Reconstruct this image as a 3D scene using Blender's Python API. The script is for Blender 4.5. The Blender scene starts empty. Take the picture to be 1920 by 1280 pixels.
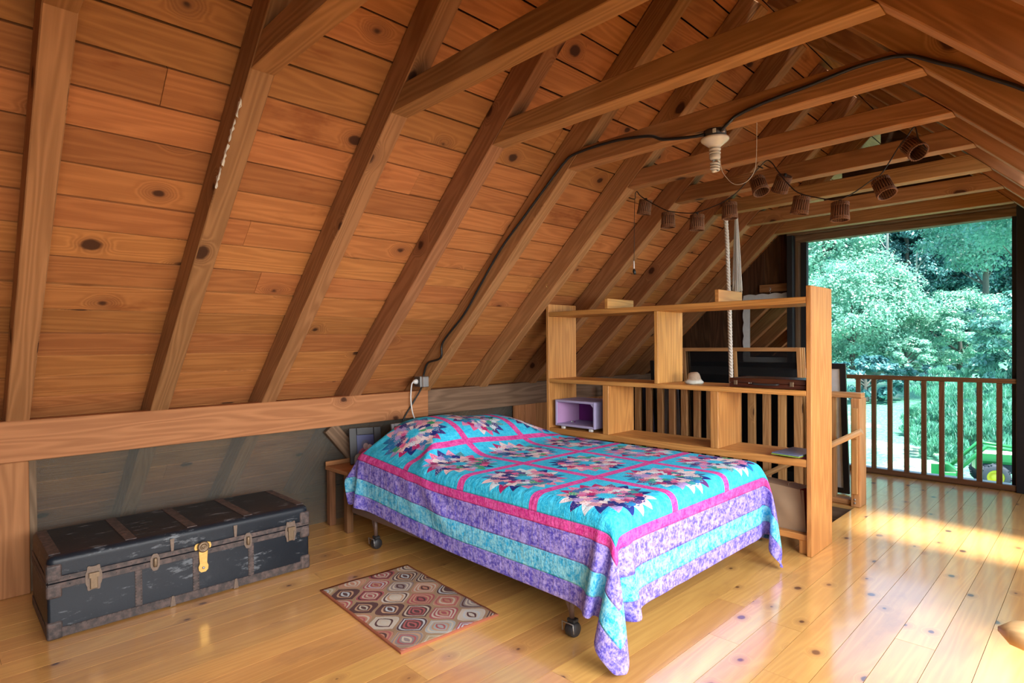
import bpy, bmesh, math, random
import numpy as np
from mathutils import Vector, Matrix, Euler
R = math.radians
scene = bpy.context.scene
COL = scene.collection
rnd = random.Random(7)

# ------------------------------------------------------------------ node expressions
class E:
    def __init__(s, t, k): s.t = t; s.k = k
    def __add__(s, o): return M(s.t, 'ADD', s, o)
    def __radd__(s, o): return M(s.t, 'ADD', o, s)
    def __sub__(s, o): return M(s.t, 'SUBTRACT', s, o)
    def __rsub__(s, o): return M(s.t, 'SUBTRACT', o, s)
    def __mul__(s, o): return M(s.t, 'MULTIPLY', s, o)
    def __rmul__(s, o): return M(s.t, 'MULTIPLY', o, s)
    def __truediv__(s, o): return M(s.t, 'DIVIDE', s, o)
    def __gt__(s, o): return M(s.t, 'GREATER_THAN', s, o)
    def __lt__(s, o): return M(s.t, 'LESS_THAN', s, o)
    def __neg__(s): return M(s.t, 'MULTIPLY', s, -1.0)
def put(t, sock, x):
    if isinstance(x, E): t.links.new(x.k, sock)
    elif isinstance(x, (tuple, list)): sock.default_value = tuple(x) + ((1.0,) if len(x) == 3 and len(sock.default_value) == 4 else ())
    else: sock.default_value = x
def M(t, op, *a):
    n = t.nodes.new('ShaderNodeMath'); n.operation = op
    for i, x in enumerate(a): put(t, n.inputs[i], x if isinstance(x, E) else float(x))
    return E(t, n.outputs[0])
class T:                                   # a material under construction
    def __init__(s, name):
        s.m = bpy.data.materials.new(name); s.m.use_nodes = True
        s.t = s.m.node_tree; s.t.nodes.clear()
    def f(s, op, *a): return M(s.t, op, *a)
    def node(s, typ, **kw):
        n = s.t.nodes.new(typ)
        for k, v in kw.items(): setattr(n, k, v)
        return n
    def uv(s):
        n = s.node('ShaderNodeUVMap'); sp = s.node('ShaderNodeSeparateXYZ'); s.t.links.new(n.outputs[0], sp.inputs[0])
        return E(s.t, sp.outputs[0]), E(s.t, sp.outputs[1])
    def coord(s, which='Object'):
        n = s.node('ShaderNodeTexCoord'); sp = s.node('ShaderNodeSeparateXYZ'); s.t.links.new(n.outputs[which], sp.inputs[0])
        return [E(s.t, sp.outputs[i]) for i in range(3)]
    def attr(s, name):
        n = s.node('ShaderNodeAttribute', attribute_name=name); return E(s.t, n.outputs['Fac'])
    def vec(s, x, y=0.0, z=0.0):
        n = s.node('ShaderNodeCombineXYZ')
        for i, v in enumerate((x, y, z)): put(s.t, n.inputs[i], v if isinstance(v, E) else float(v))
        return E(s.t, n.outputs[0])
    def noise(s, v, scale=1.0, detail=2.0, rough=.5, dist=0.0):
        n = s.node('ShaderNodeTexNoise'); put(s.t, n.inputs['Vector'], v)
        n.inputs['Scale'].default_value = scale; n.inputs['Detail'].default_value = detail
        n.inputs['Roughness'].default_value = rough; n.inputs['Distortion'].default_value = dist
        return E(s.t, n.outputs[0])
    def voro(s, v, scale=1.0, rand=1.0, feature='F1'):
        n = s.node('ShaderNodeTexVoronoi', feature=feature, voronoi_dimensions='2D'); put(s.t, n.inputs['Vector'], v)
        n.inputs['Scale'].default_value = scale; n.inputs['Randomness'].default_value = rand
        sp = s.node('ShaderNodeSeparateColor'); s.t.links.new(n.outputs['Color'], sp.inputs[0])
        return E(s.t, n.outputs['Distance']), E(s.t, sp.outputs[0])
    def white(s, v):
        n = s.node('ShaderNodeTexWhiteNoise', noise_dimensions='3D'); put(s.t, n.inputs['Vector'], v)
        return E(s.t, n.outputs['Value'])
    def ss(s, x, a, b, lo=0.0, hi=1.0):
        n = s.node('ShaderNodeMapRange', interpolation_type='SMOOTHSTEP'); put(s.t, n.inputs[0], x)
        for i, v in enumerate((a, b, lo, hi)): n.inputs[1 + i].default_value = v
        return E(s.t, n.outputs[0])
    def mix(s, fac, a, b, blend='MIX'):
        n = s.node('ShaderNodeMix', data_type='RGBA', blend_type=blend)
        put(s.t, n.inputs[0], fac); put(s.t, n.inputs[6], a); put(s.t, n.inputs[7], b)
        return E(s.t, n.outputs[2])
    def ramp(s, fac, stops, interp='LINEAR'):
        n = s.node('ShaderNodeValToRGB'); put(s.t, n.inputs[0], fac); r = n.color_ramp; r.interpolation = interp
        while len(r.elements) < len(stops): r.elements.new(1.0)
        for e, (p, c) in zip(r.elements, stops): e.position = p; e.color = tuple(c) + (1.0,)
        return E(s.t, n.outputs[0])
    def bump(s, h, strength=.3, dist=.01):
        n = s.node('ShaderNodeBump'); put(s.t, n.inputs['Height'], h)
        n.inputs['Strength'].default_value = strength; n.inputs['Distance'].default_value = dist
        return E(s.t, n.outputs[0])
    def out(s, color, rough=.6, bump=None, metal=0.0, spec=.5, **kw):
        b = s.node('ShaderNodeBsdfPrincipled'); put(s.t, b.inputs['Base Color'], color); put(s.t, b.inputs['Roughness'], rough)
        put(s.t, b.inputs['Metallic'], metal); b.inputs['Specular IOR Level'].default_value = spec
        if bump is not None: put(s.t, b.inputs['Normal'], bump)
        for k, v in kw.items(): put(s.t, b.inputs[k.replace('_', ' ')], v)
        s.surf(E(s.t, b.outputs[0])); return s.m
    def surf(s, e):
        o = s.node('ShaderNodeOutputMaterial'); s.t.links.new(e.k, o.inputs[0])

def wood(name, dark, light, knot=(.07, .025, .01), rough=.65, bump=.25, tintv=.25, knots=1.0, stain=None, spec=.3, coat=0.0, fine=150.0, rk=.45, ks=1.0):
    t = T(name); u, v = t.uv(); a = t.attr('tint')
    x = u + a * 57.3; y = v + a * 23.1
    kd, kc = t.voro(t.vec(x * 2.4 * ks, y * 3.4 * ks, 0.0))
    kr = t.noise(t.vec(x * 14, y * 14), 1.0, 2.0)
    kd2 = kd + (kr - .5) * .10
    keep = kc > (1.0 - .30 * knots)
    kr2 = .02 + (kc - .7) * .24
    knotm = t.ss(kr2 - kd2, -.03, .02) * keep
    halo = (1.0 - t.ss(kd, .04, .30)) * keep
    n1 = t.noise(t.vec(x * .5, y * 6.5), 1.0, 2.0, .5)
    n2 = t.noise(t.vec(x * 2.2, y * 9.0), 1.0, 3.0, .6)
    phase = n1 * 14.0 + halo * halo * 5.0 + n2 * .5
    ring = t.f('ABSOLUTE', t.f('FRACT', phase) * 2.0 - 1.0)
    ring = t.ss(ring, .1, 1.0)
    fn = t.noise(t.vec(x * 5.0, y * fine), 1.0, 2.0, .6)
    blot = t.noise(t.vec(x * .8, y * 2.0, a * 9), 1.0, 3.0, .6)
    g = ring * rk + fn * .42 + blot * .34 + (.33 - rk)
    c = t.mix(t.f('MINIMUM', t.f('MAXIMUM', g, 0.0), 1.0), dark, light)
    c = t.mix(t.ss(halo, .25, 1.0) * .35, c, tuple(k * 2.2 for k in knot))
    c = t.mix(knotm, c, knot)
    val = 1.0 + (t.white(t.vec(a * 91.7, 3.0)) - .5) * tintv * 2.0
    hsv = t.node('ShaderNodeHueSaturation'); put(t.t, hsv.inputs['Color'], c); put(t.t, hsv.inputs['Value'], val)
    put(t.t, hsv.inputs['Hue'], .5 + (t.white(t.vec(a * 37.7, 8.0)) - .5) * .011); put(t.t, hsv.inputs['Saturation'], .97)
    c = E(t.t, hsv.outputs[0])
    if stain:
        sn = t.noise(t.vec(x * 1.6, y * 3.5, a * 31), 1.0, 5.0, .65)
        c = t.mix(t.ss(sn, .58, .72) * .6, c, stain)
    b = t.bump(fn * .5 + ring * .5 - knotm * .6, bump, .004)
    rg = rough + fn * .12 - .06
    kw = {}
    if coat: kw = dict(Coat_Weight=coat, Coat_Roughness=.13, Coat_IOR=2.2)
    return t.out(c, rg, b, spec=spec, **kw)

def plain(name, c, rough=.6, metal=0.0, spec=.5, var=.12, scale=30.0, bump=0.0, **kw):
    t = T(name); p = t.coord(); n = t.noise(t.vec(*p), scale, 4.0, .6)
    col = t.mix(n, tuple(x * (1 - var) for x in c), tuple(min(1, x * (1 + var)) for x in c))
    return t.out(col, rough, t.bump(n, bump, .003) if bump else None, metal=metal, spec=spec, **kw)

MT = {}
MT['plank'] = wood('plank wood', (.29, .096, .022), (.55, .215, .056), tintv=.17, rk=.34, stain=(.20, .05, .012), rough=.7, spec=.2)
MT['rafter'] = wood('rafter wood', (.25, .105, .036), (.45, .205, .080), knots=.7, tintv=.14, rough=.75, spec=.2, fine=110)
MT['tie'] = wood('tie wood', (.26, .115, .036), (.46, .22, .078), knots=.7, tintv=.14, rough=.75, spec=.2, fine=110)
MT['plate'] = wood('plate wood', (.29, .115, .040), (.50, .22, .082), knots=.8, tintv=.1, rough=.75, spec=.2)
MT['greywood'] = wood('weathered wood', (.12, .075, .045), (.27, .17, .105), knots=.6, tintv=.15, rough=.8, spec=.15)
MT['shelf'] = wood('shelf wood', (.42, .170, .036), (.70, .345, .085), knots=0.0, tintv=.1, rough=.5, spec=.35, bump=.15)
MT['rail'] = wood('rail wood', (.42, .20, .065), (.68, .39, .16), knots=.12, tintv=.14, rough=.6)  # base colour raised to carry the light on the stair balusters
MT['darkrail'] = wood('window rail wood', (.12, .05, .019), (.24, .11, .045), knots=.3, tintv=.12, rough=.6)  # base colour lowered to hold the backlit shade of the window railing
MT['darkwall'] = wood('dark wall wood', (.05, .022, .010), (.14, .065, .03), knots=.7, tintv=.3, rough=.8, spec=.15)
MT['case'] = wood('case wood', (.045, .011, .005), (.10, .027, .011), knots=0.0, tintv=.05, rough=.35, bump=.05)
MT['pale'] = wood('pale wood', (.48, .27, .10), (.72, .46, .20), knots=.1, tintv=.05, rough=.45, bump=.05)
MT['floor'] = wood('floor wood', (.47, .205, .045), (.78, .43, .115), knot=(.12, .045, .018), knots=1.15, tintv=.13, rough=.34, bump=.05, spec=.3, coat=1.0, stain=(.42, .21, .08), rk=.22, ks=1.7)
MT['black'] = plain('black paint', (.012, .012, .014), .4)
MT['blackwood'] = plain('black rough post', (.018, .018, .022), .85, bump=.5)
MT['gap'] = plain('dark gap', (.012, .006, .003), .95, spec=0)
MT['cable'] = plain('black cable', (.012, .014, .014), .45)
MT['white'] = plain('white plastic', (.72, .72, .70), .4)
MT['steel'] = plain('dull steel', (.42, .42, .42), .45, metal=.8)
MT['darksteel'] = plain('dark steel', (.10, .095, .09), .5, metal=.6)
MT['brownmetal'] = plain('brown painted steel', (.12, .075, .06), .5)
MT['brass'] = plain('worn brass', (.50, .31, .09), .42, metal=.75, var=.35, scale=90)
MT['oldbrass'] = plain('tarnished brass', (.20, .14, .085), .5, metal=.6, var=.35, scale=90)
MT['rubber'] = plain('black rubber', (.02, .02, .022), .55)
MT['mat'] = plain('white picture mat', (.72, .73, .75), .8)
MT['porcelain'] = plain('porcelain', (.70, .68, .60), .25)

# ------------------------------------------------------------------ mesh building
def newbm():
    bm = bmesh.new(); bm.loops.layers.uv.new('UVMap'); bm.faces.layers.float.new('tint'); return bm
def uvset(bm, faces, ax, tint=None):
    uvl = bm.loops.layers.uv.active; tl = bm.faces.layers.float['tint']
    tint = rnd.random() if tint is None else tint
    o1, o2 = rnd.uniform(0, 9), rnd.uniform(0, 9)
    e = [Vector((1, 0, 0)), Vector((0, 1, 0)), Vector((0, 0, 1))]
    a = e[ax]; oth = [e[i] for i in range(3) if i != ax]
    for f in faces:
        n = f.normal; f[tl] = tint
        if abs(n[ax]) > .8: A, B, sc = oth[0], oth[1], .35
        else:
            A = a; B = oth[0] if abs(n.dot(oth[1])) > abs(n.dot(oth[0])) else oth[1]; sc = 1.0
        q = .37 if abs(n.dot(oth[0])) > .5 else 0
        for l in f.loops: l[uvl].uv = (l.vert.co.dot(A) * sc + o1, l.vert.co.dot(B) + o2 + q)
def box(bm, lo, hi, bev=.003, ax=None, mtx=None, mi=0, tint=None, seg=1):
    lo = Vector(lo); hi = Vector(hi); s = hi - lo; c = (hi + lo) / 2
    nf = len(bm.faces)
    r = bmesh.ops.create_cube(bm, size=1.0); vs = r['verts']
    for v in vs: v.co = Vector((v.co.x * s.x, v.co.y * s.y, v.co.z * s.z)) + c
    if bev > 0 and min(s) > bev * 2.2:
        es = list({e for v in vs for e in v.link_edges})
        bmesh.ops.bevel(bm, geom=es, offset=bev, segments=seg, profile=.6, affect='EDGES')
    bm.faces.ensure_lookup_table(); fs = bm.faces[nf:]
    for f in fs: f.normal_update(); f.material_index = mi
    uvset(bm, fs, max(range(3), key=lambda i: s[i]) if ax is None else ax, tint)
    if mtx is not None:
        for v in {v for f in fs for v in f.verts}: v.co = mtx @ v.co
    return fs
def align(p0, p1, up=(0, 0, 1)):           # frame with local X along p0->p1
    x = (Vector(p1) - Vector(p0)).normalized(); y = Vector(up).cross(x).normalized(); z = x.cross(y)
    m = Matrix((x, y, z)).transposed().to_4x4(); m.translation = Vector(p0); return m
def spline(pts, n=8):
    P = [Vector(p) for p in pts]; P = [P[0] * 2 - P[1]] + P + [P[-1] * 2 - P[-2]]; o = []
    for i in range(1, len(P) - 2):
        a, b, c, d = P[i - 1:i + 3]
        for k in range(n):
            t = k / n; o.append(.5 * (2 * b + (c - a) * t + (2 * a - 5 * b + 4 * c - d) * t * t + (3 * b - a - 3 * c + d) * t ** 3))
    return o + [P[-2]]
def tube(bm, pts, r, n=8, mi=0, cap=True, closed=False):
    pts = [Vector(p) for p in pts]; rr = r if isinstance(r, (list, tuple)) else [r] * len(pts)
    nrm = None; rings = []; L = 0; uvl = bm.loops.layers.uv.active; tl = bm.faces.layers.float['tint']; tv = rnd.random(); us = []
    for i, p in enumerate(pts):
        d = (pts[min(i + 1, len(pts) - 1)] - pts[max(i - 1, 0)]).normalized()
        if closed: d = (pts[(i + 1) % len(pts)] - pts[i - 1]).normalized()
        if nrm is None: nrm = d.orthogonal().normalized()
        nrm = (nrm - d * nrm.dot(d)).normalized(); b = d.cross(nrm)
        if i: L += (p - pts[i - 1]).length
        us.append(L)
        rings.append([bm.verts.new(p + (nrm * math.cos(2 * math.pi * k / n) + b * math.sin(2 * math.pi * k / n)) * rr[i]) for k in range(n)])
    m = len(rings)
    for i in range(m if closed else m - 1):
        A, B = rings[i], rings[(i + 1) % m]
        for k in range(n):
            f = bm.faces.new((A[k], A[(k + 1) % n], B[(k + 1) % n], B[k])); f.smooth = True; f.material_index = mi; f[tl] = tv
            for l, (uu, kk) in zip(f.loops, ((us[i], k), (us[i], k + 1), (us[(i + 1) % m], k + 1), (us[(i + 1) % m], k))): l[uvl].uv = (uu, kk / n * 6.28 * rr[i])
    if cap and not closed:
        for ring in (rings[0][::-1], rings[-1]):
            f = bm.faces.new(ring); f.material_index = mi; f[tl] = tv
def lathe(bm, prof, n=24, mtx=None, mi=0, smooth=True):
    mtx = mtx or Matrix(); rings = []
    for r, z in prof:
        if r < 1e-5: rings.append([bm.verts.new(mtx @ Vector((0, 0, z)))])
        else: rings.append([bm.verts.new(mtx @ Vector((r * math.cos(2 * math.pi * k / n), r * math.sin(2 * math.pi * k / n), z))) for k in range(n)])
    fs = []
    for A, B in zip(rings, rings[1:]):
        for k in range(n):
            vs = [A[k % len(A)], A[(k + 1) % len(A)], B[(k + 1) % len(B)], B[k % len(B)]]
            vs = list(dict.fromkeys(vs))
            if len(vs) > 2:
                f = bm.faces.new(vs); f.smooth = smooth; f.material_index = mi; fs.append(f)
    bm.normal_update(); uvset(bm, fs, 2)
    return fs
def T3(x, y, z): return Matrix.Translation((x, y, z))
def obj(name, bm, mats, parent=None, label=None, cat=None, group=None, kind=None, base=None, recalc=True):
    if not isinstance(mats, (list, tuple)): mats = [mats]
    me = bpy.data.meshes.new(name)
    if parent is not None: bm.transform(Matrix.Translation(-parent_world(parent)))
    elif base is not None: bm.transform(Matrix.Translation(-Vector(base)))
    if recalc: bmesh.ops.recalc_face_normals(bm, faces=bm.faces[:])
    bm.to_mesh(me); bm.free()
    for m in mats: me.materials.append(MT[m] if isinstance(m, str) else m)
    o = bpy.data.objects.new(name, me); COL.objects.link(o)
    if parent is not None: o.parent = parent
    elif base is not None: o.location = base
    tag(o, label, cat, group, kind); return o
def parent_world(o):
    v = Vector(o.location)
    while o.parent is not None: o = o.parent; v = v + Vector(o.location)
    return v
def tag(o, label=None, cat=None, group=None, kind=None):
    if label: o['label'] = label
    if cat: o['category'] = cat
    if group: o['group'] = group
    if kind: o['kind'] = kind
def thing(name, label, cat, loc=(0, 0, 0), group=None):
    o = bpy.data.objects.new(name, None); COL.objects.link(o); o.location = loc; o.empty_display_size = .1
    tag(o, label, cat, group); return o
def dup(root, loc, label, rot=None, scale=None):
    r = root.copy(); COL.objects.link(r); r.location = loc; r['label'] = label
    if rot is not None: r.rotation_euler = rot
    if scale is not None: r.scale = (scale,) * 3 if not isinstance(scale, (tuple, list)) else scale
    for ch in list(root.children):
        c = ch.copy(); COL.objects.link(c); c.parent = r
        for g in list(ch.children):
            d = g.copy(); COL.objects.link(d); d.parent = c
    return r
ORD = ['first', 'second', 'third', 'fourth', 'fifth', 'sixth', 'seventh', 'eighth', 'ninth', 'tenth', 'eleventh', 'twelfth']
# ------------------------------------------------------------------ room constants (metres; camera stands at x=0, y=0)
Y4, SP = 2.0604, .60617                    # collar tie 4, spacing of the frames
XL, XR, ZT = -2.2286, -.4854, 2.2275       # ends and underside of the collar ties
ML = .9327                                 # slope of the left roof
DL, DR = .2051, .255                       # vertical depth of the rafters, left and right
def zl(x): return ZT + ML * (x - XL)
def zr(x): return ZT - (x - XR)
XRIDGE = -1.3266
YB, YE = -2.6, 6.15                        # back and end walls
FY = lambda k: Y4 + (k - 4) * SP           # near face of frame k
TW = .09
SX0, SX1, SY0, SY1 = -2.95, -1.285, 3.83, 4.735   # stairwell

# ---- floor
bm = newbm(); x = -5.0
while x < 2.0:
    w = rnd.uniform(.125, .15); x1 = x + w
    if x < SX1 < x1 + .05: x1 = SX1
    if x < SX0 < x1 + .05: x1 = SX0
    runs = [(YB, YE + .15)] if (x < SX0 - 1e-4 or x >= SX1 - 1e-4) else [(YB, SY0), (SY1, YE + .15)]
    for a, b in runs:
        y = a - rnd.uniform(0, 1.5)
        while y < b:
            y2 = y + rnd.uniform(1.8, 3.6)
            if b - y2 < .4: y2 = b
            lo, hi = max(y, a), min(y2, b)
            if hi - lo > .02: box(bm, (x + .0009, lo + .0007, -.02), (x1 - .0009, hi - .0007, rnd.uniform(-.0003, 0)), 0, 1)
            y = y2
    x = x1
for lo, hi in (((-5.0, YB, -.20), (SX0, YE, -.022)), ((SX1, YB, -.20), (2.0, YE, -.022)), ((SX0, YB, -.20), (SX1, SY0, -.022)), ((SX0, SY1, -.20), (SX1, YE, -.022))):
    box(bm, lo, hi, 0, 1, mi=1)
obj('floor', bm, ['floor', 'greywood'], kind='structure')
bm = newbm(); box(bm, (-4.7, 1.5, -2.75), (1.0, 6.1, -2.7), 0); obj('floor', bm, 'greywood', kind='structure')   # the storey below the stairs

# ---- roof boards
def roof(name, xa, xb, zf, dx, yruns):
    bm = newbm(); L = (Vector((xb, 0, zf(xb))) - Vector((xa, 0, zf(xa)))); n = int(round(L.length / .157)); u = L / n
    nrm = Vector((0, 1, 0)).cross(u).normalized()
    if nrm.z < 0: nrm = -nrm
    for i in range(n):
        p = Vector((xa, 0, zf(xa))) + u * i
        for a, b in yruns:
            y = a - rnd.uniform(0, 3)
            while y < b:
                y2 = y + rnd.uniform(2.4, 4.9)
                if b - y2 < .8: y2 = b
                lo, hi = max(a, y), min(b, y2)
                if hi - lo > .05:
                    g = rnd.uniform(.0022, .0048)
                    m = Matrix(((0, u.x / u.length, nrm.x), (1, 0, 0), (0, u.z / u.length, nrm.z))).to_4x4(); m.translation = p
                    sag = rnd.uniform(-.002, .003)
                    box(bm, (lo + .0008, g, sag), (hi - .0008, u.length - g, .02 + sag), .0015, 0, mtx=m)
                y = y2
        for a, b in yruns:
            q = [p + nrm * .021, p + u + nrm * .021]
            vs = [bm.verts.new((q[0].x, a, q[0].z)), bm.verts.new((q[1].x, a, q[1].z)), bm.verts.new((q[1].x, b, q[1].z)), bm.verts.new((q[0].x, b, q[0].z))]
            f = bm.faces.new(vs); f.material_index = 1
    return obj(name, bm, ['plank', 'gap'], kind='structure')
roof('ceiling_left', -4.85, XRIDGE + .03, lambda x: zl(x) + DL, 0, [(YB, YE + .4)])
SKY0, SKY1 = FY(7) + TW + .005, FY(8) - .005
zrd = lambda x: zr(x) + DR
roof('ceiling_right', XRIDGE + .03, -.30, zrd, 0, [(YB, YE + .4)])
roof('ceiling_right', -.30, .16, zrd, 0, [(YB, SKY0), (SKY1, YE + .4)])
roof('ceiling_right', .16, .75, zrd, 0, [(3.25, SKY0), (SKY1, YE + .4)])
roof('ceiling_right', .75, 1.9, zrd, 0, [(3.25, YE + .4)])
# on the right, nearer the viewer, an added roof window, out of view, is cut for fill light between x .20 and .98
roof('ceiling_right', .98, 1.9, zrd, 0, [(YB, 3.25)])
roof('ceiling_right', .16, .98, zrd, 0, [(YB, -.75), (2.95, 3.25)])
def wallboards(name, segs, mat, t=.02):
    """segs: (axis, plane, u0, u1, z0, ztop(u)) vertical boards"""
    bm = newbm()
    for ax, pl, u0, u1, z0, zt in segs:
        u = u0
        while u < u1 - 1e-4:
            w = min(rnd.uniform(.13, .17), u1 - u); w = u1 - u if u1 - u - w < .05 else w
            a, b = zt(u), zt(u + w); g = .0015
            pts = [(u + g, z0), (u + w - g, z0), (u + w - g, b), (u + g, a)]
            if min(a, b) - z0 > .01:
                nf = len(bm.faces)
                P = (lambda q, d: (pl + d, q[0], q[1])) if ax == 0 else (lambda q, d: (q[0], pl + d, q[1]))
                A = [bm.verts.new(P(q, 0)) for q in pts]; B = [bm.verts.new(P(q, t)) for q in pts]
                bm.faces.new(A); bm.faces.new(B[::-1])
                for i in range(4): bm.faces.new((A[i], A[(i + 1) % 4], B[(i + 1) % 4], B[i]))
                bm.faces.ensure_lookup_table(); fs = bm.faces[nf:]
                for f in fs: f.normal_update()
                uvset(bm, fs, 2)
            u += w
    return obj(name, bm, mat, kind='structure')
roofz = lambda x: min(zl(x) + DL, zr(x) + DR) - .002
WX0, WX1, WZ1 = -2.15, -.503, 2.20         # end window opening
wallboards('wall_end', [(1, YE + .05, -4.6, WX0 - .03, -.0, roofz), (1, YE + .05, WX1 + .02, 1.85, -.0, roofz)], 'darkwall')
bm = newbm()
for i, zz in enumerate(np.arange(2.25, 3.3, .15)):
    xa = max(-4.5, XL + (zz - DL + .01 - ZT) / ML); xb = XR - (zz + .15 - DR - ZT)
    if zz < 2.6: xa = WX0 - .05
    xa = max(xa, XL + (zz + .15 - DL - ZT) / ML)
    if xb > xa: box(bm, (xa, YE + .05, zz), (min(xb, WX1 + .05) if zz < 2.5 else xb, YE + .07, zz + .148), .001, 0)
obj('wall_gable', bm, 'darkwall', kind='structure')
wallboards('wall_back', [(1, YB - .02, -4.6, -2.2, 0, roofz), (1, YB - .02, -1.2, 1.9, 0, roofz), (1, YB - .02, -2.2, -1.2, 0, lambda x: 1.0), (1, YB - .02, -2.2, -1.2, 1.75, roofz)], 'plank')
wallboards('wall_right', [(0, 1.75, YB, YE + .05, 0, lambda y: .3)], 'plank')
# low boarded knee wall beyond the bed
wallboards('wall_left', [(0, -3.74, 3.69, YE + .05, 0, lambda y: .66)], 'plate')

# ---- timbers
def tilted(bm, pa, pb, depth, w, y0):
    """bar whose lower edge runs pa->pb in the x-z plane, depth measured straight up, from y0 to y0+w"""
    pa = Vector((pa[0], 0, pa[1])); pb = Vector((pb[0], 0, pb[1])); d = (pb - pa); L = d.length; d.normalize()
    n = Vector((-d.z, 0, d.x)); n = n if n.z > 0 else -n; dep = depth * abs(n.z)
    m = Matrix(((d.x, 0, n.x), (0, 1, 0), (d.z, 0, n.z))).to_4x4(); m.translation = pa + Vector((0, y0, 0))
    box(bm, (0, 0, 0), (L, w, dep), .004, 0, mtx=m)
LR = {1: 'first sloping rafter from the left, at the picture edge above the trunk', 2: 'second sloping rafter from the left, pale streaked, above the black trunk',
      3: 'third sloping rafter from the left, foot right of the trunk', 4: 'fourth sloping rafter from the left, foot above the bedside picture frames',
      5: 'fifth sloping rafter from the left, carrying the black cable and outlet box', 6: 'sixth sloping rafter from the left, just right of the cabled rafter',
      7: 'seventh sloping rafter from the left, foot behind the left end of the shelf', 8: 'eighth sloping rafter from the left, seen through the open shelf',
      9: 'ninth sloping rafter from the left, third last before the end wall', 10: 'tenth sloping rafter, the last full one before the end wall'}
for k in range(1, 11):
    bm = newbm(); xe = XRIDGE - .01
    tilted(bm, (-4.72, zl(-4.72)), (xe, zl(xe)), DL - .004, TW, FY(k))
    ro = obj('rafter', bm, 'rafter', label=LR[k], cat='rafter', group='rafters of the left roof slope')
    if k == 2:                                                       # old white paint along its lower edge
        bm = newbm(); r2 = random.Random(9); pv = None
        for i in range(34):
            xx = -2.62 + .30 * i / 33; h_ = (.004 + .016 * r2.random() * abs(math.sin(i * .55)))
            a = bm.verts.new((xx, FY(2) - .0012, zl(xx) + .003)); b = bm.verts.new((xx - h_ * .7, FY(2) - .0012, zl(xx) + .003 + h_)); c_ = bm.verts.new((xx, FY(2) + .008 * r2.random(), zl(xx) - .0012))
            if pv and i % 9: bm.faces.new((pv[0], a, b, pv[1])); bm.faces.new((pv[0], pv[2], c_, a))
            pv = (a, b, c_)
        obj('paint_streak', bm, 'porcelain', ro, label='flaking white paint along the edge')
RR = {3: 'right-hand rafter crossing the top right picture corner, nearest the viewer', 4: 'wide right-hand rafter at the top right, joined to the third collar tie', 5: 'right-hand rafter carrying the end of the black cable',
      6: 'right-hand rafter next beyond the cabled one', 7: 'dark right-hand rafter just before the brightly lit one', 8: 'brightly lit right-hand rafter beside the roof opening',
      9: 'right-hand rafter just beyond the brightly lit one', 10: 'right-hand rafter nearest the big end window'}
for k in range(3, 11):
    bm = newbm(); xb = .16 if FY(k) < 3.25 else 1.55
    tilted(bm, (XRIDGE + .01, zr(XRIDGE + .01)), (xb, zr(xb)), DR - .004, TW, FY(k))
    obj('rafter', bm, 'rafter', label=RR[k], cat='rafter', group='rafters of the right roof slope')
CT = {1: 'collar tie cut off at the top left corner of the picture', 2: 'collar tie running out of the top from the second rafter', 3: 'knotty collar tie starting at the third rafter, white paint flecks on it',
      4: 'long collar tie from the fourth rafter to the upper right', 5: 'collar tie holding the bare bulb lamp and black cable', 6: 'collar tie just beyond the one with the lamp',
      7: 'collar tie with the two tilted wicker lanterns in front', 8: 'brightly lit collar tie with the white rope hanging from it', 9: 'collar tie just beyond the brightly lit one', 10: 'collar tie nearest the end window header'}
for k in range(1, 11):
    bm = newbm(); y = FY(k); h = .103; e = .003
    # ends cut to the slope of the rafters they butt against
    q = [(XL + e, ZT), (XR - e, ZT), (XR - h - e, ZT + h), (XL + h / ML + e, ZT + h)]
    A = [bm.verts.new((a, y + .001, b)) for a, b in q]; B = [bm.verts.new((a, y + TW - .001, b)) for a, b in q]
    bm.faces.new(A); bm.faces.new(B[::-1])
    for i in range(4): bm.faces.new((A[i], B[i], B[(i + 1) % 4], A[(i + 1) % 4]))
    bmesh.ops.bevel(bm, geom=bm.edges[:], offset=.003, segments=1, affect='EDGES')
    bm.normal_update(); uvset(bm, bm.faces, 0)
    obj('collar_tie', bm, 'tie', label=CT[k], cat='roof beam', group='collar ties under the ridge')
bm = newbm(); box(bm, (-3.79, -2.5, .651), (-3.70, 2.731, .851), .004); obj('plate_beam', bm, 'plate', label='long orange-brown wall beam under the rafter feet, above the trunk', cat='beam', group='beams along the eaves')
bm = newbm(); box(bm, (-3.80, 2.735, .655), (-3.712, 6.14, .853), .004); obj('plate_beam', bm, 'greywood', label='greyish weathered wall beam right of the splice, behind the bed', cat='beam', group='beams along the eaves')
bm = newbm(); box(bm, (-3.79, .02, 0), (-3.702, .325, .650), .004); obj('wall_post', bm, 'plate', label='wide short post under the wall beam left of the trunk', cat='post')
bm = newbm(); box(bm, (-3.775, .327, 0), (-3.735, .357, .650), .002); obj('batten', bm, 'greywood', label='thin grey batten beside the short wall post left of the trunk', cat='batten')
bm = newbm(); m = align((-3.722, 1.915, .648), (-3.722, 2.12, .40), (1, 0, 0)); box(bm, (0, -.05, -.02), (.30, .05, .02), .003, mtx=m); obj('diagonal_brace', bm, 'greywood', label='short diagonal wooden brace behind the black photo frame', cat='brace')
bm = newbm(); box(bm, (-3.79, 2.60, .565), (-3.71, 2.98, .648), .003); obj('support_block', bm, 'greywood', label='short wood block under the beam splice behind the bed', cat='block')
bm = newbm(); box(bm, (.16, -2.6, 1.46), (.25, 3.24, 1.70), .004); obj('header_beam', bm, 'rafter', label='header beam at the cut rafter ends on the right', cat='beam')
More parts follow.
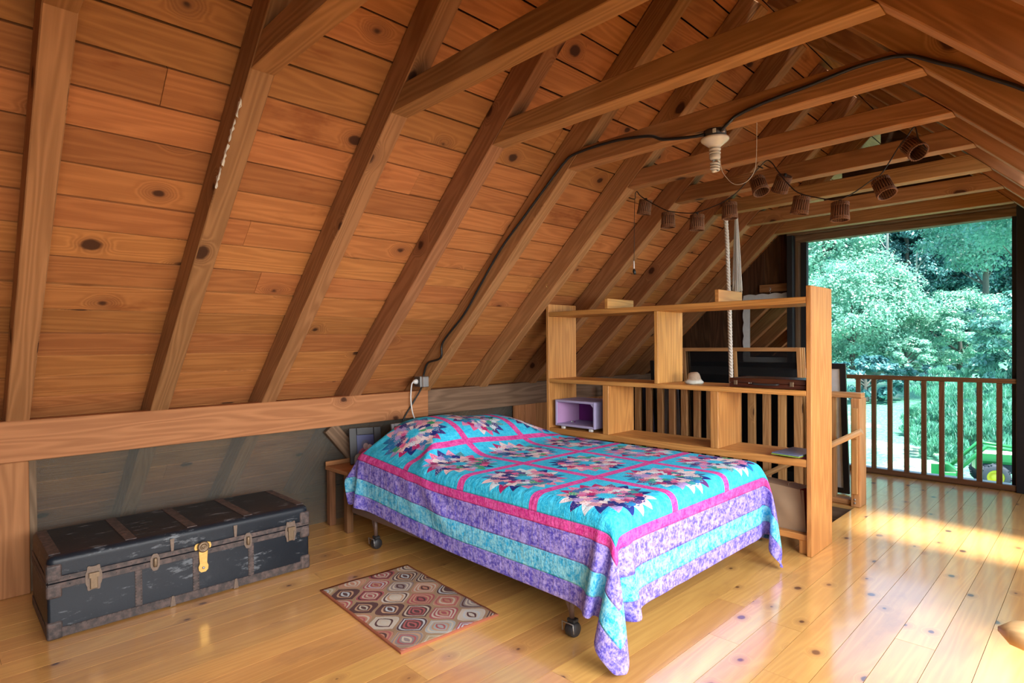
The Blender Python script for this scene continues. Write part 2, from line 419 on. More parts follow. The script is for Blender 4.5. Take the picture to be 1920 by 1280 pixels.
for k in range(1, 6):
    bm = newbm(); tilted(bm, (.98, zr(.98)), (1.55, zr(1.55)), DR - .004, TW, FY(k)); obj('rafter_tail', bm, 'rafter', kind='structure')
w2 = bpy.data.objects.new('added_window', None); COL.objects.link(w2); w2.location = (.57, 1.1, 1.4); w2['kind'] = 'structure'  # unseen roof window, added to go with the fill lamp
for y in (-.75, .45, 1.7, 2.90):
    bm = newbm(); tilted(bm, (.22, zrd(.22) - .06), (.98, zrd(.98) - .06), .07, .05, y); obj('added_window_bar', bm, 'greywood', w2)
# grey screening sheet under the beam
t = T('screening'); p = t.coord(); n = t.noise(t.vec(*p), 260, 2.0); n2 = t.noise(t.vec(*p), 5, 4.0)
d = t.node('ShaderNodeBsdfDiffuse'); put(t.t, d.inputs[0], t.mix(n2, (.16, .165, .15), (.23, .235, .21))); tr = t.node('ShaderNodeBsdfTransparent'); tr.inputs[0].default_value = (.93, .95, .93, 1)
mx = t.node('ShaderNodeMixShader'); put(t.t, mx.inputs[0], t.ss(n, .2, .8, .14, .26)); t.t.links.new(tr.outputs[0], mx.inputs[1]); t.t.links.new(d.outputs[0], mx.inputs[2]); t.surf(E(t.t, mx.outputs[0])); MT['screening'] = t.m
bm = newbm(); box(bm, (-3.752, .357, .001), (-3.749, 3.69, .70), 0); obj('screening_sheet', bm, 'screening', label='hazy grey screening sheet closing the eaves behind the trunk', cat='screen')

# ---- end window
win = bpy.data.objects.new('window_1', None); COL.objects.link(win); win.location = (-1.33, YE, 0); win['kind'] = 'structure'
bm = newbm(); box(bm, (WX0 - .09, YE - .02, 2.19), (.05, YE + .09, 2.255), .003); box(bm, (WX0 - .09, YE - .10, 2.255), (-.30, YE + .02, 2.40), .003); obj('window_header', bm, 'greywood', win)
bm = newbm(); box(bm, (WX0 - .035, YE - .03, 0), (WX0, YE + .05, 2.19), .003); obj('window_jamb', bm, 'greywood', win)
bm = newbm(); box(bm, (WX0, YE + .02, 0), (WX0 + .055, YE + .08, 2.19), .002); box(bm, (WX1 - .035, YE + .0, 0), (WX1, YE + .06, 2.19), .002); obj('window_frame', bm, 'blackwood', win)
bm = newbm(); box(bm, (WX0, YE + .0, -.02), (WX1, YE + .11, .035), .002); obj('window_sill', bm, 'steel', win)
bm = newbm(); box(bm, (WX0 - .09, YE - .10, 0), (WX0 - .036, YE + .03, 2.255), .004); obj('trim_1', bm, 'blackwood', kind='structure')
bm = newbm(); box(bm, (WX1 + .001, YE - .10, 0), (WX1 + .30, YE + .04, 2.28), .004); obj('trim_2', bm, 'blackwood', kind='structure')
t = T('pane'); g = t.node('ShaderNodeBsdfGlossy'); g.inputs['Roughness'].default_value = .02; tr = t.node('ShaderNodeBsdfTransparent'); tr.inputs[0].default_value = (.97, .985, .98, 1)
fr = t.node('ShaderNodeFresnel'); fr.inputs[0].default_value = 1.09; mx = t.node('ShaderNodeMixShader'); t.t.links.new(fr.outputs[0], mx.inputs[0]); t.t.links.new(tr.outputs[0], mx.inputs[1]); t.t.links.new(g.outputs[0], mx.inputs[2]); t.surf(E(t.t, mx.outputs[0])); MT['pane'] = t.m
bm = newbm(); box(bm, (WX0 + .05, YE + .045, .03), (WX1 - .03, YE + .049, 2.19), 0); obj('window_pane', bm, 'pane', win)
# balusters across the window
rl = thing('window_railing', 'brown wooden baluster railing across the big end window', 'railing', (-1.3, 6.09, 0))
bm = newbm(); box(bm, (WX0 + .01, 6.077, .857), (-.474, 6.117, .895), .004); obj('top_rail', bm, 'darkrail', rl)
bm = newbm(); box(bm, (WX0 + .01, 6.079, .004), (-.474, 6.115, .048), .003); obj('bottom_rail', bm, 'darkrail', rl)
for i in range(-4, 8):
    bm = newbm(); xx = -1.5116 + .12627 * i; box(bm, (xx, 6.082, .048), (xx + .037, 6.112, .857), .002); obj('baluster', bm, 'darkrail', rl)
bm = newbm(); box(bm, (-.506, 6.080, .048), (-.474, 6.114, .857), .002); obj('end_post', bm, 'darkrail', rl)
# drape of the quilt in millimetres, as differences along both directions of the cloth
QUILT = [
-1095,-3,-4,-3,-5,-7,16,23,19,18,8,-3,-3,-1,-5,-11,-12,4,26,14,-5,-5,-3,-4,-2,-2,-5,2,3,-2,-22,-1,4,6,5,0,6,3,-1,5,-5,12,3,-21,-21,5,7,8,5,6,6,-1,-29,-29,-9,6,8,8,10,9,
8,5,24,0,1,2,3,3,-20,-7,2,-2,-4,-1,2,7,12,8,2,-13,-8,-2,-2,2,0,1,0,0,4,-4,1,-1,13,7,-5,-11,-1,-1,-4,-2,3,-2,3,-5,4,4,8,2,3,-4,-10,-8,0,-1,0,13,13,2,0,1,
-2,-4,-4,-3,29,0,-1,-2,0,3,1,-17,-6,-4,-1,4,10,6,1,1,5,0,-16,-5,4,1,2,1,1,0,0,1,-2,-2,16,-3,-3,0,-7,0,-2,0,-2,-2,3,-3,-1,3,12,5,-6,-12,-2,-3,-4,-1,8,16,5,0,
-2,-5,-5,-4,-2,-1,28,1,2,0,-1,-1,0,-1,-14,-8,2,8,5,1,-2,-1,0,10,-8,-1,1,0,1,0,1,1,0,1,-5,10,-4,2,-1,-1,-1,-1,-1,-1,-1,-1,-1,-3,-4,8,9,-3,-5,0,-2,-4,-8,-2,18,8,
-5,-6,-4,-3,-2,1,0,1,16,1,2,2,3,2,2,2,-2,-4,-1,-1,-5,-3,5,2,1,-1,8,-5,3,0,-1,2,-1,1,0,-1,4,-3,1,-1,1,-1,1,0,0,-2,0,0,-1,-2,-4,8,-3,-2,-8,0,2,3,0,2,
5,-5,-2,0,1,2,2,1,1,0,18,3,1,2,2,1,2,2,2,1,-1,-3,-5,-6,-4,10,2,1,-2,1,1,2,0,0,1,0,0,2,-1,0,-1,-5,-1,5,2,0,-1,0,0,-1,0,-1,2,-2,-2,-13,4,5,4,3,
3,0,-3,-4,-2,-1,-2,-1,0,1,-1,0,32,0,0,0,-1,0,0,0,2,1,0,-1,0,0,-4,-6,8,-1,1,0,-1,2,1,0,0,-1,1,-1,1,0,-3,-3,4,1,-1,1,1,0,0,0,-1,1,-1,-2,-4,4,2,1,
0,1,0,1,0,-1,-1,-3,-2,-4,-4,-4,-1,-2,28,0,1,1,1,1,2,0,0,1,-1,0,0,-1,0,1,-3,2,1,0,0,-1,0,1,0,0,0,0,-1,-2,0,3,-1,0,1,0,0,0,0,-1,1,0,0,0,-1,0,
1,0,0,0,0,0,0,0,0,0,0,0,-1,-1,-3,-1,32,0,1,0,1,0,0,1,-1,0,0,0,0,0,0,-1,0,1,0,0,0,0,1,-1,0,1,0,0,-1,-1,0,0,1,0,0,0,0,1,-1,1,0,-1,0,0,
0,0,0,-1,1,0,0,1,-1,1,-1,1,-1,0,1,-1,0,0,33,1,0,0,0,0,0,0,0,0,1,-1,0,0,0,0,0,0,0,0,0,0,0,0,0,0,0,0,0,1,-1,0,0,0,0,0,0,0,1,-1,0,1,
-1,1,-1,0,0,0,0,-1,2,-1,0,0,0,0,0,1,-1,0,1,-1,34,0,0,0,0,1,-1,0,0,0,0,1,-1,0,0,0,0,0,0,0,1,0,-1,0,1,0,-1,0,0,-1,0,0,0,0,0,0,1,0,0,1,
-1,0,1,-1,0,0,-1,1,0,1,-1,0,0,0,0,0,0,0,0,1,-1,0,35,-1,0,1,-1,0,0,0,1,-1,0,0,0,0,0,0,0,0,0,0,0,0,0,1,-1,0,0,0,0,0,0,0,0,0,0,1,-1,0,
0,0,1,-1,0,0,0,0,0,0,0,0,0,0,1,-1,1,-1,1,-1,0,0,0,0,34,1,-1,0,0,0,1,-1,0,0,0,0,0,0,0,0,0,0,0,0,0,0,1,-1,0,0,1,-1,0,0,0,0,0,0,0,-1,
1,0,0,0,0,1,-1,0,0,0,1,-1,0,0,0,0,0,0,0,0,0,0,1,-1,0,1,34,0,0,0,1,-1,0,0,0,0,-1,1,0,0,0,0,0,0,1,0,-1,0,0,0,0,0,-1,1,0,0,0,-1,0,0,
-1,0,0,1,1,0,0,0,0,0,0,0,0,0,0,0,0,0,0,0,0,1,-1,1,-1,0,1,-1,34,0,1,-1,0,0,0,0,0,0,0,-1,0,0,0,0,1,0,-1,0,1,0,-1,0,0,0,0,0,-1,-1,-1,1,
-1,0,2,0,0,0,0,1,1,-1,1,-1,1,0,0,0,0,0,-1,1,-1,1,0,0,0,0,0,1,-1,0,35,-1,0,0,0,0,0,0,-1,1,0,0,-1,0,0,0,0,0,0,0,0,-1,0,0,0,-1,1,-1,1,0,
0,-1,0,0,0,0,0,0,1,0,0,0,-1,2,1,-1,0,1,0,0,0,0,0,0,0,0,0,0,1,-1,0,1,34,0,0,1,-1,0,0,0,0,0,0,-1,1,0,0,0,-1,-1,1,0,-3,1,0,0,-1,0,0,0,
-1,0,0,0,0,0,-1,0,1,1,0,0,0,1,-1,-1,0,4,0,0,1,0,0,-1,1,0,0,0,1,-1,0,0,1,-1,34,1,-1,0,0,1,-1,0,0,0,0,0,0,0,0,0,-1,0,0,-5,0,0,0,0,0,0,
-1,0,1,0,0,0,0,0,0,1,-1,0,-1,1,0,1,2,-1,-1,-2,3,3,-1,0,2,0,0,0,0,0,0,0,0,1,-1,0,34,0,1,-1,0,-1,1,0,0,0,0,0,0,0,0,-1,-1,1,-8,1,1,0,0,-1,
1,0,0,0,0,1,0,1,0,0,1,-1,0,-1,1,-1,0,0,2,3,-1,-2,-2,-1,4,2,0,1,0,0,0,0,0,1,-1,0,0,1,35,-1,0,0,0,1,-1,0,0,-1,0,1,0,0,-1,-2,0,-8,3,1,1,-1,
0,1,-1,1,0,1,-1,0,1,0,1,0,0,0,0,0,-1,0,0,0,-1,1,3,1,1,0,-2,-1,1,1,1,0,0,0,0,0,1,-1,1,-1,34,1,-1,0,0,0,0,0,0,0,0,0,0,-1,-3,-1,-5,2,2,1,
-1,0,1,-1,1,0,0,0,1,0,0,1,0,0,0,1,-1,0,0,0,0,0,0,-2,1,3,-1,0,1,1,0,-1,0,1,0,0,0,0,0,1,-1,1,35,-1,0,0,1,-1,0,-1,0,0,0,0,0,-4,-2,-2,2,2,
0,1,0,0,-1,1,0,0,0,0,1,0,1,-1,1,0,0,0,1,0,0,0,0,-1,0,1,-1,-1,2,0,0,0,1,0,-1,0,1,0,0,0,0,0,1,-1,34,0,0,1,-1,0,-1,1,0,-1,1,0,-6,-2,1,1,
2,1,0,0,0,0,0,0,0,1,0,0,-1,1,0,1,0,0,0,0,0,0,0,0,0,1,0,0,1,0,-1,0,-1,1,-1,1,0,0,-1,1,1,-1,0,0,0,1,34,1,0,-1,0,0,0,0,0,0,-1,-7,1,3,
1,2,0,0,0,-1,0,0,0,0,1,-1,0,0,1,0,0,0,0,1,0,0,0,0,0,0,0,1,0,0,-1,0,0,0,1,-1,0,0,0,0,0,0,-1,2,0,0,-1,0,35,-1,0,0,0,0,0,0,-1,0,-3,3,
0,1,0,0,0,0,0,0,0,0,0,0,-1,0,1,0,0,0,0,0,0,0,0,0,1,0,0,0,0,-1,0,0,0,0,0,1,-1,0,0,0,0,0,0,0,0,0,0,0,1,0,34,0,0,0,0,0,0,-1,1,-2,
-1,3,0,0,0,0,0,0,0,0,0,0,0,0,0,0,1,0,0,0,0,0,0,0,0,0,-1,0,0,0,0,0,0,0,0,1,0,-1,0,0,0,0,0,0,0,0,1,-1,0,0,0,0,35,0,0,-1,0,0,0,0,
-2,0,1,0,1,0,1,-1,0,0,0,0,0,1,0,0,0,0,-1,0,0,0,0,0,0,0,0,0,0,0,0,0,0,0,1,0,0,-1,0,0,0,0,0,0,1,-1,1,-1,0,0,1,0,0,0,34,0,0,1,-1,-1,
0,0,-1,1,2,-2,1,0,0,1,0,0,0,0,0,-1,0,0,0,0,0,0,0,0,0,0,0,0,0,0,1,0,0,0,0,0,-1,0,0,0,0,0,0,0,0,0,0,0,0,0,0,0,0,0,0,0,35,0,-1,0,
0,0,0,-1,0,1,0,0,0,0,0,0,0,0,0,0,0,0,0,0,0,0,1,0,0,0,0,0,0,0,0,0,-1,0,0,0,0,0,0,0,0,0,0,0,1,0,0,-1,0,1,-1,1,-1,1,-1,0,1,0,34,0,
0,0,0,0,0,-1,2,-1,0,0,1,-1,0,0,0,0,0,0,0,1,0,0,0,0,-1,0,0,0,0,0,0,0,0,0,0,0,0,0,0,0,0,0,1,0,0,0,-1,0,0,1,-1,0,0,0,1,-1,1,0,-1,1,
35,-1,1,-1,0,0,-1,1,0,0,0,0,0,1,0,0,0,0,0,0,0,-1,0,0,0,0,0,0,0,0,0,0,0,0,0,0,1,0,0,0,0,0,0,0,-1,0,0,0,0,0,0,0,1,-1,1,-1,0,0,0,0,
1,-1,34,1,-1,0,0,0,0,1,-1,1,-1,1,-1,0,0,0,0,0,0,0,0,0,0,0,0,0,1,0,0,0,0,0,0,0,0,0,-1,0,0,0,0,0,0,0,0,0,0,0,0,0,0,0,0,0,0,1,-1,1,
-1,1,-1,1,35,-1,0,1,-1,0,0,0,0,0,1,-1,0,0,0,0,0,0,0,0,0,1,0,0,0,0,-1,0,0,0,0,0,0,0,0,0,0,0,0,0,0,0,0,0,0,0,0,0,1,-1,0,0,0,1,-1,0,
1,-1,1,-1,1,-1,35,0,0,-1,1,-1,1,-1,1,-1,0,0,0,0,0,0,0,1,0,0,0,-1,0,0,0,0,0,0,0,0,0,0,0,0,0,1,0,0,0,0,0,0,0,0,0,0,0,0,-1,1,0,-1,0,0,
1,-1,0,0,0,0,0,1,34,0,0,0,0,0,0,0,0,1,-1,0,0,1,0,0,0,-1,0,0,0,0,0,0,0,0,1,0,0,0,0,0,0,0,0,-1,0,0,0,0,0,0,0,0,0,0,0,0,0,0,0,1,
0,-1,0,1,-1,1,-1,1,0,-1,35,0,-1,0,0,1,-1,1,-1,0,0,1,0,-1,0,0,0,0,0,0,0,1,0,0,0,0,-1,0,0,0,0,0,0,0,0,0,0,0,0,0,0,0,0,0,0,0,0,0,0,0,
0,0,0,1,-1,0,0,0,1,-1,0,1,34,0,1,0,-1,0,1,-1,1,-1,1,-1,0,0,0,0,0,0,1,0,0,-1,0,0,0,0,0,0,0,0,0,0,0,0,1,0,0,0,0,0,0,0,0,0,0,0,0,0,
0,0,-1,0,0,0,0,0,1,-1,0,1,-1,0,35,-1,0,0,1,-1,0,0,0,0,0,0,0,0,0,1,0,0,-1,0,0,0,0,0,0,0,1,0,0,0,0,0,0,0,-1,0,0,0,0,0,0,0,0,0,0,0,
0,0,0,0,1,0,-1,0,1,-1,0,1,-1,0,1,0,34,1,0,-1,0,1,-1,1,-1,1,-1,0,0,1,0,-1,0,0,0,0,0,0,1,0,0,0,-1,0,0,0,0,0,0,0,0,0,0,0,0,0,0,0,0,0,
0,0,0,0,0,0,0,0,1,-1,0,1,-1,0,1,-1,0,0,35,-1,0,1,-1,0,0,0,0,0,0,1,0,-1,0,0,0,0,1,0,0,0,-1,0,0,0,0,0,0,0,0,0,0,0,1,0,0,0,0,0,0,0,
0,0,0,0,0,0,-1,0,0,0,0,1,-1,0,1,-1,0,1,0,-1,34,1,-1,0,1,-1,1,-1,1,-1,1,-1,0,0,0,0,1,0,-1,0,0,0,0,0,0,0,0,1,0,0,0,0,0,0,-1,0,0,0,0,0,
0,0,0,0,0,0,0,0,1,0,0,-1,0,0,1,-1,0,1,-1,0,0,1,35,-1,1,-1,0,0,0,1,-1,0,0,0,0,0,1,0,-1,0,0,0,0,0,1,0,0,0,0,-1,0,0,0,0,0,0,0,0,0,0,
0,0,0,0,0,0,0,0,0,0,0,0,0,1,0,-1,0,1,-1,0,1,0,-1,0,34,1,-1,1,-1,1,-1,0,0,1,-1,0,1,0,-1,0,0,0,0,1,0,0,-1,0,0,0,0,0,0,0,0,0,0,0,0,1,
0,0,0,0,0,0,0,0,0,0,0,-1,0,0,0,0,0,1,-1,0,1,-1,0,0,1,0,35,-1,0,0,0,0,1,-1,1,-1,0,1,-1,0,0,0,1,0,0,-1,0,0,0,0,0,0,0,1,0,0,0,0,0,0,
0,-1,0,0,0,0,0,0,0,0,0,0,0,1,0,0,-1,0,0,0,1,-1,0,1,-1,0,0,0,34,0,1,-1,1,-1,0,0,0,0,1,-1,0,0,1,0,-1,0,0,0,0,0,1,0,0,0,0,-1,0,0,0,0,
0,0,0,0,0,0,0,0,0,0,0,0,0,0,0,0,0,0,1,0,-1,0,0,1,-1,0,1,0,-1,0,34,1,-1,1,-1,1,-1,1,-1,1,-1,0,0,1,-1,0,0,0,0,1,0,0,-1,0,0,0,0,0,0,0,
0,0,0,0,0,0,1,0,0,0,0,0,0,0,0,0,0,-1,0,0,0,0,1,0,-1,0,1,-1,0,0,1,0,35,-1,1,-1,0,0,0,0,0,0,0,0,1,-1,0,0,1,0,0,-1,0,0,0,0,0,0,0,0,
0,1,0,0,0,0,0,0,-1,0,0,0,0,0,0,0,0,0,0,1,0,0,-1,0,0,0,1,-1,0,1,-1,0,0,0,34,0,0,0,1,-1,1,-1,1,-1,0,1,-1,0,0,1,-1,0,0,0,0,0,0,1,0,0,
0,0,0,-1,0,0,0,0,0,0,0,0,0,0,0,0,0,0,0,0,0,0,0,0,1,0,-1,0,0,1,-1,0,1,0,-1,0,35,0,-1,1,-1,0,0,0,0,0,1,-1,0,1,0,-1,0,0,0,1,0,0,0,-1,
0,0,0,0,0,0,0,0,0,0,0,0,0,0,1,0,0,0,0,0,0,0,0,-1,0,0,0,0,1,-1,0,0,1,-1,0,0,1,0,34,0,1,-1,0,1,-1,1,-1,1,-1,0,1,-1,0,0,1,0,0,-1,0,0,
0,0,0,0,0,0,0,0,0,1,0,0,0,0,0,0,-1,0,0,0,0,0,0,0,0,1,0,0,-1,0,0,1,-1,0,0,1,-1,0,0,0,34,0,0,0,1,-1,1,-1,0,0,0,1,-1,0,1,0,-1,0,0,0,
0,0,0,0,0,1,0,0,0,0,0,-1,0,0,0,0,0,0,0,0,0,0,0,0,0,0,0,0,0,0,1,0,-1,0,1,-1,0,0,1,-1,0,0,34,1,-1,1,-1,0,0,0,1,-1,1,-1,0,1,-1,0,0,0,
0,1,0,0,0,0,0,-1,0,0,0,0,0,0,0,0,0,0,0,0,0,0,1,0,0,0,0,0,0,0,0,-1,0,0,1,-1,0,1,-1,0,0,1,0,-1,35,-1,0,0,0,1,-1,0,0,0,0,0,1,-1,0,1,
0,0,0,-1,0,0,0,0,0,0,0,0,0,0,0,0,0,0,1,0,0,0,0,0,-1,0,0,0,0,0,0,0,0,1,-1,0,0,1,-1,0,1,-1,0,0,0,1,34,0,1,-1,1,-1,0,1,-1,1,-1,1,-1,1,
0,-1,0,0,0,0,0,0,0,0,0,0,0,0,1,0,0,0,0,0,-1,0,0,0,0,0,0,0,0,0,0,0,1,-1,0,0,1,-1,0,0,0,0,0,1,0,-1,0,0,34,1,-1,0,0,0,1,-1,0,0,0,0,
1,-1,0,0,0,0,0,0,1,0,0,0,0,0,0,0,-1,0,0,0,0,0,0,0,0,0,0,0,0,1,0,0,0,0,-1,1,0,0,-1,1,-1,0,1,-1,0,0,0,1,-1,0,33,0,1,1,-1,0,0,0,1,-1,
1,-1,0,0,1,0,0,0,0,0,-1,0,0,0,0,0,0,0,0,0,0,0,0,0,0,0,0,1,0,0,0,-1,0,0,0,0,0,0,0,0,1,-1,0,0,0,1,-1,0,0,-1,1,-1,30,1,0,1,1,1,0,0,
0,0,0,1,0,0,-1,0,0,0,0,0,0,0,0,0,0,0,0,0,0,0,0,1,0,0,0,0,0,-1,0,0,0,0,0,0,0,1,0,0,0,0,-1,0,1,-1,0,0,0,-1,-2,0,-3,-1,24,0,1,1,1,2,
2,2,1,0,-1,1,0,1,-1,0,0,0,0,0,0,0,0,0,1,0,0,0,0,0,0,-1,0,0,0,0,0,0,0,0,0,0,0,1,0,-1,0,0,1,-1,0,0,0,0,-4,-3,-2,-2,-1,-3,-1,-1,22,0,1,0,
0,0,0,1,1,5,3,3,1,-2,0,0,0,0,0,0,0,0,0,0,-1,0,0,0,0,0,0,0,0,0,1,0,0,0,0,0,0,0,0,-1,0,1,0,0,0,2,-2,-3,-4,-2,-1,-1,-1,-1,-1,0,0,-1,31,1,
0,-1,1,-1,0,-1,-4,-2,8,2,2,-1,0,-1,0,0,0,0,0,0,0,0,0,0,0,0,0,0,0,0,0,0,-1,1,0,0,0,0,0,0,1,0,0,-1,0,0,0,1,-1,-4,-8,-7,0,4,1,1,0,1,0,1,
-11,2,2,2,-2,3,5,10,13,5,-4,-7,4,1,0,1,0,-1,0,0,0,0,0,0,0,0,0,0,0,0,0,0,0,0,0,-1,0,0,0,0,0,1,-1,0,0,0,0,0,2,0,3,1,1,2,-4,-9,-7,-5,-3,-3,
1,-1,-14,4,4,8,12,9,3,-3,-5,0,-2,1,-15,4,-2,2,-2,1,0,0,0,0,0,0,0,0,1,0,0,0,0,0,0,0,0,-1,0,0,0,0,0,-1,0,0,0,0,1,0,-2,-5,17,12,1,-4,0,1,2,-1,
-1,-4,-6,-5,15,5,4,-2,-3,-5,-3,1,7,1,-9,-20,19,-2,-8,2,-1,-1,0,0,0,0,0,0,0,0,-1,0,0,0,0,0,0,0,0,1,0,0,0,0,0,0,0,0,0,0,-1,1,0,0,-13,22,15,3,-3,-6,
-4,0,3,5,3,1,23,-4,-6,-4,-3,3,8,7,-2,-14,-20,13,12,-7,-4,-2,0,0,0,1,-1,1,-1,1,-1,0,1,0,0,0,0,0,-1,1,0,0,0,0,0,-1,1,0,0,-1,1,-1,1,0,-1,0,-8,3,14,12,
3,4,-2,-5,-8,-4,0,3,9,-3,-1,4,8,7,2,-5,-14,-19,1,22,-2,-4,-3,-1,-1,0,1,-1,1,-1,1,-1,1,0,-1,0,0,0,0,0,1,-1,0,0,0,0,0,1,-1,0,0,1,-1,0,0,1,0,-1,-5,1,
4,11,8,2,4,3,-2,-6,-7,-5,5,2,7,8,5,-1,-5,-11,-20,-5,13,11,-1,-3,-2,-3,0,0,0,0,0,0,0,0,0,0,0,0,0,0,0,0,0,0,0,0,0,0,0,0,0,0,0,0,0,1,0,-1,0,0,
-2,-5,0,3,16,5,2,2,5,3,-2,-6,12,8,6,2,-3,-5,-10,-18,-8,4,17,4,-2,-2,-2,-2,-1,0,-1,1,0,0,0,0,0,0,0,0,0,0,0,0,0,0,0,0,0,0,0,0,0,0,0,0,0,0,0,0,
0,0,-1,-6,2,-7,8,15,5,1,2,2,4,3,24,3,0,-3,-4,-9,-16,-12,1,10,13,2,-2,-2,-1,-4,0,0,0,0,0,0,0,0,0,0,0,0,0,0,0,0,0,0,0,0,0,0,0,0,0,0,0,0,0,0,
0,0,0,0,0,-6,2,-2,-9,13,13,4,1,2,0,1,27,0,-2,-5,-9,-13,-13,-1,1,16,8,0,-3,-1,-1,-4,0,0,1,-1,0,0,1,-1,0,1,-1,1,-1,0,0,0,0,0,0,0,0,0,0,0,0,0,0,0,
0,0,0,0,-1,1,1,-6,0,3,-9,-4,14,11,5,2,1,-2,26,-1,-6,-7,-12,-13,-4,1,7,12,5,-1,0,-3,0,-2,-1,-1,-1,1,0,0,0,0,0,0,1,-1,0,0,0,0,0,0,0,0,0,0,0,0,0,0,
0,0,0,0,0,-1,1,0,0,-5,-1,5,-4,-11,2,15,8,4,-4,4,26,-5,-8,-12,-11,-6,0,0,11,10,1,1,-1,-1,0,-2,-2,-1,0,-1,1,1,-1,-1,1,-1,1,0,-1,1,0,0,0,0,1,-1,0,0,0,1,
-1,0,0,0,0,0,0,0,-1,0,2,-4,-4,4,1,-7,-8,6,13,7,-5,15,1,14,-13,-10,-7,-2,0,4,12,6,1,0,0,-1,0,-2,-2,0,-1,0,1,-1,1,-1,-1,1,0,0,0,0,0,0,1,-1,0,0,0,0,
0,0,0,0,0,0,0,0,0,0,0,-2,3,-3,-6,4,2,-3,-8,-4,8,13,3,14,-687,-6,-5,-5,-2,7,25,25,26,27,29,30,29,30,18,-3,0,30,21,27,35,34,35,35,34,35,34,35,34,31,22,33,33,34,34,34,
34,35,34,34,33,32,34,15,24,27,26,27,29,32,31,31,18,17,23,-1,-9,-6,-3,1,6,8,24,0,-2,-2,-5,-12,-19,-2,-1,1,0,0,1,0,12,13,-4,-13,8,1,-2,0,0,0,0,0,1,-1,1,1,4,-2,1,0,
0,1,0,0,0,0,1,2,-1,4,4,-2,-4,0,4,0,1,-1,1,2,-19,-7,6,8,9,7,5,3,12,3,3,2,1,-2,-12,-20,-4,-1,1,0,1,0,0,15,11,-14,1,2,0,0,-1,0,1,0,-1,1,-1,-2,5,2,
-1,1,0,0,1,-1,1,0,1,0,0,6,-2,-6,4,5,0,1,0,0,-1,-12,-7,9,10,8,5,4,0,1,-16,5,5,6,5,6,3,-7,-18,-7,1,1,-1,1,-2,0,17,8,-12,4,0,0,1,-1,0,0,1,-1,0,2,
2,0,0,-1,1,0,0,0,0,1,-1,0,1,5,-6,5,5,0,-1,0,1,-1,-7,-3,11,10,5,2,0,0,0,-1,-30,1,2,2,4,4,6,8,-2,-8,-3,0,1,-1,2,-1,1,13,5,-6,1,0,0,1,0,-1,0,1,
1,1,1,0,0,0,-1,0,0,1,0,-1,1,0,0,-1,8,1,1,0,1,-1,0,0,2,8,3,0,-3,-3,-2,-3,-2,-3,-28,1,2,2,2,2,3,2,6,2,0,-4,-3,-1,0,6,-2,5,5,3,-3,0,0,0,-1,1,
0,0,0,1,-1,1,1,0,1,-1,0,0,0,1,-1,1,-1,4,0,6,0,-1,-3,-3,1,1,0,-10,-6,-5,-2,-2,-1,-1,-2,-1,2,2,2,1,2,2,0,-2,-6,-4,0,3,-3,-5,-5,-2,9,-3,5,0,2,0,0,-1,
1,0,0,0,0,0,0,1,1,0,0,1,-1,0,0,0,1,-1,1,1,5,-1,-4,-3,-1,2,-1,0,-2,-2,-5,-6,-6,-4,-3,-3,-1,0,19,-1,-1,-1,-3,-3,-5,-4,-1,-1,-2,0,4,2,-1,-3,-6,4,0,2,1,0,
0,0,0,0,0,0,0,1,1,-1,-1,1,0,0,1,0,0,0,0,0,1,-2,-2,-1,1,2,2,1,-1,-2,-1,0,0,0,-1,-3,-4,-4,-4,-4,13,-1,-3,-2,-3,-3,-1,0,0,-2,-1,0,-1,3,2,0,0,-2,-1,1,
0,0,0,1,0,0,0,0,-1,0,0,1,1,0,0,0,0,0,0,0,0,1,-1,1,0,0,1,1,-1,-2,0,0,0,-1,0,0,0,0,-1,-1,-1,-2,6,-2,-1,-2,0,-1,0,0,0,-1,-1,0,0,-1,1,0,0,2,
0,-1,0,1,0,0,0,0,0,0,1,-1,1,0,0,0,0,0,0,0,0,0,0,0,0,0,0,0,0,-1,0,0,2,-2,0,0,0,0,0,0,0,0,0,-1,2,0,-1,-1,-1,1,0,0,0,-1,-2,1,1,0,0,1,
0,0,-1,1,0,0,0,0,0,0,0,0,0,1,-1,0,0,0,0,0,0,1,0,0,0,0,-1,0,0,0,-1,0,1,1,0,0,-2,1,1,0,-1,0,1,0,-1,0,2,-1,-1,0,0,0,0,0,0,-1,-1,1,0,0,
1,0,1,-2,1,-1,1,-1,0,1,0,0,0,0,0,0,1,-1,1,0,0,0,0,-1,1,0,0,-1,1,0,-1,0,1,0,0,1,0,-1,-1,0,-1,1,1,-1,-1,0,0,1,0,0,0,0,0,0,0,0,0,-1,-1,0,
0,1,0,1,0,0,0,0,-1,1,0,0,0,0,1,0,0,-1,0,1,0,0,0,0,0,0,-1,0,0,0,0,0,0,1,0,0,1,0,0,-1,-1,0,0,-1,2,0,0,0,0,-1,0,0,0,0,0,0,0,0,0,0,
-2,-1,0,0,1,1,1,1,-1,0,0,0,0,0,0,0,0,0,0,1,0,0,-1,0,0,0,0,0,0,0,0,1,-1,-1,1,0,1,1,-1,1,0,-1,0,2,-2,-1,-2,2,0,0,0,0,1,-1,0,0,0,0,0,-1,
-1,0,-1,-2,2,0,1,1,2,0,-1,0,1,-1,1,-1,0,0,0,0,0,0,-1,0,0,0,0,0,0,0,1,0,0,-1,1,1,0,0,0,0,1,0,0,-1,-1,-1,4,0,-2,-1,0,0,0,0,0,0,0,0,0,-1,
-2,0,3,0,-2,2,0,2,0,0,-2,1,1,-1,-1,1,-1,0,0,0,0,0,0,0,0,0,0,0,0,0,0,0,-1,0,0,1,0,1,3,1,0,-2,-1,0,0,-1,0,-3,0,4,0,-2,0,0,0,0,0,0,0,0,
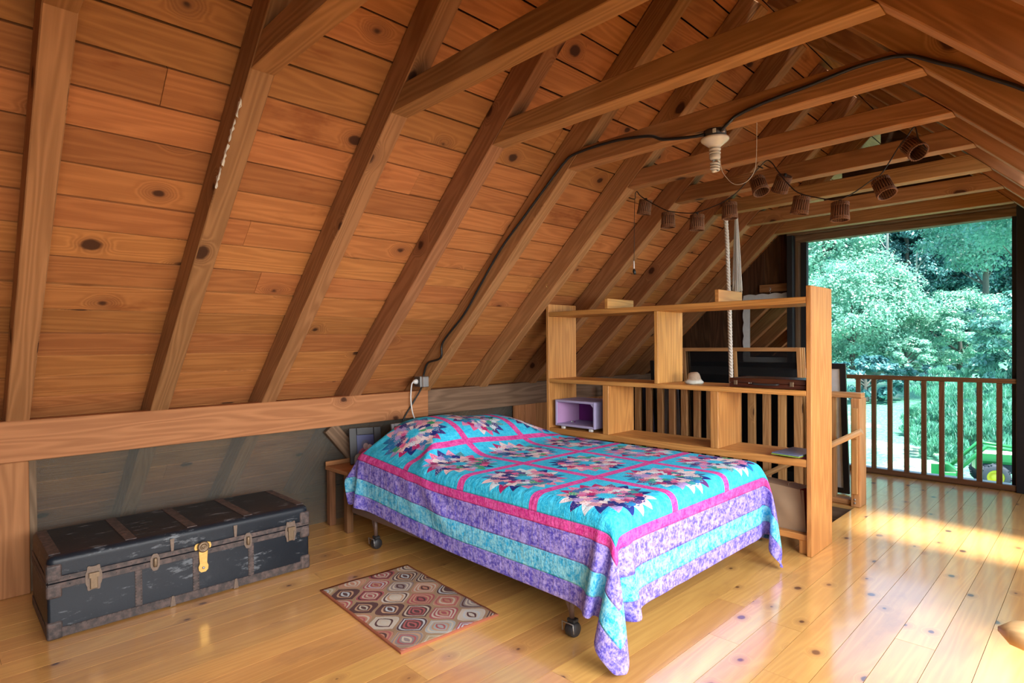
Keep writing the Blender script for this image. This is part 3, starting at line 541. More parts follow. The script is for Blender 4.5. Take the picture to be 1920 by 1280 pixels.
-1,-2,1,5,-1,-2,-2,-2,1,1,1,0,2,1,-1,-1,0,0,0,0,0,0,-1,0,0,0,1,-1,0,0,0,0,0,0,0,0,0,0,0,-1,1,3,3,2,-1,-3,-1,-1,-1,2,-4,0,5,-1,-2,0,0,0,0,0,
0,-1,-2,2,5,-3,-1,-1,-1,0,1,0,0,1,0,-5,1,3,1,0,0,0,0,0,0,0,-1,0,0,1,-1,0,0,0,0,0,0,0,0,0,0,0,-1,1,0,4,3,1,-4,-1,0,1,-1,-5,0,6,-1,-2,0,0,
0,0,-1,-1,2,4,-3,-1,0,0,-2,-1,1,0,0,-1,-6,5,3,1,0,0,-1,0,0,0,0,0,1,-1,0,0,1,0,0,-1,0,0,0,0,0,0,1,1,-1,-2,1,-1,2,4,-3,1,-5,2,4,-2,-4,1,3,0,
-1,0,0,-1,0,1,3,-2,-2,-1,-3,3,1,-2,0,0,-4,-4,7,3,1,-1,0,0,1,0,0,0,-1,0,0,1,0,-1,0,0,0,1,0,0,0,0,-1,0,0,1,2,-1,0,0,-2,0,8,-7,0,-3,1,5,-2,-3,
2,1,-1,0,0,0,-1,2,0,-4,-2,-2,4,2,-1,-1,-1,-3,-3,6,3,0,0,1,0,0,0,0,0,-1,1,0,0,-1,0,1,0,0,0,-1,0,0,0,0,1,0,0,-1,0,3,-1,1,0,-2,0,-2,8,-4,-4,0,
3,-2,0,1,0,0,-1,1,1,0,-4,-1,1,4,2,-3,-3,-1,-1,-6,6,4,0,1,0,0,0,0,0,0,-1,1,0,0,-1,1,0,0,0,-1,0,1,0,0,0,0,0,-1,0,1,0,0,1,0,1,1,-3,0,-1,8,
-3,-5,0,1,-1,1,1,-1,0,0,0,-2,0,1,4,3,-2,-4,-4,1,-10,8,5,-1,1,0,0,0,0,0,0,-1,1,0,0,-1,1,0,0,0,0,0,0,0,0,0,0,0,-1,1,0,0,0,0,0,0,0,1,-3,4,
-5,2,7,-2,-4,0,-1,1,0,0,0,-1,1,-1,1,5,0,-3,-3,-4,6,-16,11,4,0,1,-1,0,0,0,0,0,-1,1,0,0,0,0,0,0,0,0,0,0,0,0,0,0,0,0,0,0,0,0,0,0,0,0,0,0,
0,1,-3,-3,5,7,-3,-4,0,-1,1,0,0,1,-1,1,3,-1,-2,-5,-4,9,-8,6,1,0,0,-1,1,0,0,0,0,0,0,0,0,0,0,0,0,0,0,0,0,1,-1,0,0,0,0,0,1,-1,0,0,0,0,0,0,
0,0,1,-1,2,-5,-2,6,4,-2,-3,0,0,0,0,-1,1,2,-1,-2,-4,-2,5,-1,9,-5,0,-1,-1,1,0,0,0,0,0,-1,1,0,0,0,0,0,0,0,0,0,0,0,0,0,0,0,0,0,0,0,0,0,0,0,
0,0,0,0,1,-2,4,-2,-5,0,6,1,-2,-2,1,0,0,0,0,0,-1,-4,-2,2,3,8,-8,4,-3,0,1,0,0,0,0,0,-1,1,0,0,0,0,0,0,0,0,0,0,0,0,1,-1,0,0,0,0,0,1,-1,0,
0,0,0,0,1,0,-1,0,0,2,-3,-3,3,3,-1,-1,0,0,0,1,0,-2,-3,-2,1,3,8,-4,-4,4,-3,1,0,0,0,0,0,0,0,0,0,0,0,0,0,0,0,0,0,0,0,0,0,0,0,0,0,0,0,0,
1,-1,0,0,0,0,0,0,1,-1,0,1,-1,-2,0,3,1,-1,-1,0,0,-1,0,-2,-2,0,1,11,-1,-8,2,0,0,0,0,0,0,0,0,-1,1,0,0,0,0,0,0,0,0,0,0,0,0,0,0,0,0,0,0,0,
0,0,0,0,0,0,0,0,0,0,0,0,-2,2,0,-1,-1,1,1,0,-1,1,0,0,-1,-2,-1,0,10,1,-7,-2,2,-1,1,0,0,0,0,0,-1,1,0,0,0,0,0,0,0,0,0,0,0,0,0,0,0,1,-1,0,
0,0,0,0,0,1,-1,0,0,0,0,0,0,0,0,-1,1,-1,1,-1,1,0,0,0,0,0,-2,-1,-1,7,5,-5,-4,0,2,-2,1,0,0,0,0,0,0,0,0,0,0,0,0,0,0,0,0,0,0,0,0,0,0,0,
0,0,0,0,0,0,0,0,1,-1,0,0,0,0,0,-1,0,0,1,0,-1,0,0,0,1,0,0,0,-1,0,2,5,-2,-4,-1,0,1,-1,1,0,0,0,0,-1,1,0,0,0,0,0,0,0,-1,1,0,0,0,0,0,0,
0,0,0,0,0,0,0,0,0,0,0,1,-1,0,0,0,0,0,-1,-1,2,1,-1,-1,0,1,0,0,0,0,0,-1,3,2,-3,-1,-1,2,-1,0,0,0,0,0,-1,1,0,0,0,0,0,0,0,0,0,0,0,0,0,0,
0,0,0,0,0,0,0,0,0,0,0,0,0,0,1,-1,0,0,0,0,-2,1,1,1,-1,-2,1,1,0,0,1,-1,0,1,2,-1,-1,-1,0,1,-1,0,0,0,0,-1,1,0,0,0,0,0,0,0,0,-1,1,0,0,0,
0,0,0,0,0,0,0,0,0,0,0,0,0,0,0,0,0,1,0,0,0,-1,0,1,0,0,-2,0,0,1,0,0,0,0,0,1,0,0,0,-1,1,0,0,-1,-1,0,0,1,0,0,0,0,0,0,0,0,0,0,0,0,
0,0,0,0,0,0,0,0,0,0,0,0,0,0,0,0,0,0,0,0,0,0,0,0,0,0,0,0,-2,1,1,0,0,0,0,1,0,0,0,-1,0,1,1,-1,-1,0,0,0,0,0,0,0,0,0,0,0,0,0,-1,1,
0,0,0,0,0,0,0,0,0,0,0,0,0,0,0,0,0,0,0,0,0,0,0,0,0,0,0,0,0,-2,1,0,1,0,0,0,0,0,2,0,-2,-1,0,0,2,1,-1,-1,0,0,0,0,0,0,0,0,0,0,0,-1,
1,0,0,0,0,0,0,0,0,0,0,0,0,0,0,0,0,0,0,0,0,0,0,0,0,0,0,0,0,0,0,0,-1,1,0,0,0,0,0,0,1,1,-1,-2,0,2,-1,1,-1,0,0,0,0,0,0,0,0,0,0,0,
-1,1,0,0,0,0,0,0,0,0,0,0,0,0,0,0,0,0,0,0,0,0,0,0,0,0,0,0,0,0,0,0,-1,0,1,0,0,0,0,0,0,1,0,1,0,-3,-1,1,2,0,-1,0,0,0,0,0,0,0,0,0,
0,-1,1,0,0,0,0,0,0,0,0,0,0,0,0,0,0,0,0,0,0,0,0,0,0,0,0,0,0,0,0,0,0,0,0,0,0,0,0,0,0,0,0,0,0,2,0,-2,-1,0,1,0,1,-1,0,0,0,0,0,0,
0,0,-1,1,0,0,0,0,0,0,0,0,0,0,0,0,0,0,0,0,0,0,0,0,0,0,0,0,0,0,0,0,0,0,0,0,0,0,0,0,0,0,0,0,0,0,1,0,2,0,-4,0,0,1,-1,1,0,0,0,0,
0,0,0,-1,1,0,0,0,0,0,0,0,0,0,0,0,0,0,0,-1,1,0,0,0,0,0,0,0,0,0,0,0,0,0,0,0,0,-1,1,0,0,0,0,0,0,0,0,0,0,1,0,1,-1,-2,0,1,0,-1,0,1,
0,0,0,-1,0,1,0,0,0,0,0,0,0,0,0,0,0,0,0,0,0,0,0,0,0,0,0,0,0,0,0,0,0,0,0,0,0,0,0,1,-1,0,0,0,0,0,0,0,0,0,0,0,1,1,1,-2,-1,-1,1,0,
0,-1,0,0,0,1,0,0,0,0,0,0,0,0,0,0,0,0,0,0,0,0,0,0,0,0,0,0,0,0,0,0,0,0,0,0,0,0,0,0,0,-1,0,1,0,0,0,0,0,0,0,0,0,0,0,0,1,1,-2,1,
-1,0,0,0,0,0,0,0,0,0,0,0,0,0,0,0,0,0,0,0,0,0,0,0,-1,1,0,0,0,0,0,0,0,0,0,0,0,0,0,0,0,0,0,1,0,-1,0,0,0,0,0,0,0,0,0,0,0,0,0,0,
1,-1,0,0,0,0,0,0,0,0,0,0,0,0,0,0,0,0,0,0,0,0,0,0,0,-1,1,0,0,0,0,0,0,0,0,0,0,0,0,0,0,0,0,0,0,-1,1,0,0,0,0,0,0,0,0,0,0,0,0,0,
0,0,1,-1,0,0,0,0,0,0,0,0,0,0,0,0,0,0,0,0,0,0,0,0,0,0,-1,1,0,0,0,0,0,0,0,0,0,0,0,0,0,0,0,0,0,0,0,1,-1,0,0,0,0,0,0,0,0,0,0,0,
0,0,0,0,0,0,0,0,-1,1,0,0,0,0,0,0,0,0,0,0,0,0,0,0,0,-1,0,0,1,0,0,0,0,0,0,0,0,0,0,0,0,0,0,0,0,1,-1,0,0,0,0,0,0,0,0,0,0,0,0,0,
0,0,0,0,0,1,-1,0,0,-1,1,0,0,0,0,0,0,0,0,0,0,-1,0,0,0,0,0,1,0,0,0,0,0,0,0,0,0,0,0,0,0,0,0,0,0,0,0,0,0,0,0,-1,0,0,1,0,0,0,0,0,
0,0,0,0,0,0,0,-1,1,0,1,-1,0,0,0,0,0,0,-1,0,0,0,0,1,0,0,0,0,0,0,0,0,0,0,0,0,0,0,0,0,0,0,0,0,0,0,0,0,0,0,0,0,0,1,0,0,-1,0,0,0,
0,0,-1,1,0,0,0,0,0,1,-1,0,0,0,0,-1,0,0,0,0,1,0,0,0,0,0,0,0,0,0,0,0,0,0,0,0,0,0,0,0,0,0,0,0,0,0,0,0,0,0,0,0,0,0,0,-1,0,1,0,0,
0,0,0,0,0,0,0,0,0,0,0,0,0,0,0,0,0,0,0,0,0,0,0,0,0,0,0,0,0,0,0,0,0,0,0,0,0,0,0,0,0,0,0,0,0,0,0,0,0,0,0,0,0,0,0,0,0,0,1,-1,
0,0,0,0,0,0,0,-1,1,0,0,0,0,0,0,0,0,0,0,0,0,0,0,0,0,0,0,0,0,0,0,0,0,0,0,0,0,0,0,0,0,0,0,0,0,0,0,0,0,0,0,0,0,0,0,0,0,0,0,0,
0,0,0,0,0,0,0,0,-1,1,0,0,0,0,0,-1,0,1,0,0,-1,1,0,0,0,0,0,0,0,0,0,0,0,0,0,0,0,0,0,0,0,0,0,0,0,0,0,0,0,0,0,0,0,0,0,0,1,-1,0,0,
0,0,0,0,0,0,0,0,0,0,-1,0,0,1,0,0,0,1,0,-1,0,-1,1,0,0,0,0,0,0,0,0,0,0,0,0,0,0,0,0,0,0,0,0,0,0,0,0,0,0,0,0,0,0,0,1,0,0,0,-1,0,
1,-1,0,0,-1,1,0,0,-1,0,0,0,-4,1,2,0,1,0,1,-1,0,0,0,0,0,-1,0,0,0,0,1,0,0,0,0,0,0,0,0,0,0,0,0,0,0,0,0,0,0,0,0,0,0,0,0,1,-1,0,0,0,
0,0,0,0,0,1,0,0,-1,0,1,-1,1,1,-8,2,1,2,2,1,0,0,0,0,-1,1,0,0,0,0,0,0,-1,1,0,0,0,0,0,0,0,0,0,0,0,0,0,0,0,0,0,0,0,0,0,0,0,0,0,0,
0,0,0,0,0,0,0,-1,0,-1,1,1,1,3,2,3,-16,2,1,3,2,3,3,1,1,0,0,-1,0,1,0,0,0,0,0,-1,1,0,0,0,0,0,0,0,0,0,0,0,0,0,0,0,0,0,0,0,0,0,0,-1,
1,0,0,0,0,1,0,-2,1,0,0,2,2,3,4,4,3,2,-24,0,2,1,2,3,2,6,4,3,1,-1,0,0,1,0,0,0,0,0,0,0,0,0,0,0,0,0,0,0,0,0,0,0,0,0,0,0,0,0,0,0,
0,0,-1,1,0,0,1,-1,0,1,0,4,6,5,5,3,2,1,1,1,-27,1,0,0,0,0,2,0,4,6,12,1,0,0,0,1,0,0,0,0,0,0,0,0,0,0,0,0,0,0,0,0,0,0,0,0,0,0,0,0,
0,0,0,0,0,-1,1,0,0,2,0,5,9,4,3,1,1,0,1,0,0,0,2,0,0,-1,1,1,0,3,5,2,-8,-5,-1,1,1,-1,0,0,0,1,-1,0,0,0,0,0,0,0,0,0,0,0,0,0,0,0,0,0,
0,0,0,0,0,0,0,0,-1,0,0,0,-1,-8,-7,-3,-1,3,0,0,0,1,0,1,31,0,1,1,-2,-1,-1,-3,-13,-16,-8,19,-3,-2,-2,0,0,0,0,-1,0,0,0,0,0,0,0,0,0,0,0,0,0,0,0,0,
0,0,0,0,0,0,0,0,0,-1,0,0,-1,-3,-3,17,2,-10,-12,-12,-5,-2,-2,-1,0,-1,29,-1,-2,-2,-5,-8,-12,-15,-9,5,25,-5,5,-2,-1,-1,-1,0,0,0,0,0,0,0,0,0,0,0,0,0,0,0,0,0,
0,0,0,0,0,0,0,-1,0,0,0,1,0,0,0,1,-6,-3,12,15,3,-5,-8,-10,-9,-8,-6,-4,19,-7,-10,-12,-9,-8,-4,3,13,20,-2,4,-2,-2,-3,0,0,0,0,0,0,0,0,0,0,0,0,0,0,0,0,0,
0,0,0,-1,0,0,0,0,0,1,0,0,0,0,0,0,-1,0,12,-27,2,9,16,13,5,0,-4,-7,-8,-8,-15,-7,-6,-2,-2,2,8,14,16,-1,-6,8,-8,1,-2,0,1,-1,0,0,0,0,0,0,0,0,0,0,0,0,
0,0,-1,0,0,1,0,0,0,0,0,0,0,0,0,0,0,-1,1,0,2,0,-20,1,4,11,13,11,7,3,0,-2,-30,-2,0,1,6,9,13,13,2,-10,4,-7,3,-1,-1,0,0,0,0,0,0,0,0,0,0,0,0,0,
0,0,0,-1,1,0,0,0,0,0,0,0,0,0,0,0,0,0,-1,1,0,0,-1,14,-17,-18,2,3,6,11,12,11,7,2,-33,1,4,8,10,13,10,3,-9,-7,9,-9,2,-1,0,-1,0,0,0,0,0,0,0,0,0,0,
0,0,0,0,-1,1,0,0,0,0,0,0,0,0,0,0,0,0,-1,0,1,0,0,0,-1,11,-1,-22,-9,1,1,3,7,11,13,11,-29,6,10,10,10,6,4,-5,-14,8,0,-5,0,1,-2,0,0,0,0,0,0,0,0,0,
0,0,0,0,0,-1,1,0,0,0,0,0,0,0,0,0,0,0,0,-1,1,0,0,0,0,0,0,6,7,-10,-22,-5,2,1,1,3,5,11,-17,10,8,7,5,5,-2,-15,-3,10,-6,-1,1,-1,-1,0,0,0,0,0,0,0,
0,0,0,0,0,0,0,0,0,0,0,0,0,0,0,0,0,0,0,-1,0,1,0,0,0,0,0,0,0,5,7,0,-15,-19,-1,1,1,0,1,0,-2,6,4,5,5,0,-12,-9,7,0,-6,3,1,-1,0,-1,0,1,-1,0,
0,0,0,0,0,0,0,0,-1,1,0,0,0,0,0,0,0,0,0,0,-1,1,0,0,0,0,0,0,0,-1,1,3,9,2,-6,-18,-14,0,1,2,0,-1,7,0,7,4,1,-8,-12,-1,10,0,-8,1,2,-2,0,-1,0,0,
0,0,0,0,0,0,0,0,0,0,0,0,0,0,0,0,0,0,0,0,-1,0,1,0,0,0,0,0,0,0,0,0,0,2,8,3,-1,-9,-18,-9,0,1,-2,1,6,7,5,1,-6,-10,-6,5,9,-2,-3,-4,0,0,0,-1,
-1,0,0,0,0,0,0,0,0,0,0,-1,1,0,0,0,0,0,0,0,0,-1,1,0,0,0,0,0,0,0,0,0,-1,1,0,1,7,6,0,-3,-13,-16,-6,-1,-3,4,30,-12,1,-3,-8,-9,0,9,4,-6,-1,-2,-1,-1,
0,0,-1,0,1,-1,0,0,0,0,0,0,0,0,0,0,0,0,0,0,0,0,-1,1,0,0,0,0,0,0,0,0,-1,0,1,0,1,0,6,6,0,0,-6,-14,-13,-4,-2,-1,-188,34,34,35,34,34,15,10,12,13,16,18,
18,18,25,33,33,10,-11,-4,2,3,3,4,2,3,4,1,0,2,3,-9,-9,-7,-5,-4,-5,-5,-4,-6,-4,-8,-7,5,0,-21,-22,-21,-18,-14,-13,-12,-5,-5,-19,-31,-33,-34,-33,-34,-33,-34,6,0,0,0,0,0,18,5,-1,1,
1,0,-1,-2,-8,-8,0,15,7,0,1,-1,0,-1,1,0,-2,2,0,-1,-10,-6,6,9,0,1,1,0,-1,1,0,0,-1,-2,-7,-1,-2,3,7,2,-1,1,0,-10,-10,-2,-1,1,-1,1,0,1,5,0,1,-1,1,0,1,16,
5,1,1,-2,-3,-4,-2,-2,-5,6,13,1,-2,2,-1,-1,0,-1,1,-2,1,-5,-8,4,4,0,6,0,0,1,1,0,-2,2,0,-3,-8,-4,4,8,1,1,1,-1,-5,-12,-4,-1,1,0,1,0,0,0,3,0,0,1,0,0,
1,3,15,6,-2,-2,-4,-1,2,0,-3,-8,13,0,2,0,0,1,-2,0,-1,1,-1,-8,5,0,-1,2,0,2,1,1,0,1,2,0,3,-7,-8,2,5,1,0,2,5,-2,-15,-6,0,2,0,0,0,0,0,0,2,1,0,0,
-1,1,0,0,4,10,3,2,4,0,-4,-1,-3,-1,-7,12,0,-1,0,-1,1,0,-1,-2,-4,4,1,0,0,2,-3,0,1,1,1,1,0,2,0,-8,5,2,5,-1,0,-3,-2,-4,-8,0,1,-2,0,-1,0,-1,-1,0,3,-1,
0,0,0,0,-1,1,-1,1,1,6,7,8,2,-9,1,-7,3,1,3,-1,0,-1,-1,-1,0,-2,1,0,0,7,3,-9,-2,1,1,0,1,1,1,-1,-4,4,0,12,-2,-5,-8,-7,-1,-1,1,-2,-3,0,-2,0,-1,0,0,-1,
-2,0,0,-1,0,0,0,0,1,0,0,-4,3,7,8,8,-12,6,-7,2,2,1,-1,0,0,-1,-1,0,0,1,4,6,-6,-1,1,-3,-2,0,1,0,0,0,1,3,6,-8,-8,-6,-2,3,-1,1,0,-1,0,-1,0,-1,0,-1,
0,0,-4,0,-1,1,0,0,1,0,0,1,2,0,-5,-2,1,4,12,-4,-1,0,-2,4,0,-1,-1,1,-1,1,1,3,-1,-10,-4,0,1,4,3,2,0,1,-1,0,0,-4,-5,-2,1,3,5,1,-3,-2,-1,0,0,0,1,0,
-1,0,-1,-1,-4,0,1,0,1,-1,0,0,0,1,1,1,1,-4,-1,-1,0,3,4,-2,2,-1,1,1,0,-1,0,-1,-4,-4,0,3,4,3,1,-1,0,-1,0,0,0,-1,-1,0,1,1,0,1,-2,-2,0,-1,0,1,0,0,
-1,0,0,0,0,0,-3,0,0,0,0,1,0,-1,0,0,2,-2,1,1,-1,0,0,-1,1,1,0,0,1,0,0,0,-1,-1,2,2,1,2,0,-1,-1,-2,-1,0,0,-1,0,0,0,-1,0,0,0,-2,-1,0,4,-1,0,0,
0,0,0,0,0,0,1,0,-3,1,-1,0,0,0,0,1,0,0,1,-1,-2,0,1,-1,0,1,0,0,0,0,1,0,0,0,0,0,-1,1,0,-2,0,-2,0,0,1,1,1,0,0,-1,0,1,-1,-1,0,0,2,1,2,-1,
-1,0,0,0,0,0,1,0,-1,0,-3,0,1,0,-1,0,0,0,0,1,0,-1,0,0,-2,0,0,0,1,0,1,0,-1,1,0,0,0,0,0,-1,-1,1,-1,2,0,1,0,0,-1,0,0,0,0,-2,0,1,0,2,-1,1,
1,-1,0,0,0,0,1,0,-1,0,0,0,-3,0,0,0,1,0,-1,0,0,0,1,0,-1,0,0,-1,-1,0,0,1,0,0,1,-1,0,-1,1,0,1,1,3,1,2,0,0,-1,-2,-3,-2,0,-1,0,0,1,-1,1,1,0,
1,1,0,0,-1,0,0,1,-1,0,0,0,0,0,-2,0,-1,0,0,0,1,-1,0,0,2,0,1,-2,-1,-2,0,-1,1,0,0,0,-1,0,-1,0,0,1,0,2,-1,-1,-2,-2,-1,-1,0,2,2,1,1,1,0,-1,1,0,
1,1,1,2,-1,-1,0,1,0,-1,0,0,0,0,1,0,-3,0,1,0,-1,0,0,1,0,-1,1,3,-1,-1,-2,-1,-3,0,0,0,-1,-1,0,-1,0,0,0,-1,0,-2,-1,-1,0,1,0,2,1,1,0,1,0,1,1,2,
2,1,0,0,1,0,0,-1,0,-1,1,0,0,0,1,0,-1,0,-3,0,0,0,1,-1,0,0,0,1,0,-3,-2,-1,0,-1,1,-1,-1,1,0,-2,-2,0,0,0,-1,0,1,0,0,1,0,0,0,-1,0,-1,1,-1,2,0,
0,5,7,3,0,-2,-2,1,-1,-1,0,0,0,0,0,1,-1,0,0,0,-2,0,-1,0,0,1,0,-1,0,0,1,3,-2,-2,-3,1,-3,-2,2,0,-6,-2,1,-1,0,-1,0,0,-1,0,0,-1,0,-1,1,0,0,1,0,1,
0,1,0,-1,2,10,9,3,-2,-6,0,-1,0,1,-1,0,1,-1,0,0,0,1,-3,0,1,0,-1,0,0,0,0,0,1,0,-3,-1,2,-2,0,7,-5,-14,-2,1,-1,0,0,0,-1,0,1,0,0,1,0,0,0,0,0,0,
-1,0,0,2,3,-2,-2,-1,5,12,9,2,-9,-1,1,-1,0,0,0,0,0,1,0,-1,-2,-1,0,0,1,-1,0,1,0,0,0,1,-2,1,-1,2,8,-10,-18,-1,1,-1,0,0,0,0,1,0,0,1,1,0,1,0,0,0,
-1,0,0,-1,0,0,5,7,-4,-4,-2,-1,8,11,-3,2,-1,0,0,1,-1,0,1,-1,0,0,-3,1,0,-1,0,1,0,-1,0,-1,2,1,0,0,4,4,-14,-18,2,2,0,1,-1,0,0,1,0,1,0,1,0,1,0,1,
0,-1,1,-1,-1,0,0,0,-3,4,11,0,5,0,-9,-2,14,-4,1,0,0,-1,1,0,-1,0,0,1,-3,0,0,1,0,-1,0,1,-1,1,-1,3,0,4,2,-15,-15,2,3,0,0,-1,1,0,1,0,0,0,0,1,1,0,
1,0,0,1,0,-1,1,-1,0,0,1,-4,0,9,-3,8,7,-2,-2,-2,1,0,1,0,-1,0,0,1,0,-1,-2,0,0,-1,0,1,0,-1,1,0,1,1,2,3,-16,-12,2,3,0,1,0,0,-1,1,0,1,-1,1,1,0,
1,1,0,1,1,0,0,0,0,0,1,0,0,2,-1,-1,3,-3,7,5,-3,-1,-1,1,0,1,0,0,0,-1,0,1,-2,-1,0,1,0,0,-1,1,0,0,1,-1,9,-19,-9,3,2,1,1,0,0,-1,0,0,0,0,1,0,
1,1,0,1,1,1,0,1,0,1,0,1,0,1,1,1,2,1,0,-1,-4,6,-5,3,-1,0,0,0,0,1,0,0,0,-1,-3,1,0,0,0,-1,1,0,0,0,-4,8,-15,-4,4,3,1,-1,0,-1,0,0,0,0,1,-2,
2,0,1,0,1,1,0,1,0,1,0,1,0,1,1,1,1,0,0,0,0,0,0,-1,-1,1,0,0,0,-1,1,-1,0,1,0,0,-2,0,0,0,-1,1,0,0,-1,-1,3,0,-3,6,-3,-4,-1,1,-1,0,-1,0,0,1,
0,0,0,1,0,0,1,0,1,0,1,0,1,0,1,0,0,0,0,0,0,0,0,0,0,-1,1,-1,0,0,-1,1,-1,1,0,-1,1,0,-2,0,0,0,0,0,0,-1,1,-1,-3,2,5,-1,-2,2,0,-1,0,0,0,0,
0,-1,-1,2,0,0,0,1,0,0,0,0,0,0,0,0,0,0,0,0,0,0,0,0,0,0,0,-1,1,-1,0,0,0,0,0,0,0,0,0,0,-2,0,0,0,0,0,-1,1,-1,-2,3,-3,8,-6,3,0,0,0,0,0,
0,0,0,0,0,0,0,0,0,0,0,0,0,0,0,0,0,0,0,0,0,0,0,0,0,0,0,0,0,-1,1,-1,1,-1,0,0,0,0,0,0,0,0,-2,0,0,0,0,0,0,0,-2,2,1,-2,3,-1,1,0,0,0,
0,0,0,0,0,0,0,0,0,0,0,0,0,0,0,0,0,0,0,0,0,0,0,0,0,0,0,0,0,0,0,0,-1,1,-1,0,1,-1,1,-1,0,1,-1,0,-1,-1,0,0,0,0,0,-2,1,2,-1,1,0,1,0,0,
0,0,0,0,0,0,0,0,0,0,0,0,0,0,0,0,0,0,0,0,0,0,0,0,0,0,0,0,0,0,0,0,0,0,0,-1,1,0,-1,0,0,0,0,0,0,0,-2,1,-1,0,0,0,0,-1,2,0,0,1,-1,1,
0,0,0,0,0,0,0,0,0,0,0,0,0,0,0,0,0,0,0,0,0,0,0,0,0,0,0,0,0,0,0,0,0,0,0,0,0,0,-1,0,1,0,-1,1,0,-1,0,0,-2,0,1,-1,0,0,-1,2,0,0,0,1,
-1,1,0,0,0,0,0,0,0,0,0,0,0,0,0,0,0,0,0,0,0,0,0,0,0,0,0,0,0,0,0,0,0,0,0,0,0,0,0,0,0,0,-1,0,1,-1,0,1,0,0,-1,0,-1,1,0,-1,1,1,-1,0,
0,1,-1,1,0,0,0,0,0,0,0,0,0,0,0,0,0,0,0,0,0,0,0,0,0,0,0,0,0,0,0,0,0,0,0,0,0,0,0,0,0,0,0,0,0,0,0,0,0,-1,0,0,-1,-1,1,-1,1,0,0,0,
1,-1,1,0,0,0,0,0,0,0,0,0,0,0,0,0,0,0,0,0,0,0,0,0,0,0,0,0,0,0,0,0,0,0,0,0,0,0,0,0,0,0,0,0,0,0,0,0,-1,0,1,0,0,0,-1,0,0,0,0,0,
0,0,0,1,-1,1,0,0,0,0,0,0,0,0,0,0,0,0,0,0,0,0,0,0,0,0,0,0,0,0,0,0,0,0,0,0,0,0,0,0,0,0,1,-1,0,-1,0,0,1,0,0,0,-1,0,0,1,-1,0,0,0,
0,0,1,0,-1,0,1,-1,1,0,0,0,0,0,0,0,0,0,0,0,0,0,0,0,0,0,0,0,0,0,0,0,0,0,0,0,0,0,0,0,0,0,0,0,0,0,0,0,0,0,-1,1,0,0,0,0,0,-1,-1,1,
-1,1,-1,1,-1,0,1,0,0,0,0,0,0,0,0,0,0,0,0,0,0,0,0,0,0,0,0,0,0,0,0,0,0,0,0,0,0,0,0,0,0,0,0,0,0,0,0,0,0,0,0,0,0,-1,0,1,0,0,0,0,
-1,0,1,-1,1,-1,1,0,0,0,0,0,0,0,0,0,0,0,0,0,0,0,0,0,0,0,0,0,0,0,0,0,0,0,0,0,0,0,0,0,0,0,0,0,0,0,0,0,0,0,0,0,0,0,0,0,0,-1,1,0,
0,0,-1,0,0,1,-1,1,0,-1,0,0,0,1,0,0,0,0,0,0,0,0,0,0,0,0,0,0,0,0,0,0,0,0,0,0,0,0,0,0,0,0,0,0,0,0,0,0,0,0,0,0,0,0,0,0,0,0,0,0,
-1,0,1,0,0,0,-1,0,1,0,-1,1,0,0,0,0,0,0,0,0,0,0,0,0,0,0,0,0,0,0,0,0,0,0,0,0,0,0,0,0,0,0,0,0,0,0,0,0,0,0,0,0,0,0,-1,1,0,0,0,0,
0,0,0,0,-1,1,-1,0,1,0,0,-1,1,0,0,0,0,0,0,0,0,0,0,0,0,0,0,0,0,0,0,0,0,0,0,0,0,0,0,0,0,0,0,0,0,0,0,0,0,0,0,0,0,0,0,0,0,0,0,0,
0,0,0,0,0,0,0,-1,0,0,-1,0,0,1,0,0,0,-1,1,-1,1,0,0,0,0,0,0,0,0,0,0,0,0,0,0,0,0,0,0,0,0,0,0,0,0,0,0,0,0,0,0,0,0,0,0,0,0,0,0,0,
0,0,0,0,0,0,0,0,0,0,-1,0,1,0,0,0,0,-1,0,1,-1,1,0,0,0,0,0,0,0,0,0,0,0,0,0,0,0,0,0,0,0,0,0,0,0,0,0,0,0,0,0,0,0,0,0,0,0,0,0,0,
0,0,-1,0,1,0,0,0,0,0,0,0,0,0,0,0,0,-1,0,1,0,0,0,0,0,0,0,0,0,0,0,0,0,0,0,0,0,0,0,0,0,0,0,0,0,0,0,0,0,0,0,0,0,0,0,0,0,0,0,0,
0,0,0,0,0,0,-1,1,0,0,0,0,0,0,0,0,-1,0,0,1,0,0,0,0,0,0,0,0,0,0,0,0,0,0,0,0,0,0,0,0,0,0,0,0,0,0,0,0,0,0,0,0,0,0,0,0,0,0,0,0,
0,0,0,0,0,0,0,0,0,-1,1,0,0,0,0,0,-1,0,1,0,0,0,0,0,0,0,0,0,0,0,0,0,0,0,0,0,0,0,0,0,0,0,0,0,0,0,0,0,0,0,0,0,0,0,0,0,0,0,0,0,
0,0,0,0,0,0,0,-1,1,0,0,0,-1,1,0,0,0,0,0,0,0,0,0,0,0,-1,0,0,1,0,0,0,0,0,0,0,0,0,0,0,0,0,0,0,0,0,0,0,0,0,0,0,0,0,0,0,0,0,0,0,
0,0,0,0,0,0,0,0,0,0,0,0,0,0,0,-1,1,0,0,0,0,0,0,0,-1,0,0,1,0,0,-1,1,0,0,0,0,0,0,0,0,0,0,0,0,0,0,0,0,0,0,0,0,0,0,0,0,0,0,0,0,
0,0,0,0,0,0,0,0,0,0,0,0,0,0,0,0,0,0,-1,1,0,0,0,-1,0,0,1,0,0,0,0,0,0,0,0,0,0,0,0,0,0,0,0,0,0,0,0,0,0,0,0,0,0,0,0,0,0,0,0,0,
0,0,0,0,0,0,0,0,0,0,-1,1,0,0,0,0,0,0,0,0,0,-1,1,0,-1,1,0,0,0,0,0,0,0,0,0,-1,1,0,0,0,0,0,0,0,0,0,0,0,0,0,0,0,0,0,0,0,0,0,0,0,
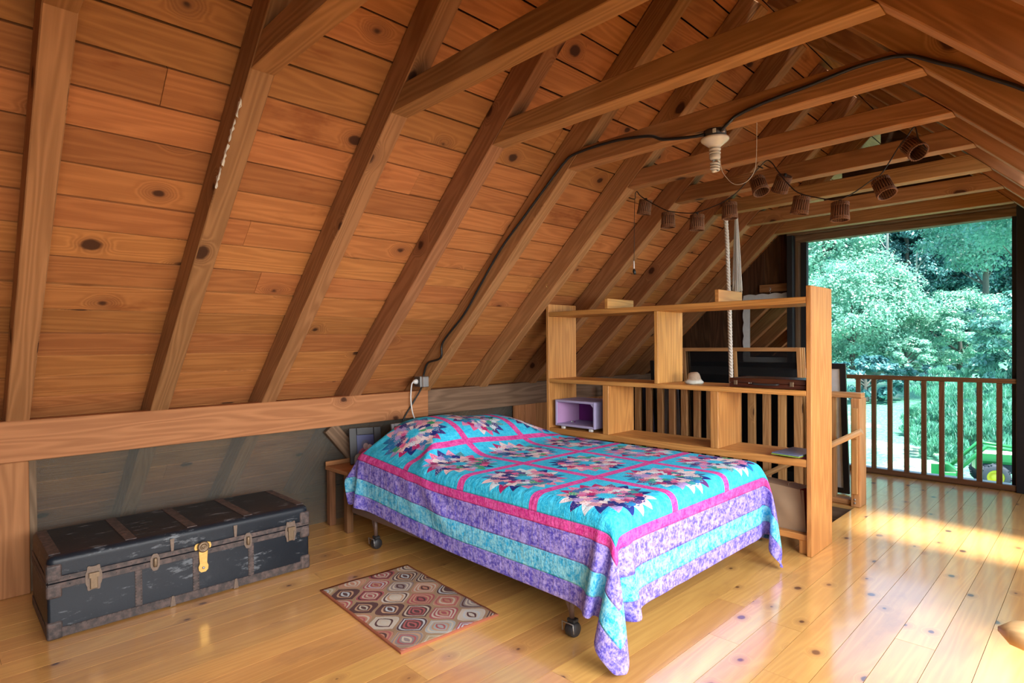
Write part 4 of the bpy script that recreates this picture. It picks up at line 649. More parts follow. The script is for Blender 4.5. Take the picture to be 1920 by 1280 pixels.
0,0,0,0,0,0,0,0,0,0,0,0,0,0,0,0,0,0,0,0,0,0,0,0,-1,0,0,0,0,0,0,0,0,-1,0,0,1,0,0,0,0,0,0,0,0,0,0,0,0,0,0,0,0,0,0,0,0,0,0,0,
0,0,0,0,0,0,0,0,0,0,0,0,0,0,0,0,0,0,0,0,0,0,0,0,0,0,0,0,0,0,0,0,-1,0,0,1,0,0,-1,1,0,0,0,0,0,0,0,0,0,0,0,0,0,0,0,0,0,0,0,0,
0,0,0,0,0,0,0,0,0,0,0,0,0,0,0,0,0,0,0,0,0,0,0,0,0,0,0,0,0,0,-1,0,0,0,1,0,0,0,0,0,0,0,0,0,0,0,0,0,0,0,0,0,0,0,0,0,0,0,0,0,
0,0,0,0,0,0,0,0,0,0,0,0,0,0,0,0,0,0,0,0,0,0,0,0,0,0,0,0,0,0,0,0,0,0,0,0,0,0,0,0,0,0,0,0,0,0,0,0,0,0,0,0,0,0,0,0,0,0,0,0,
0,0,0,0,0,0,0,0,0,0,0,0,0,0,0,0,0,0,0,0,0,0,0,0,-1,0,0,0,0,1,0,0,0,0,0,0,0,0,0,-1,0,0,0,0,1,0,0,1,-1,0,0,0,0,0,0,0,0,0,0,0,
0,0,0,0,0,0,0,0,0,0,0,0,0,0,0,0,0,0,0,0,0,0,1,-1,-1,1,0,0,0,0,0,-1,0,0,1,0,0,0,-1,0,0,1,0,0,0,0,0,0,0,0,0,0,0,0,0,0,0,0,0,0,
0,0,0,0,0,0,0,0,0,0,0,0,0,0,0,0,0,0,0,0,0,0,0,0,0,0,0,-1,1,0,0,0,0,0,0,0,-1,0,0,0,0,0,0,0,0,0,0,0,-1,1,0,0,0,0,0,0,0,0,0,0,
0,0,0,0,0,0,0,0,0,0,0,0,0,0,0,0,0,0,0,0,0,0,0,0,0,0,0,0,0,0,0,0,0,0,0,0,0,0,0,1,1,0,0,0,-1,0,0,-1,0,0,1,0,0,0,0,0,0,0,0,0,
0,0,0,0,0,0,0,0,0,0,0,0,0,0,0,0,0,0,0,0,0,0,0,0,0,0,0,0,0,0,0,0,-1,0,0,0,1,0,1,0,1,0,4,-1,0,-1,0,0,-1,0,-1,0,-1,1,-1,1,0,0,0,0,
0,0,0,0,0,0,0,0,0,0,0,0,0,0,0,0,0,0,0,0,0,0,0,0,0,0,0,0,0,0,0,-1,1,-1,0,1,1,1,0,1,0,1,0,0,3,0,1,0,0,-1,0,0,0,-2,-3,0,2,1,0,0,
-1,0,0,0,0,0,1,0,0,0,0,0,0,0,0,0,0,0,0,0,-1,0,0,0,0,0,0,0,0,0,0,1,0,-1,-1,1,2,0,1,0,0,0,0,0,0,0,-2,0,-1,0,0,0,0,0,-3,-1,1,0,0,0,
1,0,0,0,0,0,0,0,-1,0,0,0,0,0,0,0,0,0,0,0,0,0,1,0,0,0,0,0,0,0,0,0,0,-1,-2,1,0,-1,0,1,-1,1,1,0,0,0,0,0,-5,-1,0,0,0,-1,-1,-2,1,1,-1,-18,
1,0,1,0,1,0,0,0,0,0,0,0,0,0,0,0,0,0,0,0,0,-1,0,0,0,0,0,0,0,0,0,-1,0,0,0,0,1,3,1,10,2,0,0,0,0,1,0,0,1,0,-5,0,-1,-2,-2,-2,-1,1,1,-3,
-11,4,-14,0,0,1,0,0,0,0,0,0,0,0,0,0,0,0,0,0,0,0,-1,1,0,0,0,0,0,0,0,0,-1,1,0,0,0,-1,0,1,11,6,3,3,2,0,-1,0,1,0,0,1,-10,-2,-1,0,0,2,1,-2,
-4,-7,-1,-8,1,-1,-2,-1,0,0,0,0,0,0,0,0,0,0,0,0,0,0,0,0,1,0,0,0,0,-1,0,0,0,0,1,0,0,-1,0,1,0,-1,5,5,6,3,3,2,3,-1,0,0,0,-1,-14,2,0,1,1,-1,
-3,-3,-5,-3,-4,-3,1,-3,0,0,0,0,0,0,0,0,0,0,0,0,0,0,0,0,0,0,0,0,-1,0,0,1,0,0,0,0,0,-1,0,1,0,0,0,0,1,5,5,3,1,3,2,4,1,1,-1,1,-11,0,1,-1,
-2,-3,-3,-5,-3,-2,-2,-1,-2,0,-1,0,1,0,0,0,0,0,0,0,0,0,0,0,0,0,-1,0,0,0,1,0,0,0,0,0,-1,0,0,1,0,0,-1,0,0,0,1,3,5,3,2,1,2,2,3,2,3,-1,-10,-1,
-1,-3,-3,-3,-3,-2,-3,-2,-1,-1,0,-1,0,0,-1,0,0,0,0,0,0,0,0,0,0,0,0,0,1,0,0,0,0,0,0,0,-1,0,1,0,0,0,0,-1,1,0,0,0,0,2,2,5,4,0,0,1,1,3,3,3,
-12,-2,-3,-2,-3,-2,-2,-3,-1,-1,-2,0,-1,0,0,0,0,0,0,0,0,0,0,0,0,0,0,0,0,0,0,0,0,0,0,-1,0,0,1,0,0,0,0,-1,0,1,0,0,0,0,0,1,1,2,5,3,1,0,0,1,
1,3,-16,-2,-3,-1,-2,-2,-3,-1,0,-1,-2,0,0,-1,0,0,0,0,0,0,0,0,0,0,0,0,0,0,0,0,0,-1,0,0,0,1,0,0,0,0,-1,0,0,1,0,0,0,-1,0,0,0,2,2,0,2,5,2,0,
1,0,0,0,-20,-2,0,-2,-2,-2,-2,0,0,-2,-1,-1,0,1,-1,-1,0,0,0,0,0,0,0,0,0,0,0,0,0,0,0,1,0,0,0,0,0,0,-1,0,1,0,0,0,0,-1,0,1,0,0,0,1,1,1,1,3,
3,2,1,0,0,0,-22,0,-2,-2,-2,-2,0,0,-1,-1,0,-1,0,-1,0,0,0,0,0,0,0,0,0,0,0,0,0,0,0,0,0,0,0,0,0,-1,0,0,1,0,0,0,0,-1,0,1,0,0,0,0,0,0,2,0,
0,2,4,3,1,1,1,0,-20,-2,-4,-2,-1,-1,0,0,0,-2,-2,0,0,0,0,0,0,0,0,0,0,0,0,0,0,0,0,0,0,0,0,0,-1,0,0,1,0,0,0,0,0,-1,0,1,0,0,0,0,-1,0,1,0,
2,1,0,0,2,3,3,0,4,5,-3,-22,-3,-1,-1,1,0,0,-3,-1,0,0,-1,0,0,0,-1,0,0,0,0,0,1,0,0,-1,0,0,0,0,0,0,1,0,0,0,0,0,0,-1,0,1,0,0,0,0,-1,0,1,0,
-1,1,1,1,0,1,0,3,3,3,1,20]
QN = (72, 62); QA = (-0.17, 2.265); QB = (-0.33, 1.8)
# ------------------------------------------------------------------ bed
bed = thing('bed', 'low double bed on castors standing under the patchwork quilt', 'bed', (-2.3, 2.51, 0))
bm = newbm(); box(bm, (-3.28, 1.838, .225), (-1.325, 3.175, .535), .04, seg=4); MT['ticking'] = plain('mattress ticking', (.16, .14, .13), .9); obj('mattress', bm, 'ticking', bed)  # mattress kept dark so its colour deepens the shade under the bed
bm = newbm()
for y in (1.826, 3.155): box(bm, (-3.27, y, .172), (-1.34, y + .03, .212), .003, tint=.5); box(bm, (-3.27, y if y > 2 else y + .001, .205), (-1.34, y + .03, .214), .002)
for xx in (-3.27, -2.3, -1.37): box(bm, (xx, 1.857, .178), (xx + .03, 3.154, .206), .003)
obj('bed_frame', bm, 'brownmetal', bed, label='brown painted steel frame')
for xx, yy in ((-1.545, 1.856), (-3.04, 1.852), (-1.545, 3.15), (-3.04, 3.15)):
    bm = newbm(); s = 1 if yy < 2.5 else -1
    tube(bm, [(xx, yy, .172), (xx, yy, .075)], .011, 10)
    q = [(-.045, .172), (.0, .172), (.0, .085), (-.008, .085)]
    A = [bm.verts.new((xx + a, yy - .004, b)) for a, b in q]; B = [bm.verts.new((xx + a, yy + .004, b)) for a, b in q]
    bm.faces.new(A); bm.faces.new(B[::-1])
    for i in range(4): bm.faces.new((A[i], B[i], B[(i + 1) % 4], A[(i + 1) % 4]))
    lg = obj('leg', bm, 'brownmetal', bed)
    bm = newbm(); lathe(bm, [(0, -.022), (.026, -.022), (.031, -.014), (.031, .014), (.026, .022), (0, .022)], 20, T3(xx + .004, yy, .032) @ Matrix.Rotation(R(90), 4, 'Y'))
    box(bm, (xx - .016, yy - .016, .062), (xx + .024, yy + .016, .076), .003); obj('castor', bm, 'rubber', lg)
    bm = newbm(); tube(bm, [(xx - .025, yy - .03, .028), (xx - .025, yy - .033, .066), (xx + .033, yy - .033, .066), (xx + .033, yy - .03, .028)], .0028, 6); obj('castor_guard', bm, 'steel', lg)

# quilt cloth: a runs from the head to the foot of the bed, b across it
qd = np.array(QUILT).reshape(3, *QN).transpose(1, 2, 0).cumsum(0).cumsum(1) / 1000.0 + np.array((-2.2, 2.5, .4))
bm = bmesh.new(); uvl = bm.loops.layers.uv.new('UVMap')
V = [[bm.verts.new(qd[i, j]) for j in range(QN[1])] for i in range(QN[0])]
aa = np.linspace(QA[0], QA[1], QN[0]); bb = np.linspace(QB[0], QB[1], QN[1])
for i in range(QN[0] - 1):
    for j in range(QN[1] - 1):
        f = bm.faces.new((V[i][j], V[i + 1][j], V[i + 1][j + 1], V[i][j + 1])); f.smooth = True
        for l, (p, q) in zip(f.loops, ((i, j), (i + 1, j), (i + 1, j + 1), (i, j + 1))): l[uvl].uv = (aa[p], bb[q])
t = T('quilt cotton'); a, b = t.uv(); mn = lambda *x: t.f('MINIMUM', *x); mxx = lambda *x: t.f('MAXIMUM', *x); ab = lambda x: t.f('ABSOLUTE', x); fl = lambda x: t.f('FLOOR', x); fr = lambda x: t.f('FRACT', x)
A_, B_, PK = 1.94, 1.46, .047
pa, pb = 1.94 / 4, 1.46 / 3
wob = (t.noise(t.vec(a * 3, b * 3), 1.0, 2.0) - .5) * .012
ca = fr(a / pa) * pa - pa / 2; cb = fr(b / pb) * pb - pb / 2
sash = mxx((ab(ca) > (pa / 2 - PK / 2)) * (a > pa / 2) * (a < A_ - pa / 2), (ab(cb) > (pb / 2 - PK / 2)) * (b > pb / 2) * (b < B_ - pb / 2))
outa = mxx(a - A_, -a); outb = mxx(b - B_, -b); out = mxx(outa, outb); foot = out > 0.0
headonly = ((-a) > outb) * (a < 0.0)
# rosette of scraps
r = t.f('SQRT', ca * ca + cb * cb) * .93; th = t.f('ARCTAN2', cb, ca) / (2 * math.pi) + .5
bid = fl(a / pa) * 7.0 + fl(b / pb)
NS = 18.0; r0 = .040; dr = .036
ring0 = mn(fl((r - r0) / dr), 3.0)
st = th * NS + .5 * ring0; z = ab(fr(st) * 2.0 - 1.0)
rr = r + (z - .5) * .017
ring = mn(fl((rr - r0) / dr), 3.0); st2 = th * NS + .5 * ring; sec = fl(st2); z2 = ab(fr(st2) * 2.0 - 1.0)
sec = sec - NS * fl(sec / NS)
ros = (rr > r0) * (r < (.178 - z2 * .043 + .0)) 
ros = (rr > r0) * mxx(rr < (r0 + 3 * dr - .002), (r < (.197 - z2 * .046)))
rv = t.white(t.vec(sec + .5, ring + .5 + bid * 13.0, 3.3))
rv2 = t.white(t.vec(sec + 7.5, ring + bid * 5.0, 9.1))
pal = t.ramp(rv, [(0, (.015, .03, .20)), (.14, (.02, .18, .42)), (.24, (.45, .02, .14)), (.33, (.70, .22, .42)), (.40, (.74, .64, .66)), (.47, (.04, .30, .34)), (.53, (.42, .30, .62)), (.62, (.80, .58, .60)), (.70, (.10, .03, .16)), (.76, (.62, .74, .80)), (.84, (.70, .36, .42)), (.90, (.05, .38, .16)), (.94, (.70, .12, .30))], 'CONSTANT')
prn = t.voro(t.vec(a, b), 130.0)[0]
pal = t.mix((prn < .30) * (rv2 > .35) * .55, pal, t.ramp(rv2, [(0, (.7, .6, .62)), (.35, (.78, .72, .74)), (.6, (.30, .12, .30)), (.8, (.08, .22, .45))], 'CONSTANT'))
edge = mxx(ab(fr(st2) - .5) > .475, ab(fr((rr - r0) / dr) - .5) > .46)
pal = t.mix(edge * .35, pal, (.30, .28, .34))
m1 = t.noise(t.vec(a, b), 26.0, 5.0, .65); m2 = t.noise(t.vec(a, b), 75.0, 4.0, .7); mot = m1 * .5 + m2 * .5
turq = t.mix(t.ss(mot, .36, .64), (.012, .42, .72), (.08, .62, .86))
turq2 = t.mix(t.ss(mot, .38, .60), (.012, .38, .72), (.30, .74, .90))
pink = t.mix(t.ss(mot, .38, .62), (.57, .03, .25), (.76, .13, .44))
purp = t.mix(t.ss(mot, .40, .60), (.095, .075, .52), (.44, .38, .84))
c = t.mix(ros, turq, pal)
c = t.mix(sash, c, pink)
band = t.mix(out > PK, pink, purp)
band = t.mix((out > .155) * (out < .247) * (1.0 - headonly), band, turq2)
c = t.mix(foot, c, band)
seam = mn(mn(ab(out - PK), ab(out - .155)), mn(ab(out - .247), ab(out)))
c = t.mix(t.ss(seam, .0022, .0006) * .45, c, (.08, .05, .2))
# stitched puckers
stp = t.noise(t.vec(a, b), 38.0, 2.0, .5, 1.5); stl = ab(stp - .5)
puck = t.noise(t.vec(a * 34.0, b * 7.0), 1.0, 3.0, .6) * (outb > -.12)
h = t.ss(stl, 0.0, .09) * .16 + puck * 1.1 + t.noise(t.vec(a, b), 14.0, 3.0) * .8 - t.ss(seam, .006, 0.0) * .7
geo = t.node('ShaderNodeNewGeometry')
back = t.mix(t.ss(mot, .4, .6), (.05, .17, .42), (.10, .33, .58)); back = t.mix(t.ss(t.noise(t.vec(a * 22, b * 4), 1.0, 2.0), .5, .62), back, (.30, .26, .58))
MT['quilt'] = t.out(c, .85, t.bump(h, .6, .010), spec=.15)
t2 = T('quilt lining'); a, b = t2.uv(); n1 = t2.noise(t2.vec(a * 30, b * 5), 1.0, 2.0); MT['lining'] = t2.out(t2.mix(t2.ss(n1, .42, .6), (.03, .13, .36), (.22, .28, .60)), .85, spec=.15)
q = obj('quilt', bm, ['quilt', 'lining'], label='turquoise, pink and purple patchwork quilt draped over the bed', cat='quilt', recalc=False)
md = q.modifiers.new('thick', 'SOLIDIFY'); md.thickness = .006; md.offset = -1.0; md.material_offset = 1; md.material_offset_rim = 0
md = q.modifiers.new('smooth', 'SUBSURF'); md.levels = 1; md.render_levels = 2

# ------------------------------------------------------------------ trunk
TX0, TX1, TY0, TY1, TH = -3.545, -3.04, .318, 1.437, .342
t = T('trunk skin'); p = t.coord(); n = t.noise(t.vec(*p), 9, 5.0, .65); sc = t.noise(t.vec(p[0] * 22, p[1] * 9, p[2] * 30), 1.0, 5.0, .7); nf = t.noise(t.vec(*p), 160, 3.0)
c = t.mix(n, (.004, .006, .010), (.012, .018, .026)); c = t.mix(t.ss(sc, .57, .67) * .55, c, (.20, .22, .24)); c = t.mix(t.ss(n, .6, .8) * .25, c, (.10, .11, .12)); 
MT['trunk'] = t.out(c, .42, t.bump(nf, .25, .002), spec=.3)
t = T('trunk trim'); p = t.coord(); n = t.noise(t.vec(*p), 40, 5.0, .65); MT['trim'] = t.out(t.mix(t.ss(n, .35, .7), (.035, .028, .027), (.11, .075, .065)), .6, t.bump(n, .3, .002))
MT['rust'] = plain('rusted latch metal', (.17, .125, .095), .55, .5, var=.45, scale=120)
tr_ = thing('trunk', 'old black steamer trunk with brass lock on the floor by the wall', 'trunk', ((TX0 + TX1) / 2, (TY0 + TY1) / 2, 0))
def rbox(bm, lo, hi, rad, seg=5, mi=0):
    nf = len(bm.faces); box(bm, lo, hi, rad, seg=seg, mi=mi); bm.faces.ensure_lookup_table()
    for f in bm.faces[nf:]: f.smooth = True
bm = newbm(); rbox(bm, (TX0, TY0, .004), (TX1, TY1, .232), .012, 3); obj('trunk_body', bm, 'trunk', tr_)
bm = newbm(); rbox(bm, (TX0, TY0, .235), (TX1, TY1, TH), .036, 6); obj('trunk_lid', bm, 'trunk', tr_)
bm = newbm(); F_ = TX1
box(bm, (F_ - .002, TY0 + .002, .206), (F_ + .004, TY1 - .002, .231), .001); box(bm, (F_ - .002, TY0 + .002, .236), (F_ + .004, TY1 - .002, .258), .001)
box(bm, (F_ - .002, TY0 + .01, .006), (F_ + .003, TY1 - .01, .046), .001)
for y in (.64, .875, 1.13): box(bm, (F_ - .002, y - .014, .047), (F_ + .003, y + .014, .206), .001)
for y in (.62, .87, 1.13): box(bm, (TX0 + .03, y - .022, TH - .002), (F_ - .03, y + .022, TH + .003), .001)
for y in (TY0, TY1): 
    s = -1 if y == TY0 else 1
    for zz in ((.006, .046), (.206, .231), (.236, .258)): box(bm, (TX0 + .01, min(y, y + s * .003), zz[0]), (F_ - .002, max(y, y + s * .003), zz[1]), .001)
    yy = y - s * .03
    box(bm, (TX0 + .04, yy - .02, TH - .002), (F_ - .04, yy + .02, TH + .0025), .001)
bind = bm
for y0, s in ((TY0, 1), (TY1, -1)):
    for zz in ((-.0, .075), (.17, .228), (.238, .31)):
        a, b = sorted((y0 - s * .004, y0 + s * .05)); bm = newbm(); box(bm, (F_ - .05, a, max(.001, zz[0])), (F_ + .006, b, zz[1]), .012, seg=3); obj('corner_cap', bm, 'trim', tr_)
bm = bind; rr_ = random.Random(3)
def rivet(x, y, z): bmesh.ops.create_icosphere(bm, subdivisions=1, radius=.0028, matrix=T3(x, y, z))
for i in range(60):
    y = TY0 + .02 + (TY1 - TY0 - .04) * i / 59; rivet(F_ + .003, y, .043)
    if i % 3 == 0: rivet(F_ + .004, y, .219); rivet(F_ + .004, y, .247)
for y in (.64, .875, 1.13):
    for s in (-.010, .010):
        for i in range(11): rivet(F_ + .003, y + s, .06 + i * .0135)
obj('binding', bm, 'trim', tr_, label='brownish riveted edge binding')
def plate(bm, outline, x0, x1):
    A = [bm.verts.new((x0, y, z)) for y, z in outline]; B = [bm.verts.new((x1, y, z)) for y, z in outline]
    bm.faces.new(A); bm.faces.new(B[::-1])
    for i in range(len(A)): bm.faces.new((A[i], B[i], B[(i + 1) % len(A)], A[(i + 1) % len(A)]))
def ornate(cy, cz, w, h, k=6):
    o = []
    for i in range(48):
        a = 2 * math.pi * i / 48; e = .55; x = math.copysign(abs(math.cos(a)) ** e, math.cos(a)); y = math.copysign(abs(math.sin(a)) ** e, math.sin(a)); s = 1 + .07 * math.cos(k * a)
        o.append((cy + x * w * s, cz + y * h * s))
    return o
for y, big in ((.475, 1), (1.335, 1)):
    bm = newbm(); plate(bm, ornate(y, .222, .028, .052), F_ + .002, F_ + .007); lt = obj('latch', bm, 'rust', tr_)
    bm = newbm(); box(bm, (F_ + .007, y - .014, .176), (F_ + .016, y + .014, .232), .004, seg=2); box(bm, (F_ + .007, y - .018, .226), (F_ + .020, y + .018, .246), .006, seg=2); obj('hasp', bm, 'oldbrass', lt)
for y in (.705, 1.115):
    bm = newbm(); plate(bm, ornate(y, .226, .018, .036, 4), F_ + .002, F_ + .006); lt = obj('catch', bm, 'rust', tr_)
    bm = newbm(); lathe(bm, [(0, -.022), (.007, -.020), (.009, -.012), (.009, .012), (.007, .02), (0, .022)], 12, T3(F_ + .010, y, .226)); obj('pin', bm, 'oldbrass', lt)
bm = newbm(); y = .905; plate(bm, [(y - .034, .236), (y + .034, .236), (y + .038, .246), (y + .034, .262), (y + .024, .266), (y - .024, .266), (y - .034, .262), (y - .038, .246)], F_ + .002, F_ + .007)
plate(bm, [(y - .02, .25), (y + .02, .25), (y + .018, .20), (y + .016, .17), (y + .022, .155), (y + .020, .138), (y + .01, .128), (y - .01, .128), (y - .02, .138), (y - .022, .155), (y - .016, .17), (y - .018, .20)], F_ + .007, F_ + .013)
lk = obj('lock', bm, 'brass', tr_, label='yellow brass lock plate with hanging hasp')
bm = newbm(); mm = T3(F_ + .013, y, .248) @ Matrix.Rotation(R(90), 4, 'Y'); lathe(bm, [(.026, 0), (.026, .004), (.022, .009), (.014, .009), (.013, .006), (.006, .006), (.005, .010), (0, .010)], 24, mm); obj('lock_dial', bm, 'oldbrass', lk)
bm = newbm(); lathe(bm, [(.006, 0), (.005, .004), (0, .005)], 12, T3(F_ + .013, y, .148) @ Matrix.Rotation(R(90), 4, 'Y')); obj('lock_stud', bm, 'steel', lk)
for y, z0, z1 in ((.775, .255, .315), (1.055, .255, .315), (.775, .0, .05), (1.055, .0, .05)):
    bm = newbm(); plate(bm, [(y - .005, z0 + .004), (y + .005, z0 + .004), (y + .009, z1), (y - .009, z1)] if z0 > .1 else [(y - .012, .003), (y + .012, .003), (y + .005, z1), (y - .005, z1)], F_ + .002, F_ + .0065); obj('strap_clip', bm, 'rust', tr_)

# ------------------------------------------------------------------ rug
c0, c1, c3 = Vector((-1.924, 1.278, 0)), Vector((-2.707, 1.334, 0)), Vector((-1.892, 1.768, 0))
ex, ey = (c1 - c0), (c3 - c0); lx, ly = ex.length, ey.length; ex.normalize(); ey.normalize()
bm = newbm(); uvl = bm.loops.layers.uv.active; nx_, ny_ = 40, 26
rg = [[bm.verts.new(c0 + ex * lx * i / nx_ + ey * ly * j / ny_ + Vector((0, 0, .0075 + .0012 * math.sin(i * .9 + j * .4)))) for j in range(ny_ + 1)] for i in range(nx_ + 1)]
for i in range(nx_):
    for j in range(ny_):
        f = bm.faces.new((rg[i][j], rg[i + 1][j], rg[i + 1][j + 1], rg[i][j + 1])); f.smooth = True
        for l, (p, q) in zip(f.loops, ((i, j), (i + 1, j), (i + 1, j + 1), (i, j + 1))): l[uvl].uv = (lx * p / nx_, ly * q / ny_)
ring = [rg[i][0] for i in range(nx_ + 1)] + [rg[nx_][j] for j in range(1, ny_ + 1)] + [rg[i][ny_] for i in range(nx_ - 1, -1, -1)] + [rg[0][j] for j in range(ny_ - 1, 0, -1)]
low = [bm.verts.new((v.co.x, v.co.y, .0005)) for v in ring]
for i in range(len(ring)): bm.faces.new((ring[i], low[i], low[(i + 1) % len(ring)], ring[(i + 1) % len(ring)]))
t = T('rug weave'); a, b = t.uv(); ab = lambda x: t.f('ABSOLUTE', x); fl = lambda x: t.f('FLOOR', x); fr = lambda x: t.f('FRACT', x)
W2, H2 = .096, .082                                                   # half sizes of one ogee medallion
wv = (t.noise(t.vec(a, b), 40, 2.0) - .5) * .006
u = (a + wv + .02) / W2; v = (b + wv + .012) / H2
def cell(ou, ov):
    iu = fl((u + ou) / 2.0); iv = fl((v + ov) / 2.0); lu = fr((u + ou) / 2.0) * 2.0 - 1.0; lv = fr((v + ov) / 2.0) * 2.0 - 1.0
    mm = ab(lv) * .5 + ab(lu) * .5 - .10 * t.f('SINE', (ab(lu) - ab(lv)) * math.pi) * 0.0
    mm = t.f('POWER', t.f('POWER', ab(lv), 1.25) + t.f('POWER', ab(lu), 1.25), .8) * .5
    mm = ab(lv) - .5 * t.f('COSINE', lu * math.pi) + .5
    return mm * .5, iu, iv
m1, iu1, iv1 = cell(0.0, 0.0); m2, iu2, iv2 = cell(1.0, 1.0)
use1 = m1 < m2
mm = t.f('MINIMUM', m1, m2); iu = iu1 * use1 + (iu2 + 50.0) * (1.0 - use1); iv = iv1 * use1 + (iv2 + 70.0) * (1.0 - use1)
bnd = fl(mm * 16.0)
key = t.white(t.vec(iu + .5, iv + .5, 1.0)); k2 = t.white(t.vec(iu + .5, iv + .5, bnd * .5 + 4.0))
base = t.ramp(key, [(0, (.30, .25, .24)), (.16, (.10, .05, .05)), (.36, (.42, .10, .11)), (.52, (.62, .56, .46)), (.68, (.42, .46, .44)), (.80, (.45, .38, .22)), (.90, (.55, .26, .17))], 'CONSTANT')
alt = t.ramp(k2, [(0, (.62, .54, .42)), (.4, (.10, .045, .045)), (.6, (.45, .12, .12)), (.75, (.55, .33, .20)), (.88, (.55, .60, .62))], 'CONSTANT')
c = t.mix((fr(bnd / 2.0) > .3) * (bnd > 0.5), base, alt)
c = t.mix(mm > .445, c, (.40, .26, .15))
edge = t.f('MAXIMUM', t.f('MAXIMUM', -a + .011, a - (lx - .011)), t.f('MAXIMUM', -b + .011, b - (ly - .011))) > 0.0
c = t.mix(edge, c, (.42, .13, .065))
pn = t.noise(t.vec(a, b), 420, 2.0); c = t.mix(pn * .5, c, (.10, .07, .06)); 
MT['rug'] = t.out(c, .95, t.bump(pn, .6, .003), spec=.1)
obj('rug', bm, 'rug', label='small patterned mat with ogee medallions on the floor beside the bed', cat='rug', base=(-2.3, 1.55, 0))
# ------------------------------------------------------------------ open shelf unit at the far side of the bed
bx, by0, by1 = (-3.13, -1.153), 3.4656, 3.805
sh = thing('bookshelf', 'open golden wooden shelf unit standing between bed and stairwell', 'shelf', (-2.14, 3.635, 0))
def part(name, lo, hi, mat='shelf', bev=.003, ax=None, par=None, **k):
    bm = newbm(); box(bm, lo, hi, bev, ax); return obj(name, bm, mat, par or sh, **k)
part('side_panel', (-3.13, by0, 0), (-3.104, by1 + .005, 1.517))
part('side_panel', (-1.181, by0, 0), (-1.153, by1 + .005, 1.5155), label='tall end panel, its broad face lit by the window')
part('shelf', (-3.104, by0 + .002, 1.418), (-1.181, by1, 1.454))
part('shelf', (-3.104, by0 + .001, .898), (-1.181, by1, .928))
part('shelf', (-3.104, by0 + .003, .498), (-1.181, by1, .541))
part('shelf', (-3.104, by0 + .02, .078), (-1.181, by1, .113))
part('divider', (-2.585, by0 + .005, .541), (-2.533, by1 - .01, .898), ax=2)
part('divider', (-1.752, by0 + .005, .541), (-1.700, by1 - .01, .898), ax=2)
part('divider', (-2.152, by0 + .004, .928), (-2.123, by1 - .005, 1.418), ax=2)
part('upper_stub', (-2.560, by0 + .003, 1.454), (-2.532, by1 - .005, 1.527), ax=1)
part('upper_stub', (-1.718, by0 + .003, 1.454), (-1.690, by1 - .005, 1.532), ax=1)
part('foot_block', (-1.232, by0 + .03, .0), (-1.184, by1 - .02, .078), ax=2)
part('foot_block', (-3.100, by0 + .03, .0), (-3.052, by1 - .02, .078), ax=2)
part('foot_block', (-2.20, by0 + .03, .0), (-2.152, by1 - .02, .078), ax=2)
# things on it
MT['lilac'] = plain('lilac paint', (.47, .42, .66), .55, var=.06); MT['violet'] = plain('violet paint', (.16, .012, .17), .6, var=.06); MT['lilac in'] = plain('pink lilac paint', (.52, .30, .55), .6, var=.05)
cr = thing('box', 'lilac open-fronted wooden box with violet back on the low shelf', 'box', (-2.86, 3.64, .541))
X0, X1, Z0, Z1, YF, YK = -3.058, -2.668, .562, .765, 3.485, 3.77; w = .018
bm = newbm()
box(bm, (X0, YF, Z0), (X0 + w, YK, Z1), .006, seg=2); box(bm, (X1 - w, YF, Z0), (X1, YK, Z1), .006, seg=2)
box(bm, (X0 + w - .002, YF + .001, Z1 - w), (X1 - w + .002, YK, Z1), .004); box(bm, (X0 + w - .002, YF + .001, Z0), (X1 - w + .002, YK, Z0 + w), .004)
obj('shell', bm, 'lilac', cr)
bm = newbm(); box(bm, (X0 + w, YF + .01, Z0 + w), (X0 + w + .002, YK - .01, Z1 - w), 0); obj('lining', bm, 'lilac in', cr, label='pinkish lilac inner side')
bm = newbm(); box(bm, (X0 + w, YK - .008, Z0 + w), (X1 - w, YK - .002, Z1 - w), 0); obj('back_panel', bm, 'violet', cr, label='dark violet back panel')
for z in (.69, .645):
    bm = newbm(); bmesh.ops.create_icosphere(bm, subdivisions=1, radius=.003, matrix=T3(-2.83, YK - .009, z)); obj('pin', bm, 'steel', cr)
bm = newbm(); plate_ = [(X1 - w, Z1 - w), (X1 - w - .025, Z1 - w), (X1 - w, Z1 - w - .025)]
A = [bm.verts.new((x, YF + .004, z)) for x, z in plate_]; B = [bm.verts.new((x, YF + .012, z)) for x, z in plate_]; bm.faces.new(A); bm.faces.new(B[::-1])
for i in range(3): bm.faces.new((A[i], B[i], B[(i + 1) % 3], A[(i + 1) % 3]))
obj('corner_brace', bm, 'lilac', cr)
for x in (X0 + .07, X1 - .05):
    for y in (YF + .02, YK - .04):
        bm = newbm(); box(bm, (x - .014, y - .012, .541), (x + .014, y + .012, Z0), .002); obj('foot', bm, 'white', cr)
for i, (x, m_) in enumerate(((-2.985, 'white'), (-2.972, 'steel'), (-2.955, 'violet'))):
    bm = newbm(); bmesh.ops.create_icosphere(bm, subdivisions=2, radius=.006, matrix=T3(x, 3.60, Z0 + w + .006))
    for f in bm.faces: f.smooth = True
    obj('bead', bm, m_, label='tiny %s bead lying inside the lilac box' % ('white', 'grey', 'violet')[i], cat='bead', group='beads in the lilac box')
t = T('stone'); p = t.coord(); n = t.noise(t.vec(*p), 28, 5.0, .65); z = p[2]
MT['stone'] = t.out(t.mix(t.ss(z + (n - .5) * .03, .022, .034), t.mix(n, (.50, .50, .45), (.68, .70, .64)), t.mix(n, (.30, .20, .13), (.55, .44, .33))), .85, t.bump(n, .6, .01))
bm = newbm(); lathe(bm, [(0, 0), (.048, .0), (.060, .008), (.060, .018), (.050, .028), (.044, .036), (.041, .055), (.034, .070), (.022, .078), (.010, .077), (0, .074)], 28)
